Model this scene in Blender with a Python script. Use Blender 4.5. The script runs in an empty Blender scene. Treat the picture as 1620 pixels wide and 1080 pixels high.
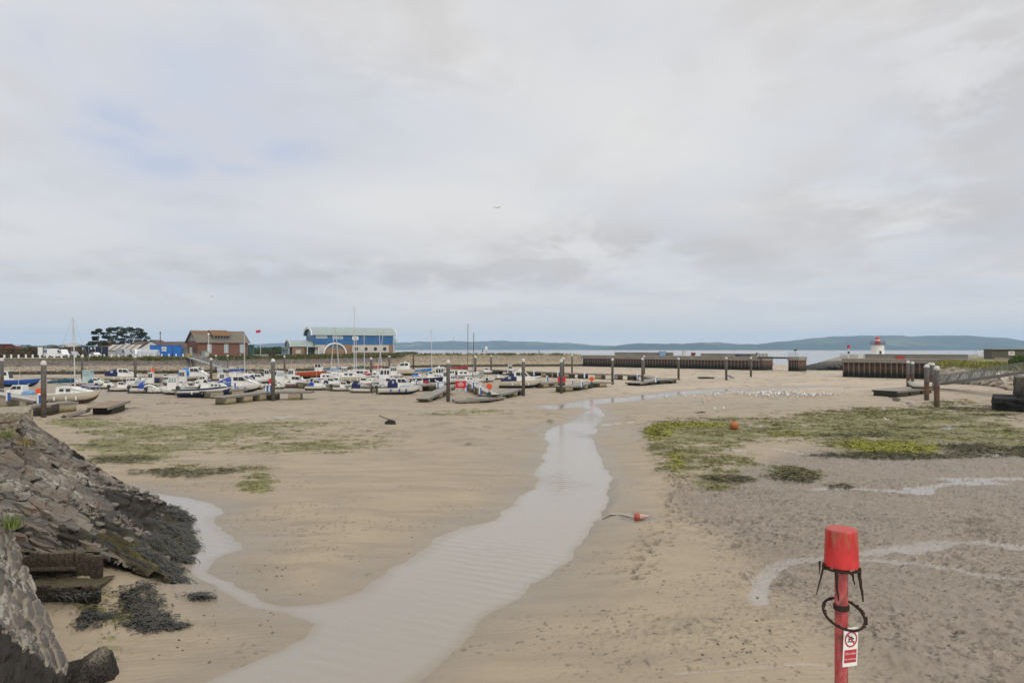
import bpy, math, random
import numpy as np
from mathutils import Vector, Matrix
random.seed(7); RNG = np.random.default_rng(11)
F, CX, HY, H = 1080.0, 810.0, 552.0, 7.2
scene = bpy.context.scene
COL = scene.collection
R = math.radians

def W(px, py, z=0.0):
    Y = (H - z) * F / (py - HY)
    return ((px - CX) / F * Y, Y, z)
def P(px, Y, z=0.0):
    return ((px - CX) / F * Y, Y, z)
def ZP(py, Y):
    return H - (py - HY) / F * Y

# ------------------------------------------------------------------ object helpers
def link(o, parent=None):
    COL.objects.link(o)
    if parent is not None: o.parent = parent
    return o
def tag(o, label=None, cat=None, group=None, kind=None):
    if label: o['label'] = label
    if cat: o['category'] = cat
    if group: o['group'] = group
    if kind: o['kind'] = kind
    return o
def thing(name, label, cat, loc=(0, 0, 0), rz=0.0, group=None, rx=0.0, ry=0.0):
    o = bpy.data.objects.new(name, None)
    o.empty_display_size = 0.3
    o.location = loc; o.rotation_euler = (rx, ry, rz)
    link(o); return tag(o, label, cat, group)
def copy_tree(o, parent=None):
    c = o.copy(); COL.objects.link(c)
    if parent is not None: c.parent = parent
    for ch in o.children: copy_tree(ch, c)
    return c

class MB:
    def __init__(s): s.v = []; s.f = []; s.m = []
    def add(s, vs, fs, mi=0):
        b = len(s.v); s.v.extend([tuple(p) for p in vs])
        for f in fs: s.f.append(tuple(i + b for i in f)); s.m.append(mi)
    def box(s, c, d, rz=0.0, mi=0, taper=1.0, M=None):
        x, y, z = d[0] / 2, d[1] / 2, d[2] / 2; t = taper
        vs = [(-x, -y, -z), (x, -y, -z), (x, y, -z), (-x, y, -z), (-x * t, -y * t, z), (x * t, -y * t, z), (x * t, y * t, z), (-x * t, y * t, z)]
        m = Matrix.Rotation(rz, 3, 'Z') if M is None else M
        vs = [tuple(m @ Vector(p) + Vector(c)) for p in vs]
        s.add(vs, [(0, 3, 2, 1), (4, 5, 6, 7), (0, 1, 5, 4), (1, 2, 6, 5), (2, 3, 7, 6), (3, 0, 4, 7)], mi)
    def cyl(s, p0, p1, r0, r1=None, n=10, mi=0, cap=True):
        r1 = r0 if r1 is None else r1
        p0, p1 = Vector(p0), Vector(p1); d = (p1 - p0)
        if d.length < 1e-6: return
        d.normalize(); a = d.orthogonal().normalized(); b = d.cross(a)
        vs = []
        for p, r in ((p0, r0), (p1, r1)):
            for k in range(n):
                t = 2 * math.pi * k / n
                vs.append(p + a * (r * math.cos(t)) + b * (r * math.sin(t)))
        fs = [(k, (k + 1) % n, n + (k + 1) % n, n + k) for k in range(n)]
        if cap: fs += [tuple(range(n - 1, -1, -1)), tuple(range(n, 2 * n))]
        s.add(vs, fs, mi)
    def tube(s, pts, r, n=6, mi=0):
        for a, b in zip(pts, pts[1:]): s.cyl(a, b, r, r, n, mi)
    def lathe(s, prof, n=16, c=(0, 0, 0), mi=0):
        vs = []; 
        for r, z in prof:
            for k in range(n):
                t = 2 * math.pi * k / n
                vs.append((c[0] + r * math.cos(t), c[1] + r * math.sin(t), c[2] + z))
        fs = []
        for i in range(len(prof) - 1):
            for k in range(n):
                fs.append((i * n + k, i * n + (k + 1) % n, (i + 1) * n + (k + 1) % n, (i + 1) * n + k))
        fs.append(tuple(range(n - 1, -1, -1))); m = (len(prof) - 1) * n; fs.append(tuple(range(m, m + n)))
        s.add(vs, fs, mi)
    def torus(s, c, R_, r, n=24, k=8, M=None, mi=0):
        M = M or Matrix.Identity(3); vs = []; fs = []
        for i in range(n):
            a = 2 * math.pi * i / n
            for j in range(k):
                b = 2 * math.pi * j / k
                vs.append(M @ Vector(((R_ + r * math.cos(b)) * math.cos(a), (R_ + r * math.cos(b)) * math.sin(a), r * math.sin(b))) + Vector(c))
                fs.append((i * k + j, ((i + 1) % n) * k + j, ((i + 1) % n) * k + (j + 1) % k, i * k + (j + 1) % k))
        s.add(vs, fs, mi)
    def prism(s, poly, fn, lo, hi, mi=0):
        """poly: 2-D outline; fn(u, v, w) -> 3-D; extruded from w=lo to w=hi"""
        n = len(poly)
        vs = [fn(u, v, lo) for u, v in poly] + [fn(u, v, hi) for u, v in poly]
        fs = [tuple(range(n)), tuple(range(2 * n - 1, n - 1, -1))] + [((k + 1) % n, k, n + k, n + (k + 1) % n) for k in range(n)]
        s.add(vs, fs, mi)
    def grid(s, rows, mi=0):
        n = len(rows[0]); vs = [p for r in rows for p in r]; fs = []
        for i in range(len(rows) - 1):
            for j in range(n - 1): fs.append((i * n + j, i * n + j + 1, (i + 1) * n + j + 1, (i + 1) * n + j))
        s.add(vs, fs, mi)
    def build(s, name, mats, parent=None, loc=None, smooth=None):
        me = bpy.data.meshes.new(name); me.from_pydata(s.v, [], s.f)
        if not isinstance(mats, (list, tuple)): mats = [mats]
        for m in mats: me.materials.append(m)
        me.polygons.foreach_set('material_index', s.m)
        if smooth is not None:
            me.polygons.foreach_set('use_smooth', [True] * len(me.polygons))
            me.set_sharp_from_angle(angle=R(smooth))
        me.update()
        o = bpy.data.objects.new(name, me)
        if loc is not None: o.location = loc
        return link(o, parent)

def np_mesh(name, V, Fq, mats, attrs=None, smooth=True, parent=None, mi=None):
    """V (n,3) float, Fq (m,k) int faces of equal size"""
    me = bpy.data.meshes.new(name); m, k = Fq.shape
    me.vertices.add(len(V)); me.vertices.foreach_set('co', np.ascontiguousarray(V, np.float32).ravel())
    me.loops.add(m * k); me.loops.foreach_set('vertex_index', np.ascontiguousarray(Fq, np.int32).ravel())
    me.polygons.add(m); me.polygons.foreach_set('loop_start', np.arange(0, m * k, k, dtype=np.int32))
    me.polygons.foreach_set('loop_total', np.full(m, k, np.int32))
    me.polygons.foreach_set('use_smooth', np.full(m, smooth))
    if not isinstance(mats, (list, tuple)): mats = [mats]
    for t in mats: me.materials.append(t)
    if mi is not None: me.polygons.foreach_set('material_index', np.ascontiguousarray(mi, np.int32))
    me.update(calc_edges=True)
    for an, av in (attrs or {}).items():
        a = me.attributes.new(an, 'FLOAT', 'POINT'); a.data.foreach_set('value', np.ascontiguousarray(av, np.float32).ravel())
    me.validate()
    o = bpy.data.objects.new(name, me); return link(o, parent)

# ------------------------------------------------------------------ numpy noise
def hsh(ix, iy, s):
    n = (ix.astype(np.int64) * 374761393 + iy.astype(np.int64) * 668265263 + s * 974634777) & 0xffffffff
    n = ((n ^ (n >> 13)) * 1274126177) & 0xffffffff
    n = ((n ^ (n >> 15)) * 2246822519) & 0xffffffff
    return ((n ^ (n >> 16)) & 0xffffff) / float(0xffffff)
def vn(x, y, s=0):
    ix = np.floor(x); iy = np.floor(y); fx = x - ix; fy = y - iy
    fx = fx * fx * fx * (fx * (fx * 6 - 15) + 10); fy = fy * fy * fy * (fy * (fy * 6 - 15) + 10)
    a = hsh(ix, iy, s); b = hsh(ix + 1, iy, s); c = hsh(ix, iy + 1, s); d = hsh(ix + 1, iy + 1, s)
    return (a * (1 - fx) + b * fx) * (1 - fy) + (c * (1 - fx) + d * fx) * fy
def fbm(x, y, s=0, o=4, g=.5):
    t = 0; a = 1; n = 0
    for k in range(o):
        t = t + a * vn(x * 2 ** k + 17.3 * k, y * 2 ** k - 9.1 * k, s + k); n += a; a *= g
    return t / n
def worley(x, y, s=0, jit=.9):
    ix = np.floor(x); iy = np.floor(y)
    f1 = np.full(x.shape, 9.); f2 = np.full(x.shape, 9.); idd = np.zeros(x.shape); dx1 = np.zeros(x.shape); dy1 = np.zeros(x.shape)
    for i in (-1, 0, 1):
        for j in (-1, 0, 1):
            cx = ix + i; cy = iy + j
            ox = cx + .5 + jit * (hsh(cx, cy, s) - .5); oy = cy + .5 + jit * (hsh(cx, cy, s + 1) - .5)
            d = np.hypot(x - ox, y - oy); idn = hsh(cx, cy, s + 2)
            m = d < f1
            f2 = np.where(m, f1, np.minimum(f2, d)); dx1 = np.where(m, x - ox, dx1); dy1 = np.where(m, y - oy, dy1)
            f1 = np.where(m, d, f1); idd = np.where(m, idn, idd)
    return f1, f2, idd, dx1, dy1
def ss(a, b, x):
    t = np.clip((x - a) / (b - a), 0, 1); return t * t * (3 - 2 * t)
def seg_dist(x, y, pts):
    d = np.full(x.shape, 1e9)
    for (ax, ay), (bx, by) in zip(pts, pts[1:]):
        ux, uy = bx - ax, by - ay; L = ux * ux + uy * uy + 1e-12
        t = np.clip(((x - ax) * ux + (y - ay) * uy) / L, 0, 1)
        d = np.minimum(d, np.hypot(x - ax - t * ux, y - ay - t * uy))
    return d
def poly_sdf(x, y, pts):
    d = seg_dist(x, y, list(pts) + [pts[0]]); ins = np.zeros(x.shape, bool)
    n = len(pts)
    for i in range(n):
        ax, ay = pts[i]; bx, by = pts[(i + 1) % n]
        c = ((ay > y) != (by > y)) & (x < (bx - ax) * (y - ay) / ((by - ay) if by != ay else 1e-9) + ax)
        ins ^= c
    return np.where(ins, -d, d)

# ------------------------------------------------------------------ materials
def newmat(name):
    m = bpy.data.materials.new(name); m.use_nodes = True
    nt = m.node_tree; b = nt.nodes['Principled BSDF']; return m, nt, b
def N(nt, t, **kw):
    n = nt.nodes.new(t)
    for k, v in kw.items():
        if k in n.inputs: n.inputs[k].default_value = v
        else: setattr(n, k, v)
    return n
def col(c): return (c[0], c[1], c[2], 1)
def mixc(nt, fac, a, b, mode='MIX'):
    n = nt.nodes.new('ShaderNodeMix'); n.data_type = 'RGBA'; n.blend_type = mode
    for sock, v in ((n.inputs[0], fac), (n.inputs[6], a), (n.inputs[7], b)):
        if hasattr(v, 'is_linked'): nt.links.new(v, sock)
        elif isinstance(v, (int, float)): sock.default_value = v
        else: sock.default_value = col(v)
    return n.outputs[2]
def mathn(nt, op, a, b=None, c=None, clamp=False):
    n = nt.nodes.new('ShaderNodeMath'); n.operation = op; n.use_clamp = clamp
    for i, v in enumerate((a, b, c)):
        if v is None: continue
        if hasattr(v, 'is_linked'): nt.links.new(v, n.inputs[i])
        else: n.inputs[i].default_value = v
    return n.outputs[0]
def maprange(nt, v, a, b, c=0., d=1., smooth=True):
    n = nt.nodes.new('ShaderNodeMapRange'); n.interpolation_type = 'SMOOTHSTEP' if smooth else 'LINEAR'
    nt.links.new(v, n.inputs[0])
    for i, x in enumerate((a, b, c, d)): n.inputs[i + 1].default_value = x
    return n.outputs[0]
def noise(nt, vec, scale, detail=3, rough=.5, dist=0.):
    n = N(nt, 'ShaderNodeTexNoise'); n.inputs['Scale'].default_value = scale; n.inputs['Detail'].default_value = detail
    n.inputs['Roughness'].default_value = rough; n.inputs['Distortion'].default_value = dist
    if vec is not None: nt.links.new(vec, n.inputs['Vector'])
    return n.outputs['Fac']
def attr(nt, name):
    n = nt.nodes.new('ShaderNodeAttribute'); n.attribute_name = name; return n.outputs['Fac']
def bumpn(nt, b, h, strength=.5, dist=.05):
    n = nt.nodes.new('ShaderNodeBump'); n.inputs['Strength'].default_value = strength; n.inputs['Distance'].default_value = dist
    nt.links.new(h, n.inputs['Height']); nt.links.new(n.outputs[0], b.inputs['Normal']); return n
def worldpos(nt): return nt.nodes.new('ShaderNodeNewGeometry').outputs['Position']
def mapping(nt, v, scale=(1, 1, 1), rot=(0, 0, 0)):
    n = nt.nodes.new('ShaderNodeMapping'); n.inputs['Scale'].default_value = scale; n.inputs['Rotation'].default_value = rot
    nt.links.new(v, n.inputs[0]); return n.outputs[0]
_PM = {}
def paint(name, c, rough=.45, var=.18, scale=3., metal=0., bump=0., dirt=.25, dirtc=(.12, .09, .06)):
    if name in _PM: return _PM[name]
    m, nt, b = newmat(name)
    p = worldpos(nt)
    n1 = noise(nt, p, scale, 4, .6); n2 = noise(nt, p, scale * 5.3, 3, .6)
    c1 = mixc(nt, n1, [x * (1 - var) for x in c], [min(1, x * (1 + var)) for x in c])
    d = maprange(nt, n2, .5, .8, 0, dirt)
    c2 = mixc(nt, d, c1, dirtc)
    nt.links.new(c2, b.inputs['Base Color'])
    b.inputs['Roughness'].default_value = rough; b.inputs['Metallic'].default_value = metal
    if rough > .6: b.inputs['Specular IOR Level'].default_value = .2
    if bump: bumpn(nt, b, n2, bump, .03)
    _PM[name] = m; return m
def zband(name, stops, c0scale=1., rough=.8, var=.3, nscale=1.5, bump=.3, jitter=.5):
    """colour by world height (waterline staining): stops [(z, colour)]"""
    m, nt, b = newmat(name); p = worldpos(nt)
    s = nt.nodes.new('ShaderNodeSeparateXYZ'); nt.links.new(p, s.inputs[0])
    n1 = noise(nt, p, nscale, 5, .65); n2 = noise(nt, p, nscale * 7, 3, .6)
    z = mathn(nt, 'ADD', s.outputs[2], mathn(nt, 'MULTIPLY', mathn(nt, 'SUBTRACT', n1, .5), jitter * 2))
    z0, z1 = stops[0][0], stops[-1][0]
    f = maprange(nt, z, z0, z1, smooth=False)
    cr = nt.nodes.new('ShaderNodeValToRGB'); e = cr.color_ramp.elements
    while len(e) < len(stops): e.new(.5)
    for k, (zz, c) in enumerate(stops): e[k].position = (zz - z0) / (z1 - z0); e[k].color = col(c)
    nt.links.new(f, cr.inputs[0])
    v = maprange(nt, n2, .25, .75, 1 - var, 1 + var)
    mm = nt.nodes.new('ShaderNodeVectorMath'); mm.operation = 'SCALE'; nt.links.new(cr.outputs[0], mm.inputs[0]); nt.links.new(v, mm.inputs[3])
    nt.links.new(mm.outputs[0], b.inputs['Base Color']); b.inputs['Roughness'].default_value = rough; b.inputs['Specular IOR Level'].default_value = .2
    if bump: bumpn(nt, b, n2, bump, .06)
    return m
# ================================================================== camera, light, sky
cam = bpy.data.cameras.new('camera'); cam.lens = 24; cam.sensor_width = 36; cam.clip_end = 40000; cam.clip_start = .1
cam.shift_y = 12 / 1620
co = bpy.data.objects.new('camera', cam); link(co); co.location = (0, 0, H); co.rotation_euler = (R(90), 0, 0)
scene.camera = co
SUN_EL, SUN_AZ = R(42), R(140)          # azimuth clockwise from +Y: behind the camera, to the right
sl = bpy.data.lights.new('sun', 'SUN'); sl.energy = 1.5; sl.angle = R(11); sl.color = (1, .95, .88)
so = bpy.data.objects.new('sun', sl); link(so)
sd = Vector((math.sin(SUN_AZ) * math.cos(SUN_EL), math.cos(SUN_AZ) * math.cos(SUN_EL), math.sin(SUN_EL)))
so.rotation_euler = sd.to_track_quat('Z', 'Y').to_euler(); so.location = (0, -20, 60)

wd = bpy.data.worlds.new('World'); scene.world = wd; wd.use_nodes = True
nt = wd.node_tree; bg = nt.nodes['Background']; bg.inputs[1].default_value = .1
tc = nt.nodes.new('ShaderNodeTexCoord').outputs['Generated']
sky = nt.nodes.new('ShaderNodeTexSky'); sky.sky_type = 'NISHITA'; sky.sun_disc = False
sky.sun_elevation = SUN_EL; sky.sun_rotation = SUN_AZ; sky.air_density = 1.2; sky.dust_density = 2
sep = nt.nodes.new('ShaderNodeSeparateXYZ'); nt.links.new(tc, sep.inputs[0])
dz = mathn(nt, 'MAXIMUM', sep.outputs[2], 0.0)
inv = mathn(nt, 'DIVIDE', 1., mathn(nt, 'ADD', dz, .16))
cp = nt.nodes.new('ShaderNodeVectorMath'); cp.operation = 'SCALE'; nt.links.new(tc, cp.inputs[0]); nt.links.new(inv, cp.inputs[3])
cpv = cp.outputs[0]
nA = noise(nt, mapping(nt, cpv, (1, 1.0, .3), (0, 0, .35)), .9, 6, .55, .3)
nB = noise(nt, mapping(nt, cpv, (1.3, 1.0, .3), (0, 0, .1)), 2.1, 7, .58, .2)
nD = noise(nt, mapping(nt, tc, (2.2, 1, 5.5)), 2.6, 7, .55, .25)      # flatter banks low down
def dirmask(px, py, rx, ry, soft=1.0):
    """soft elliptic patch of sky about a direction, in tangent units"""
    y = mathn(nt, 'MAXIMUM', sep.outputs[1], .05)
    a = mathn(nt, 'DIVIDE', sep.outputs[0], y); b = mathn(nt, 'DIVIDE', sep.outputs[2], y)
    da = mathn(nt, 'DIVIDE', mathn(nt, 'SUBTRACT', a, (px - CX) / F), rx / F)
    db = mathn(nt, 'DIVIDE', mathn(nt, 'SUBTRACT', b, (HY - py) / F), ry / F)
    r2 = mathn(nt, 'ADD', mathn(nt, 'MULTIPLY', da, da), mathn(nt, 'MULTIPLY', db, db))
    front = maprange(nt, sep.outputs[1], .05, .3)
    return mathn(nt, 'MULTIPLY', mathn(nt, 'EXPONENT', mathn(nt, 'MULTIPLY', r2, -1.)), front)
def addall(l):
    o = l[0]
    for x in l[1:]: o = mathn(nt, 'ADD', o, x)
    return o
thin = (6.55, 6.75, 7.25); white = (7.7, 7.55, 7.4); grey = (6.15, 5.9, 5.8); dark = (5.1, 4.85, 4.75)
c = mixc(nt, maprange(nt, nA, .36, .62), thin, white)
c = mixc(nt, mathn(nt, 'MULTIPLY', maprange(nt, nB, .45, .7), .55), c, grey)
# blue gaps to the left
bl = addall([mathn(nt, 'MULTIPLY', dirmask(190, 205, 120, 42), 1.5), mathn(nt, 'MULTIPLY', dirmask(330, 262, 120, 22), 1.5), dirmask(470, 235, 60, 26), mathn(nt, 'MULTIPLY', dirmask(60, 60, 160, 70), .5), mathn(nt, 'MULTIPLY', dirmask(330, 100, 110, 70), .4)])
blf = mathn(nt, 'MULTIPLY', bl, maprange(nt, nB, .66, .38), clamp=True)
blue = mixc(nt, .2, (4.6, 5.4, 7.6), sky.outputs[0])
c = mixc(nt, mathn(nt, 'MULTIPLY', blf, .75), c, blue)
c = mixc(nt, mathn(nt, 'MULTIPLY', addall([dirmask(600, 250, 330, 130), dirmask(1050, 60, 180, 70)]), .3), c, (6.2, 6.5, 7.1))
c = mixc(nt, mathn(nt, 'MULTIPLY', addall([dirmask(250, 190, 330, 190)]), .5), c, (6.0, 6.5, 7.6))
c = mixc(nt, mathn(nt, 'MULTIPLY', addall([dirmask(1020, 240, 330, 130), dirmask(620, 330, 200, 60)]), .55), c, (8.1, 8.0, 7.8))
# grey cumulus banks
gk = addall([dirmask(870, 385, 110, 42), dirmask(1020, 392, 75, 38), dirmask(1150, 402, 70, 28), dirmask(1420, 350, 260, 60), dirmask(300, 425, 420, 26),
             dirmask(760, 440, 260, 22), dirmask(1560, 130, 160, 160), mathn(nt, 'MULTIPLY', dirmask(620, 130, 200, 110), .4)])
gf = mathn(nt, 'MULTIPLY', gk, maprange(nt, nD, .43, .56), clamp=True)
c = mixc(nt, mathn(nt, 'MULTIPLY', gf, .55), c, dark)
# long thin bands low over the water, paler teal at the very horizon
nH = noise(nt, mapping(nt, tc, (1.2, 1, 22)), 2.2, 5, .55, .2)
low = maprange(nt, dz, .17, .03)
c = mixc(nt, mathn(nt, 'MULTIPLY', mathn(nt, 'MULTIPLY', low, maprange(nt, nH, .4, .6)), .4), c, (5.7, 5.8, 5.9))
c = mixc(nt, mathn(nt, 'MULTIPLY', maprange(nt, dz, .10, .0), .8), c, (8.2, 7.8, 7.2))
# unseen sky overhead, brightened to raise the light on the ground
br = maprange(nt, dz, .5, .95, 1.0, 1.8)
vs_ = nt.nodes.new('ShaderNodeVectorMath'); vs_.operation = 'SCALE'; nt.links.new(c, vs_.inputs[0]); nt.links.new(br, vs_.inputs[3])
nt.links.new(vs_.outputs[0], bg.inputs[0])
vt = scene.view_settings; vt.view_transform = 'Standard'; vt.look = 'None'; vt.exposure = 0.0; vt.gamma = 1; vt.use_curve_mapping = False
cy = scene.cycles
cy.max_bounces = 6; cy.diffuse_bounces = 3; cy.glossy_bounces = 3; cy.transmission_bounces = 4; cy.volume_bounces = 1; cy.transparent_max_bounces = 8
cy.caustics_reflective = False; cy.caustics_refractive = False; cy.use_denoising = True; cy.denoiser = 'OPENIMAGEDENOISE'; cy.denoising_input_passes = 'RGB_ALBEDO_NORMAL'; cy.use_adaptive_sampling = False

# ================================================================== ground
# stream outline in photo pixels on the mud plane, turned into metres
STREAM_PX = [(290, 1090), (250, 1200), (640, 1200), (655, 1090), (700, 1042), (770, 985), (840, 930), (890, 890), (925, 850), (950, 812), (966, 780), (960, 750), (943, 715), (938, 690),
             (944, 676), (957, 658), (953, 648), (938, 641), (952, 638), (1010, 633), (1080, 625), (1150, 618), (1250, 614), (1345, 612.5), (1300, 611), (1160, 614.5), (1090, 618), (1000, 627),
             (920, 634), (885, 641), (850, 642), (872, 647), (925, 643), (934, 648), (926, 657), (905, 667), (890, 671), (872, 674), (848, 686), (868, 700), (858, 722), (852, 750), (845, 770), (820, 798), (770, 822),
             (700, 850), (640, 886), (560, 935), (500, 952), (440, 957), (390, 946), (350, 928), (332, 905), (345, 885), (385, 868), (372, 840), (352, 820), (320, 800), (270, 785), (225, 778), (200, 772), (215, 790), (255, 815), (300, 830), (318, 850), (310, 880), (312, 912), (320, 930), (350, 945), (395, 957),
             (455, 966), (490, 985), (480, 1010), (430, 1030), (370, 1055)]
def WP(l): return [W(a, b)[:2] for a, b in l]
STREAM = WP(STREAM_PX)
sA = np.concatenate([np.arange(950, 110, -1.5), np.arange(110, 16, -.8)])
uA = np.concatenate([-np.geomspace(4000, 1260, 16), np.arange(-1250, -836, 4.), np.arange(-835, 836, 1.6), np.arange(839, 1250, 4.), np.geomspace(1260, 4000, 16)])
S, U = np.meshgrid(sA, uA, indexing='ij')
GY = H * F / S; GX = U / F * GY; PXX = U + CX; PYY = S + HY
wx = GX + 1.2 * (fbm(GX * .25, GY * .25, 31) - .5) + .35 * (fbm(GX * 1.3, GY * 1.3, 33) - .5)
wy = GY + 1.2 * (fbm(GX * .25, GY * .25, 35) - .5) + .35 * (fbm(GX * 1.3, GY * 1.3, 37) - .5)
kk = np.clip(GY / 25, .25, 1)
SD = poly_sdf(GX + (wx - GX) * kk, GY + (wy - GY) * kk, STREAM)
def ell(px, py, rx, ry): return np.exp(-(((PXX - px) / rx) ** 2 + ((PYY - py) / ry) ** 2))
def elln(l):
    o = 0
    for (a, b, c_, d, k) in l: o = o + k * ell(a, b, c_, d)
    return o
n_big = fbm(GX * .045, GY * .045, 3, 4); n_mid = fbm(GX * .35, GY * .35, 5, 4); n_fin = fbm(GX * 1.6, GY * 1.6, 8, 4); n_st = fbm(GX * .12, GY * .45, 14, 5)
# rough grey mud flat on the right
MUD_PX = [(1060, 790), (1085, 775), (1240, 720), (1700, 690), (2600, 700), (2600, 1500), (1500, 1300), (1330, 1050), (1260, 985), (1190, 940), (1165, 900), (1150, 860), (1090, 825)]
MD = poly_sdf(wx, wy, WP(MUD_PX))
mud = ss(.8, -1.2, MD)
PIT = WP([(1040, 690), (1062, 730), (1078, 790), (1062, 830), (1040, 862), (1015, 890), (1000, 925)]); PIT2 = WP([(1085, 790), (1100, 830), (1112, 850)])
trail = np.exp(-(np.minimum(seg_dist(wx, wy, PIT), seg_dist(wx, wy, PIT2) + .2) / .55) ** 2)
# creeks: thin films of water in the mud
CREEKS = [([(1180, 975), (1190, 940), (1205, 910), (1260, 893), (1330, 892), (1400, 882), (1450, 868), (1470, 863), (1540, 868), (1640, 876)], .32),
          ([(1380, 898), (1450, 900), (1530, 912), (1640, 926)], .3), ([(1425, 874), (1445, 880), (1470, 866)], .5), ([(1440, 778), (1456, 783), (1468, 776)], .7), ([(1500, 764), (1540, 770), (1575, 769)], .4), ([(1405, 716), (1440, 715)], .25), ([(1230, 716), (1270, 722), (1300, 726)], .25), ([(1560, 726), (1600, 722)], .5), ([(1290, 778), (1340, 776), (1420, 781), (1450, 785), (1465, 775), (1510, 772), (1590, 770), (1560, 765), (1500, 763), (1520, 764), (1640, 759)], .45),
          ([(1410, 630), (1425, 638), (1450, 646)], .9), ([(1560, 658), (1640, 672)], .3), ([(1540, 693), (1580, 697)], .4), ([(1495, 680), (1503, 684)], .8), ([(1165, 699), (1188, 702)], .35), ([(1150, 718), (1172, 720)], .3), ([(1170, 676), (1200, 679)], .4),
          ([(430, 667), (460, 664)], .55), ([(940, 822), (995, 822)], .3), ([(960, 672), (995, 669)], .35), ([(1050, 1082), (1180, 1078), (1300, 1076)], .14), ([(1090, 592), (1150, 595), (1160, 600)], 1.0), ([(1130, 622), (1340, 617)], .9), ([(1270, 590), (1330, 594)], 1.6)]
CR = np.full(GX.shape, 9.)
for l, w_ in CREEKS: CR = np.minimum(CR, seg_dist(wx, wy, WP(l)) / (w_ * .85 * (.40 + .9 * fbm(GX * .7, GY * .7, 97, 3))))
creek = ss(1.15, .75, CR + .5 * (n_fin - .5))
# green weed
alg = elln([(1100, 690, 90, 22, 1.3), (1060, 730, 38, 40, .9), (1150, 740, 70, 34, .8), (1300, 672, 160, 16, .8), (1430, 690, 130, 26, 1.25), (1560, 690, 90, 18, .9), (1420, 716, 110, 14, 1.2), (1250, 690, 90, 12, .9), (1430, 664, 150, 10, .8), (1560, 655, 90, 8, .6), (1620, 712, 60, 14, 1.2),
            (1262, 757, 48, 16, 1.2), (1130, 772, 40, 14, .7), (1500, 640, 70, 8, .7), (1400, 652, 120, 6, .5), (1620, 640, 60, 10, .6),
            (330, 690, 130, 10, .9), (420, 676, 160, 8, .75), (480, 712, 190, 16, .75), (230, 715, 100, 12, .85), (200, 735, 80, 9, 1.0), (330, 750, 110, 9, .85), (410, 772, 36, 15, 1.25), (130, 672, 90, 9, .95), (170, 690, 90, 8, .7), (300, 660, 140, 6, .45), (760, 655, 90, 6, .6), (620, 690, 110, 12, .35), (700, 662, 160, 5, .4), (430, 910, 70, 22, .35), (150, 712, 50, 8, 1.0),
            (290, 870, 60, 30, 1.0), (225, 905, 50, 18, .9), (140, 985, 60, 34, .9), (180, 1040, 34, 40, .8), (215, 985, 40, 20, .5)])
streak = fbm(GX * .5, GY * 1.4, 41, 5); clump = fbm(GX * 2.2, GY * 2.2, 43, 4)
fine = fbm(GX * 5, GY * 5, 45, 3)
algv = np.clip(ss(.3, 1.0, alg * np.where((PXX < 800) & (PYY < 800), 1.3, np.where(PXX < 800, .75, 1.0)) * (.1 + 1.5 * streak) * (.3 + .8 * clump + .6 * fine)), 0, 1)
brt = elln([(1040, 690, 26, 16, 1.2), (1070, 740, 18, 34, .9), (1110, 678, 60, 8, 1.0), (1420, 714, 75, 9, 1.6), (1250, 692, 70, 8, .8), (1340, 708, 50, 7, .7), (1480, 672, 90, 10, .5), (1590, 692, 50, 6, .5), (400, 775, 30, 10, .7), (760, 655, 60, 4, .7), (560, 700, 120, 10, .45)])
brt = np.clip(ss(.5, 1.45, brt * (.1 + 1.0 * clump + .9 * fine)), 0, 1)
wd_ = elln([(1400, 726, 140, 7, 1.3), (1530, 712, 50, 10, 1.2), (1262, 760, 44, 14, 1.2), (1150, 765, 60, 10, 1.0), (1630, 720, 50, 10, 1.3), (1360, 695, 120, 4, .8), (1420, 682, 120, 3, .8), (195, 735, 60, 8, 1.2), (300, 752, 130, 7, .9), (145, 712, 40, 6, .9), (1510, 650, 60, 4, .9), (1560, 660, 60, 4, .8), (1460, 792, 50, 4, .35), (1540, 835, 60, 8, .7), (1560, 850, 50, 10, .8), (1330, 776, 26, 3, 1.2), (870, 671, 10, 5, .9), (740, 710, 30, 3, .7), (200, 650, 60, 4, .6), (280, 642, 120, 3, .6), (1120, 657, 90, 4, .5), (330, 762, 140, 10, .4)])
wdv = ss(.45, .8, wd_ * (.4 + 1.1 * n_fin) * (.55 + .9 * streak))
# height
lump = np.clip(n_fin - .5, 0, 1)
h = .04 + .25 * ss(.2, 7, SD) + .22 * (n_big - .5) * ss(0, 10, SD) + .05 * (n_mid - .5) * ss(0, 3, SD)
h += .18 * (1 - mud) * ss(-.5, 2.5, MD) * ss(6, 2.5, MD) * (PYY > 760) - .12 * mud
near = ss(60, 18, GY)
f1, f2, cid, _, _ = worley(GX * 4.6, GY * 4.6, 51)
clod = ss(.55, .1, f1) * (cid > .45)
rough_amt = np.clip(mud * .9 + .5 * trail + .45 * elln([(1130, 1020, 190, 50, 1.2), (1200, 900, 60, 60, 1.2), (430, 905, 90, 40, .8), (330, 765, 130, 16, 1.0), (560, 800, 110, 40, .45), (1170, 850, 70, 60, .8), (250, 1000, 150, 60, .5), (1080, 760, 60, 60, .7), (1140, 770, 80, 20, .9)]), 0, 1.3)
h += rough_amt * (.055 * clod + .10 * (n_fin - .45) + .10 * (fbm(GX * 4.2, GY * 4.2, 61, 4) - .5))
f1b, _, cidb, _, _ = worley(GX * 2.6 + .3 * n_fin, GY * 2.6, 71)
pit = trail * ss(.42, .12, f1b) * (cidb > .3)
h -= .16 * pit
rip = np.sin((GX * .5 + GY * 3.1) * 2.2 + 5 * n_mid)
h += .012 * rip * ell(470, 905, 110, 45) * near
h += .05 * algv + .08 * wdv * near + .03 * np.sin(GY * 1.6 + 3 * n_mid) * algv
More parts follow.
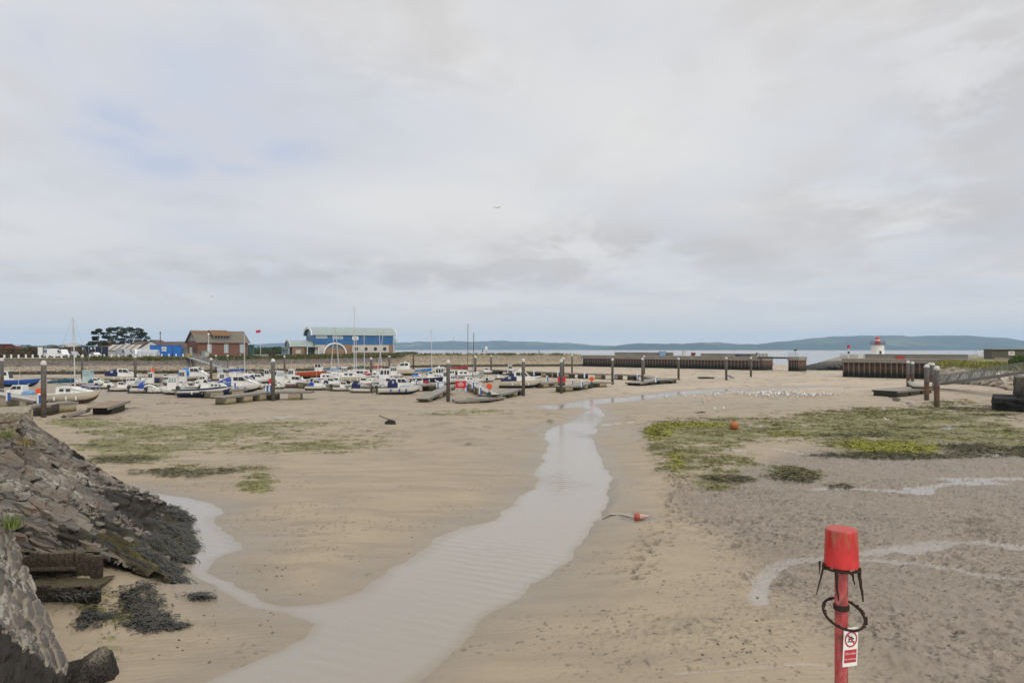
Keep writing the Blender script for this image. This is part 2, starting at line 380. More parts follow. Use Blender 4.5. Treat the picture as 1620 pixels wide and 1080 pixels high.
h = np.where(SD < .6, h * ss(-.3, .6, SD) + (-.03) * (1 - ss(-.2, .3, SD)) - .3 * ss(0, -2, SD), h)
h -= .07 * ss(2.2, .6, CR) * (SD > 0) * near + .02 * creek * (SD > 0)
# low scarps in the sand
for l, hh in (([(705, 672), (740, 700), (775, 712), (800, 722)], .16), ([(840, 690), (868, 668), (880, 664)], .25), ([(420, 795), (470, 805), (520, 815), (560, 812)], .08), ([(1010, 665), (1100, 660), (1200, 656)], .1), ([(1270, 985), (1330, 1020), (1400, 1060)], .2), ([(1050, 690), (1075, 790)], .12)):
    dd = seg_dist(wx, wy, WP(l)); h += hh * np.exp(-(dd / .9) ** 2) * (.4 + n_fin)
# sand rising towards the steps by the masonry, and down to the sea outside the harbour
g = np.exp(-(((GX + 11.6) / 1.5) ** 2 + ((GY - 19.2) / 1.3) ** 2)); h += 1.0 * g * (SD > -.2)
g2 = np.exp(-(((GX + 11.6) / 1.6) ** 2 + ((GY - 17.2) / 1.0) ** 2)); h += .25 * g2
h += .9 * ss(150, 100, GY) * np.exp(-(((GX - 85) / 22) ** 2 + ((GY - 118) / 22) ** 2))
h -= 1.9 * ss(250, 430, GY)
patch = ss(.42, .62, fbm(GX * .4, GY * .4, 83, 3))
drk = np.clip(pit * 1.2 + np.minimum(rough_amt, 1) * (.25 + .75 * patch) * ss(.60, .68, fbm(GX * 7, GY * 6, 81, 3)) * ss(70, 30, GY) + .9 * ss(.72, .78, fbm(GX * 8.0, GY * 8.5, 85, 2)) * near * patch + .6 * ss(.66, .74, fbm(GX * .5, GY * 1.6, 87, 5)) * ss(30, 60, GY) * (SD > 2), 0, 1)
wet = np.clip(ss(2.6, .1, SD + 1.8 * (n_mid - .5)) + .55 * ss(.5, .7, n_st) * ss(40, 120, GY) + .45 * mud * ss(.4, .65, n_mid), 0, 1)
wet = np.maximum(wet, .9 * elln([(230, 612, 200, 12, 1), (480, 610, 160, 12, 1), (690, 610, 120, 10, .8), (260, 625, 200, 8, .6), (990, 690, 36, 14, 1), (800, 720, 60, 30, .8), (350, 840, 60, 30, .7), (1130, 640, 200, 12, .4), (1560, 660, 60, 8, .8), (1420, 740, 90, 10, .5)]))
foot_ring = np.full(GX.shape, 9.)                                 # sunk, darker, glossier rings round pile feet, buoys and mooring block
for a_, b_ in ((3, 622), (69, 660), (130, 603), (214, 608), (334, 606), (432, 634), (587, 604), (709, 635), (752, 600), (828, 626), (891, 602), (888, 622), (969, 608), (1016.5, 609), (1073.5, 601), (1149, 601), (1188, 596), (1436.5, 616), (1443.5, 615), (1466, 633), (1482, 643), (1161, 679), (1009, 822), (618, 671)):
    x_, y_, _z = W(a_, b_); foot_ring = np.minimum(foot_ring, np.hypot(GX - x_ + .15, (GY - y_ + .3) * .8))
foot_ring += .5 * (n_fin - .5); h -= .08 * ss(.9, .2, foot_ring); wet = np.maximum(wet, ss(1.5, .5, foot_ring)); drk = np.maximum(drk, .55 * ss(.95, .45, foot_ring))
dryv = np.clip(ss(70, 130, GY) * ss(-10, 25, GX) * ss(.2, .6, n_big + .2) + .8 * ss(150, 200, GY), 0, 1) * (1 - .7 * ss(0.2, .9, wet))
nr, nc = GX.shape
idx = np.arange(nr * nc).reshape(nr, nc)
Fq = np.stack([idx[:-1, :-1], idx[:-1, 1:], idx[1:, 1:], idx[1:, :-1]], -1).reshape(-1, 4)

m, nt_, b = newmat('tidal_mud'); nt = nt_; p = worldpos(nt)
aA, aB, aW, aM, aC, aD, aK = [attr(nt, x) for x in ('algae', 'bright', 'weed', 'mud', 'creek', 'dark', 'wet')]
q1 = noise(nt, mapping(nt, p, (1, 1, 1)), .18, 5, .6); q2 = noise(nt, p, 2.4, 5, .65); q3 = noise(nt, p, 14., 4, .6); q4 = noise(nt, mapping(nt, p, (.25, 1, 1)), 1.1, 5, .6)
sand = mixc(nt, maprange(nt, q1, .3, .7), (.355, .285, .192), (.315, .254, .175))
sand = mixc(nt, maprange(nt, q4, .38, .75), sand, (.262, .213, .147))
grey_m = mixc(nt, maprange(nt, q2, .3, .7), (.215, .176, .134), (.28, .232, .18))
c = mixc(nt, attr(nt, 'dry'), sand, mixc(nt, q4, (.405, .33, .232), (.455, .374, .268)))
c = mixc(nt, aM, c, grey_m)
c = mixc(nt, mathn(nt, 'MULTIPLY', maprange(nt, q3, .52, .72), .22), c, (.20, .15, .105))
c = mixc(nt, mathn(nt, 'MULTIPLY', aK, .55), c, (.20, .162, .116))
q5 = noise(nt, mapping(nt, p, (.45, 1, 1)), 3.2, 7, .7)
aA = maprange(nt, mathn(nt, 'SUBTRACT', aA, mathn(nt, 'MULTIPLY', maprange(nt, q5, .3, .7), .8)), -.08, .3)
ag = mixc(nt, maprange(nt, noise(nt, mapping(nt, p, (.4, 1.5, 1)), 4.5, 6, .75), .34, .64), (.085, .082, .026), (.235, .212, .08))
c = mixc(nt, mathn(nt, 'MULTIPLY', aA, .93), c, ag)
yg = mixc(nt, maprange(nt, q3, .3, .7), (.13, .13, .02), (.40, .37, .06))
c = mixc(nt, mathn(nt, 'MULTIPLY', mathn(nt, 'MULTIPLY', aB, maprange(nt, q3, .3, .55, .35, 1.)), .85), c, yg)
c = mixc(nt, mathn(nt, 'MULTIPLY', aW, .8), c, (.075, .066, .028))
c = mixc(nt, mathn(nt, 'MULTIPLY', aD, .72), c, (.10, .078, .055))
vp = nt.nodes.new('ShaderNodeTexVoronoi'); vp.inputs['Scale'].default_value = 5.2; vp.inputs['Randomness'].default_value = 1
dv_ = nt.nodes.new('ShaderNodeVectorMath'); dv_.operation = 'SCALE'; dn_ = N(nt, 'ShaderNodeTexNoise'); dn_.inputs['Scale'].default_value = 4; dn_.inputs['Detail'].default_value = 3; nt.links.new(p, dn_.inputs['Vector']); nt.links.new(dn_.outputs['Color'], dv_.inputs[0]); dv_.inputs[3].default_value = .35
da_ = nt.nodes.new('ShaderNodeVectorMath'); da_.operation = 'ADD'; nt.links.new(p, da_.inputs[0]); nt.links.new(dv_.outputs[0], da_.inputs[1]); nt.links.new(mapping(nt, da_.outputs[0], (.6, 1, .6)), vp.inputs['Vector'])
pitm = mathn(nt, 'MULTIPLY', maprange(nt, vp.outputs['Distance'], .34, .12), maprange(nt, q2, .42, .6))
pitm = mathn(nt, 'MULTIPLY', pitm, attr(nt, 'rough'), clamp=True)
c = mixc(nt, mathn(nt, 'MULTIPLY', pitm, .7), c, (.085, .066, .045))
c = mixc(nt, mathn(nt, 'MULTIPLY', aC, .3), c, (.30, .26, .22))
nt.links.new(c, b.inputs['Base Color'])
ro = mathn(nt, 'SUBTRACT', .72, mathn(nt, 'MULTIPLY', aK, .38))
ro = mathn(nt, 'MAXIMUM', mathn(nt, 'SUBTRACT', ro, mathn(nt, 'MULTIPLY', aC, .66)), .06)
nt.links.new(ro, b.inputs['Roughness']); nt.links.new(mathn(nt, 'ADD', 1.4, mathn(nt, 'MULTIPLY', aC, .6)), b.inputs['IOR'])
hb = mathn(nt, 'SUBTRACT', mathn(nt, 'ADD', mathn(nt, 'MULTIPLY', q2, .5), mathn(nt, 'MULTIPLY', q3, .4)), mathn(nt, 'MULTIPLY', pitm, .9))
rp = nt.nodes.new('ShaderNodeTexWave'); rp.bands_direction = 'Y'; nt.links.new(mapping(nt, p, (1, 1, 1), (0, 0, R(-14))), rp.inputs['Vector'])
for k_, v_ in (('Scale', 1.5), ('Distortion', 7), ('Detail', 3), ('Detail Scale', 1.3), ('Detail Roughness', .6)): rp.inputs[k_].default_value = v_
rpm = mathn(nt, 'MULTIPLY', rp.outputs[1], maprange(nt, noise(nt, p, .22, 3), .45, .62, 0, .5)); hb = mathn(nt, 'ADD', hb, rpm)
bn = bumpn(nt, b, hb, .5, .06)
nt.links.new(mathn(nt, 'MULTIPLY', mathn(nt, 'SUBTRACT', 1., aC), maprange(nt, attr(nt, 'rough'), 0, 1, .45, .9)), bn.inputs['Strength'])
MUD = m
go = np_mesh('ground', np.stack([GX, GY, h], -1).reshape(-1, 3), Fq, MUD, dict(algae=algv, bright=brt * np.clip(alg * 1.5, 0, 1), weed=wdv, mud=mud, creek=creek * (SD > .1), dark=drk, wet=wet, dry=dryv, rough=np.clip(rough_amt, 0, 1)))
tag(go, kind='structure')
def ground_z(x, y):
    if y < 7.6: return .1
    i = int(np.argmin(np.abs(sA - H * F / y))); j = int(np.argmin(np.abs(uA - x / y * F))); return float(h[i, j])

# weed strands lying on the mud
def weed(name, prob, n_, mat, L=(.2, .6), W_=(.03, .07), hh=.06, seed=1):
    rg = np.random.default_rng(seed); pr = (prob * (SD > .3) * (np.abs(U) < 950)).ravel(); pr = pr / pr.sum(); k = rg.choice(pr.size, n_, p=pr)
    sc = np.clip(GY.ravel()[k] / 45, .35, 2.2); x = GX.ravel()[k] + rg.normal(0, .15, n_) * sc; y = GY.ravel()[k] + rg.normal(0, .25, n_) * sc; z = h.ravel()[k]
    a = rg.normal(0, .9, n_) + np.where(rg.random(n_) > .5, 0, math.pi); l = rg.uniform(*L, n_) * sc; w_ = rg.uniform(*W_, n_) * sc; hz_ = rg.uniform(.2, 1, n_) * hh * sc; cv = rg.normal(0, .5, n_)
    V = np.zeros((n_, 8, 3))
    for i in range(4):
        t = i / 3; an = a + cv * t; cx_ = x + np.cos(an) * l * t; cy_ = y + np.sin(an) * l * t; ww = w_ * (1 - .7 * t); zz_ = z + hz_ * math.sin(math.pi * (.15 + .8 * t)) + .01
        V[:, 2 * i] = np.stack([cx_ + np.sin(an) * ww, cy_ - np.cos(an) * ww, zz_], -1); V[:, 2 * i + 1] = np.stack([cx_ - np.sin(an) * ww, cy_ + np.cos(an) * ww, zz_ + .015 * sc], -1)
    b0 = np.arange(n_)[:, None] * 8; Q_ = np.concatenate([b0 + np.array([2 * i, 2 * i + 1, 2 * i + 3, 2 * i + 2]) for i in range(3)], 0)
    return tag(np_mesh(name, V.reshape(-1, 3), Q_, mat), kind='stuff')
WD1 = paint('olive_weed', (.155, .142, .05), .7, .5, 1.6, dirt=.5, dirtc=(.17, .15, .05)); WD2 = paint('bright_weed', (.25, .24, .035), .65, .4, 1.6, dirt=.35, dirtc=(.10, .095, .03)); WD3 = paint('dark_weed', (.06, .053, .024), .7, .4, 1.6, dirt=.3)
wk = np.where(PXX < 800, .35, 1.0)
weed('olive_weed', algv ** 2 * wk * (.06 + .94 * ss(.46, .56, clump) * ss(.42, .56, streak)), 17000, WD1, (.12, .34), (.02, .045), .04, seed=1)
weed('bright_weed', (brt * np.clip(alg * 1.5, 0, 1)) ** 1.5 * wk * (.1 + .9 * ss(.46, .56, fine)), 9000, WD2, (.1, .28), (.02, .045), .035, seed=2)
weed('dark_weed', np.clip(wdv - .3, 0, 1) * wk * ((PXX > 1100) | (PXX < 420)) * (PYY < 785), 6000, WD3, (.12, .34), (.02, .045), .04, seed=3)
# stream water: one level sheet lying in the carved bed
shal = ss(-.45, .1, SD + .5 * (n_mid - .5)); keep = (SD < .9); fk = keep[:-1, :-1] | keep[:-1, 1:] | keep[1:, 1:] | keep[1:, :-1]
FW = Fq.reshape(nr - 1, nc - 1, 4)[fk]
us, inv_ = np.unique(FW.ravel(), return_inverse=True)
VW = np.stack([GX, GY, np.zeros_like(GX)], -1).reshape(-1, 3)[us]
m, nt, b = newmat('stream_water'); p = worldpos(nt)
n1 = noise(nt, p, .12, 3); cW = mixc(nt, n1, (.285, .248, .198), (.318, .28, .23)); cW = mixc(nt, mathn(nt, 'MULTIPLY', attr(nt, 'shallow'), .8), cW, (.25, .203, .142))
nt.links.new(cW, b.inputs['Base Color']); b.inputs['Roughness'].default_value = .08; b.inputs['IOR'].default_value = 1.6
wv = nt.nodes.new('ShaderNodeTexWave'); wv.wave_type = 'BANDS'; wv.bands_direction = 'Y'
nt.links.new(mapping(nt, p, (1, 1, 1), (0, 0, R(24))), wv.inputs['Vector'])
for k_, v_ in (('Scale', .62), ('Distortion', 3.2), ('Detail', 3), ('Detail Scale', 1.6), ('Detail Roughness', .6)): wv.inputs[k_].default_value = v_
w2 = noise(nt, mapping(nt, p, (.45, 1.3, 1), (0, 0, R(20))), 3.2, 4, .6)
amp = maprange(nt, noise(nt, mapping(nt, p, (.6, .35, 1)), .22, 2), .44, .66, .10, 1)
hh_ = mathn(nt, 'MULTIPLY', mathn(nt, 'ADD', mathn(nt, 'MULTIPLY', wv.outputs[1], .55), mathn(nt, 'MULTIPLY', w2, .8)), amp)
w3 = noise(nt, mapping(nt, p, (.5, 1.2, 1), (0, 0, R(20))), 7.5, 3, .6)
bumpn(nt, b, mathn(nt, 'ADD', hh_, mathn(nt, 'MULTIPLY', w3, .25)), .36, .09)
so_ = np_mesh('stream_water', VW, inv_.reshape(-1, 4), m, dict(shallow=shal.ravel()[us])); tag(so_, kind='structure')

# sea, sand bank
def quadmesh(name, pts, mat, parent=None):
    q = MB(); q.add(pts, [tuple(range(len(pts)))]); return q.build(name, mat, parent)
m, nt, b = newmat('sea_water'); p = worldpos(nt)
nt.links.new(mixc(nt, noise(nt, mapping(nt, p, (.3, 1, 1)), .01, 4), (.16, .19, .2), (.30, .29, .27)), b.inputs['Base Color'])
b.inputs['Roughness'].default_value = .16; bumpn(nt, b, noise(nt, mapping(nt, p, (.4, 1, 1)), .35, 4), .35, .3)
tag(quadmesh('sea', [(-9500, 330, -.95), (9500, 330, -.95), (9500, 9500, -.95), (-9500, 9500, -.95)], m), kind='structure')
sb = MB(); n = 60
rows = []
for i, fy in enumerate(np.linspace(-1, 1, 9)):
    rows.append([(x, 1650 + fy * 260 * (.6 + .4 * math.sin(x * .004)) + x * .08, -1.4 + (1 - fy * fy) * 1.1) for x in np.linspace(-900, 1500, n)])
sb.grid(rows); tag(sb.build('sandbank', paint('pale_sand', (.50, .42, .33), .8, .12, .02, dirt=.1), smooth=60), kind='structure')

# far shore hills
m, nt, b = newmat('hill_fields'); p = worldpos(nt)
vo = nt.nodes.new('ShaderNodeTexVoronoi'); vo.inputs['Scale'].default_value = .0042; nt.links.new(mapping(nt, p, (1, .6, 1.5)), vo.inputs[0])
fc = nt.nodes.new('ShaderNodeValToRGB'); e = fc.color_ramp.elements; e[0].position = .0; e[0].color = (.02, .034, .014, 1); e[1].position = 1; e[1].color = (.15, .155, .065, 1)
e2 = e.new(.45); e2.color = (.035, .055, .02, 1); e3 = e.new(.75); e3.color = (.07, .10, .035, 1)
sp = nt.nodes.new('ShaderNodeSeparateColor'); nt.links.new(vo.outputs['Color'], sp.inputs[0]); nt.links.new(sp.outputs[0], fc.inputs[0])
wood = noise(nt, mapping(nt, p, (1, .5, 3)), .004, 6, .65)
sz = nt.nodes.new('ShaderNodeSeparateXYZ'); nt.links.new(p, sz.inputs[0])
zz = maprange(nt, sz.outputs[2], 30, 110)
wf = mathn(nt, 'ADD', maprange(nt, wood, .48, .56), maprange(nt, sz.outputs[2], 32, 8, 0, .7), clamp=True)
hc = mixc(nt, wf, fc.outputs[0], (.022, .034, .016))
hc = mixc(nt, mathn(nt, 'MULTIPLY', zz, .6), hc, mixc(nt, wood, (.035, .045, .02), (.07, .075, .035)))
nt.links.new(hc, b.inputs['Base Color']); b.inputs['Roughness'].default_value = .95; b.inputs['Specular IOR Level'].default_value = .1
HILL = m
def hill(prof, Y0, depth, seed, name):
    xs = np.arange(prof[0][0], prof[-1][0] + .1, 3.0)
    py = np.interp(xs, [a for a, _ in prof], [b_ for _, b_ in prof])
    rows = []; T = np.linspace(0, 1, 22)
    V = []
    for t in T:
        Y = Y0 + depth * t
        zt = np.array([ZP(a, Y0 + depth * .62) for a in py])
        zt = zt + (Y0 / 5500) * (fbm(xs * .06, xs * 0 + 3, seed, 3) - .5) * 14
        prf = ss(-.02, .62, np.array([t]))[0] ** .85 * (1 - .6 * ss(.62, 1, np.array([t]))[0])
        X = (xs - CX) / F * (Y0 + depth * .62) * (1 + (t - .62) * .1)
        Z = -2 + (zt + 2) * prf * (1 + .22 * (fbm(xs * .035 + t * 3, xs * 0 + t * 5, seed + 9, 4) - .5) * (1 if t < .55 else .15))
        V.append(np.stack([X, np.full_like(X, Y), np.maximum(Z, -2)], -1))
    V = np.array(V); a, b_ = V.shape[:2]; ix = np.arange(a * b_).reshape(a, b_)
    Q = np.stack([ix[:-1, :-1], ix[:-1, 1:], ix[1:, 1:], ix[1:, :-1]], -1).reshape(-1, 4)
    return tag(np_mesh(name, V.reshape(-1, 3), Q, HILL), kind='structure')
hill([(-500, 548), (-200, 546), (0, 547), (90, 545.5), (180, 547), (300, 545), (400, 544), (470, 543), (560, 543), (640, 541), (700, 540), (780, 539), (840, 540), (900, 542.5), (945, 546), (990, 549), (1060, 552), (1120, 556)], 6600, 1500, 101, 'hills')
hill([(900, 556), (950, 550), (985, 545), (1010, 543), (1045, 543.5), (1080, 544), (1105, 542), (1140, 541.5), (1180, 544), (1240, 546), (1300, 553)], 5200, 900, 111, 'hills')
hill([(1120, 552), (1180, 546), (1230, 541), (1290, 534), (1340, 531.5), (1390, 530.5), (1430, 531.5), (1500, 530.5), (1540, 531.5), (1580, 534), (1620, 540), (1680, 546), (1760, 549), (2200, 551)], 5300, 1500, 121, 'hills')
hz = MB(); hz.box((0, 4600, 128), (21000, 13000, 262))
m = bpy.data.materials.new('sea_haze'); m.use_nodes = True; nt = m.node_tree; nt.nodes.clear()
pv = nt.nodes.new('ShaderNodeVolumePrincipled'); pv.inputs['Color'].default_value = (.52, .74, 1, 1); pv.inputs['Density'].default_value = .0001; pv.inputs['Anisotropy'].default_value = 0.1
om = nt.nodes.new('ShaderNodeOutputMaterial'); nt.links.new(pv.outputs[0], om.inputs['Volume'])
tag(hz.build('haze', m), kind='stuff')
# ================================================================== quay, revetment, piers
GZ = ground_z
def WG(px, py, n=3):
    """pixel -> point on the real ground surface"""
    z = 0.
    for _ in range(n):
        x, y, _z = W(px, py, z); z = GZ(x, y)
    return x, y, z
ROCK = zband('revetment_stone', [(-.3, (.035, .03, .017)), (1.0, (.06, .05, .03)), (1.35, (.27, .22, .165)), (2.2, (.30, .25, .19)), (2.7, (.16, .14, .118)), (3.8, (.14, .12, .10)), (4.3, (.10, .085, .045)), (5.3, (.15, .125, .065))], var=.45, nscale=.5, bump=.6, jitter=.55)
BOULD = zband('boulder_stone', [(-.3, (.035, .03, .018)), (1.0, (.07, .06, .037)), (1.3, (.36, .30, .225)), (2.3, (.40, .34, .27)), (2.9, (.19, .165, .14)), (4.6, (.16, .135, .11))], var=.35, nscale=.6, bump=.5, jitter=.35)
WALLM = zband('harbour_wall_stone', [(-.3, (.04, .035, .022)), (1.0, (.065, .055, .03)), (1.5, (.40, .34, .25)), (2.2, (.33, .28, .21)), (4.2, (.30, .25, .18)), (5.2, (.20, .165, .075)), (5.6, (.38, .34, .28))], var=.5, nscale=.45, bump=.8, jitter=.4)
CONC = paint('quay_concrete', (.33, .30, .26), .85, .25, .35, bump=.2, dirt=.4)
CAPM = paint('weathered_cap_concrete', (.27, .245, .205), .9, .3, .3, bump=.2, dirt=.5)
GRASSM = paint('grass_blades', (.10, .115, .03), .8, .5, .25, dirt=.5, dirtc=(.22, .17, .07))
GRASSG = paint('green_grass_blades', (.24, .23, .05), .8, .45, .3, dirt=.3, dirtc=(.22, .20, .06))
QUAY = [(-420, 168, 4.45), (-200, 178, 4.5), (0, 188, 4.65), (150, 194, 4.7), (300, 200, 4.75), (450, 215, 4.95), (560, 238, 5.1), (640, 255, 5.2), (760, 268, 5.25), (920, 277, 5.05)]
QA = np.array([(*P(a, y)[:2], z) for a, y, z in QUAY])
qs = np.concatenate([[0], np.cumsum(np.hypot(np.diff(QA[:, 0]), np.diff(QA[:, 1])))])
def quay_at(t):
    return np.array([np.interp(t, qs, QA[:, k]) for k in range(3)])
def quay_px(px):
    """quay-edge point seen at photo column px"""
    t = np.linspace(0, qs[-1], 2000); q = quay_at(t); k = int(np.argmin(np.abs(q[0] / q[1] * F + CX - px))); return q[:, k]
ts_ = np.linspace(0, qs[-1], 900); Q = quay_at(ts_); K = 26
dx = np.gradient(Q[0]); dy = np.gradient(Q[1]); nl = np.hypot(dx, dy); nx, ny = dy / nl, -dx / nl    # towards the water
def revet(sel, wid, mat, amp, name, label, cat, wl=(.5, .9)):
    q = Q[:, sel]; vx, vy = nx[sel], ny[sel]; V = []
    for k in range(K):
        t = k / (K - 1); off = wid * t; z = q[2] * (1 - t) + (-.35) * t
        x = q[0] + vx * off; y = q[1] + vy * off
        s_ = ts_[sel]
        f1_, f2_, id_, _, _ = worley(s_ * wl[0], np.full_like(s_, t * (4 + wid) * wl[1]), 201)
        d = amp * (.6 - f1_ + .6 * (id_ - .5)) * math.sin(math.pi * min(1, t * 1.2 + .02)) + amp * .8 * (fbm(s_ * .15, np.full_like(s_, t * 4), 205) - .5) * (t > 0)
        V.append(np.stack([x + vx * d * .6, y + vy * d * .6, z + d * .8], -1))
    V = np.array(V); a, b_ = V.shape[:2]; ix = np.arange(a * b_).reshape(a, b_)
    Qd = np.stack([ix[:-1, :-1], ix[1:, :-1], ix[1:, 1:], ix[:-1, 1:]], -1).reshape(-1, 4)
    o = np_mesh(name, V.reshape(-1, 3), Qd, mat, smooth=False); return tag(o, label, cat)
pq = Q[0] / Q[1] * F + CX
revet(pq < 600, 7.5, ROCK, .55, 'stone_revetment', 'long sloping stone revetment below the quay with the white bollards', 'revetment')
revet(pq >= 598, 2.2, WALLM, .42, 'harbour_wall', 'rough tan rubble wall at the back of the harbour under thin railings', 'harbour wall', (.9, 1.4))
def rock_mesh(seed, n=2):
    import bmesh
    bm = bmesh.new(); bmesh.ops.create_icosphere(bm, subdivisions=n, radius=1)
    rr = random.Random(seed); pl = [(Vector((rr.gauss(0, 1), rr.gauss(0, 1), rr.gauss(0, 1))).normalized(), rr.uniform(.5, .85)) for _ in range(9)]
    for v in bm.verts:
        for nn, d in pl:
            e_ = v.co.dot(nn) - d
            if e_ > 0: v.co -= nn * e_ * .85
    vs = np.array([v.co[:] for v in bm.verts]); fs = np.array([[v.index for v in f.verts] for f in bm.faces]); bm.free(); return vs, fs
RK = [rock_mesh(k) for k in range(6)]; RKL = [rock_mesh(k + 20, 1) for k in range(6)]
def rocks(name, items, mat, lo=False):
    V = []; Fs = []; b_ = 0
    for (x, y, z, s, fl) in items:
        vs, fs = random.choice(RKL if lo else RK); m3 = np.array(Matrix.Rotation(random.uniform(0, 6.3), 3, 'Z') @ Matrix.Rotation(random.uniform(-.6, .6), 3, 'X'))
        v = vs * np.array([s * random.uniform(.8, 1.4), s * random.uniform(.7, 1.1), s * fl]); V.append(v @ m3.T + np.array([x, y, z])); Fs.append(fs + b_); b_ += len(vs)
    return np_mesh(name, np.concatenate(V), np.concatenate(Fs), mat, smooth=False)
it = []
for _ in range(2600):
    k = random.randrange(900)
    if pq[k] > 640: continue
    t = random.choice([random.triangular(.35, .95, .72), random.uniform(.1, .95)]); off = 7.5 * t; z = Q[2, k] * (1 - t) - .35 * t
    it.append((Q[0, k] + nx[k] * off, Q[1, k] + ny[k] * off, z + .1, random.uniform(.16, .6) * (.6 + .6 * t), .65))
tag(rocks('revetment_boulders', it, BOULD, True), kind='stuff')

# land behind the quay: car park strip, rough grass
ASPH = paint('car_park_asphalt', (.17, .165, .155), .9, .2, .15, dirt=.3)
def strip(name, sel, d0, d1, z0, z1, mat, n=2):
    rows = []
    for k in range(n + 1):
        t = k / n; off = d0 + (d1 - d0) * t; z = z0 + (z1 - z0) * t
        rows.append([(Q[0, i] - nx[i] * off, Q[1, i] - ny[i] * off, Q[2, i] + z) for i in sel])
    q = MB(); q.grid(rows); return q.build(name, mat)
selL = list(range(0, int(np.argmax(pq > 655)), 6)); selA = list(range(0, 900, 6))
tag(strip('quay_kerb', selA, 0, .8, .0, .02, paint('kerb_stone', (.42, .38, .32), .85, .2, .4)), kind='structure')
tag(strip('quay_path', selA, .8, 9, .02, .03, CONC), kind='structure')
tag(strip('car_park', selL, 9, 70, .026, .1, ASPH), kind='structure')
m, nt, b = newmat('rough_pasture'); p = worldpos(nt)
nt.links.new(mixc(nt, maprange(nt, noise(nt, p, .06, 5), .35, .65), (.10, .12, .035), (.20, .18, .07)), b.inputs['Base Color']); b.inputs['Roughness'].default_value = .95
PAST = m
tag(strip('pasture', selL, 70, 420, .1, 1.2, PAST, 4), kind='structure')
sk = MB()                                                     # outer face of the narrow quay on the sea side
sk.grid([[(Q[0, i] - nx[i] * 9, Q[1, i] - ny[i] * 9, Q[2, i] + .03) for i in selA], [(Q[0, i] - nx[i] * 13, Q[1, i] - ny[i] * 13, -1.5) for i in selA]])
tag(sk.build('quay_seaward_slope', ROCK), kind='structure')

def blades(name, pts, mat, hgt=(.3, .7), wid=.03, per=6, lean=.5, kind='stuff', seg=2, spread=.2):
    """tufts: thin bent blades round each point"""
    V = []; Fs = []; b_ = 0
    for (x, y, z, s) in pts:
        for _ in range(per):
            a = random.uniform(0, 6.28); hh = random.uniform(*hgt) * s; w_ = wid * s * random.uniform(.6, 1.3); l = random.uniform(0, lean) * hh
            bx, by = x + random.gauss(0, spread * s), y + random.gauss(0, spread * s); ca, sa = math.cos(a), math.sin(a); px_, py_ = -sa * w_, ca * w_
            for k in range(seg + 1):
                t = k / seg; c_ = 1 - t * .95
                V.append((bx + ca * l * t * t - px_ * c_, by + sa * l * t * t - py_ * c_, z + hh * t * (1 - .2 * t))); V.append((bx + ca * l * t * t + px_ * c_, by + sa * l * t * t + py_ * c_, z + hh * t * (1 - .2 * t)))
            for k in range(seg): Fs.append((b_ + 2 * k, b_ + 2 * k + 1, b_ + 2 * k + 3, b_ + 2 * k + 2))
            b_ += 2 * seg + 2
    return tag(np_mesh(name, np.array(V), np.array(Fs), mat, smooth=True), kind=kind)
pts = []
for _ in range(7000):
    k = random.randrange(900); px_ = pq[k]
    dens = .25 + .75 * (vn(np.array([px_ * .05]), np.array([3.]), 7)[0] > .45)
    if not (100 < px_ < 910) or random.random() > dens: continue
    if px_ > 640 and random.random() < .7: continue
    t = random.uniform(-.05, .17 if px_ < 640 else .05); off = 7.5 * t
    pts.append((Q[0, k] + nx[k] * off, Q[1, k] + ny[k] * off, Q[2, k] * (1 - max(t, 0)) - .05, random.uniform(.6, 1.3)))
blades('bank_grass', pts, GRASSM, (.35, .95), .09, 6, .8, spread=.4)
pts = []
for _ in range(3500):
    k = random.randrange(900); px_ = pq[k]
    if 120 < px_ < 300 or (460 < px_ < 640): pts.append((Q[0, k] + nx[k] * random.uniform(0, 1.1), Q[1, k] + ny[k] * random.uniform(0, 1.1), Q[2, k] - .3, random.uniform(.5, 1.4)))
blades('bank_weeds', pts, paint('ochre_weeds', (.20, .165, .04), .85, .5, .3, dirt=.3), (.3, .7), .08, 5, .9, spread=.4)

# railings along the narrow quay
def railing(name, a, bb, n, hgt, label, mat, rails=2, r=.025):
    a, bb = Vector(a), Vector(bb); t0 = thing(name, label, 'railing', a)
    d = bb - a
    for k in range(n + 1):
        q = MB(); p_ = d * (k / n); q.cyl(p_, p_ + Vector((0, 0, hgt)), r * 1.2, n=6)
        q.build('post', mat, t0)
    q = MB()
    for j in range(rails):
        z = hgt * (1 - j / rails); q.cyl(Vector((0, 0, z)), d + Vector((0, 0, z)), r, n=6)
    q.build('rail', mat, t0); return t0
GALV = paint('galvanised_steel', (.42, .44, .45), .45, .15, 2, .6, dirt=.2)
WHT = paint('white_paint', (.78, .77, .74), .5, .06, 2, dirt=.15)
q0, q1, q2 = quay_px(700), quay_px(800), quay_px(905)
railing('railing', (q0[0], q0[1] + 6, q0[2]), (q1[0], q1[1] + 6, q1[2]), 18, 1.25, 'thin grey railing on the back quay left of the small white box', GALV, r=.035)
railing('railing', (q1[0] + .5, q1[1] + 6, q1[2]), (q2[0], q2[1] + 6, q2[2]), 18, 1.25, 'thin grey railing on the back quay where it nears the sheet piles', GALV, r=.035)

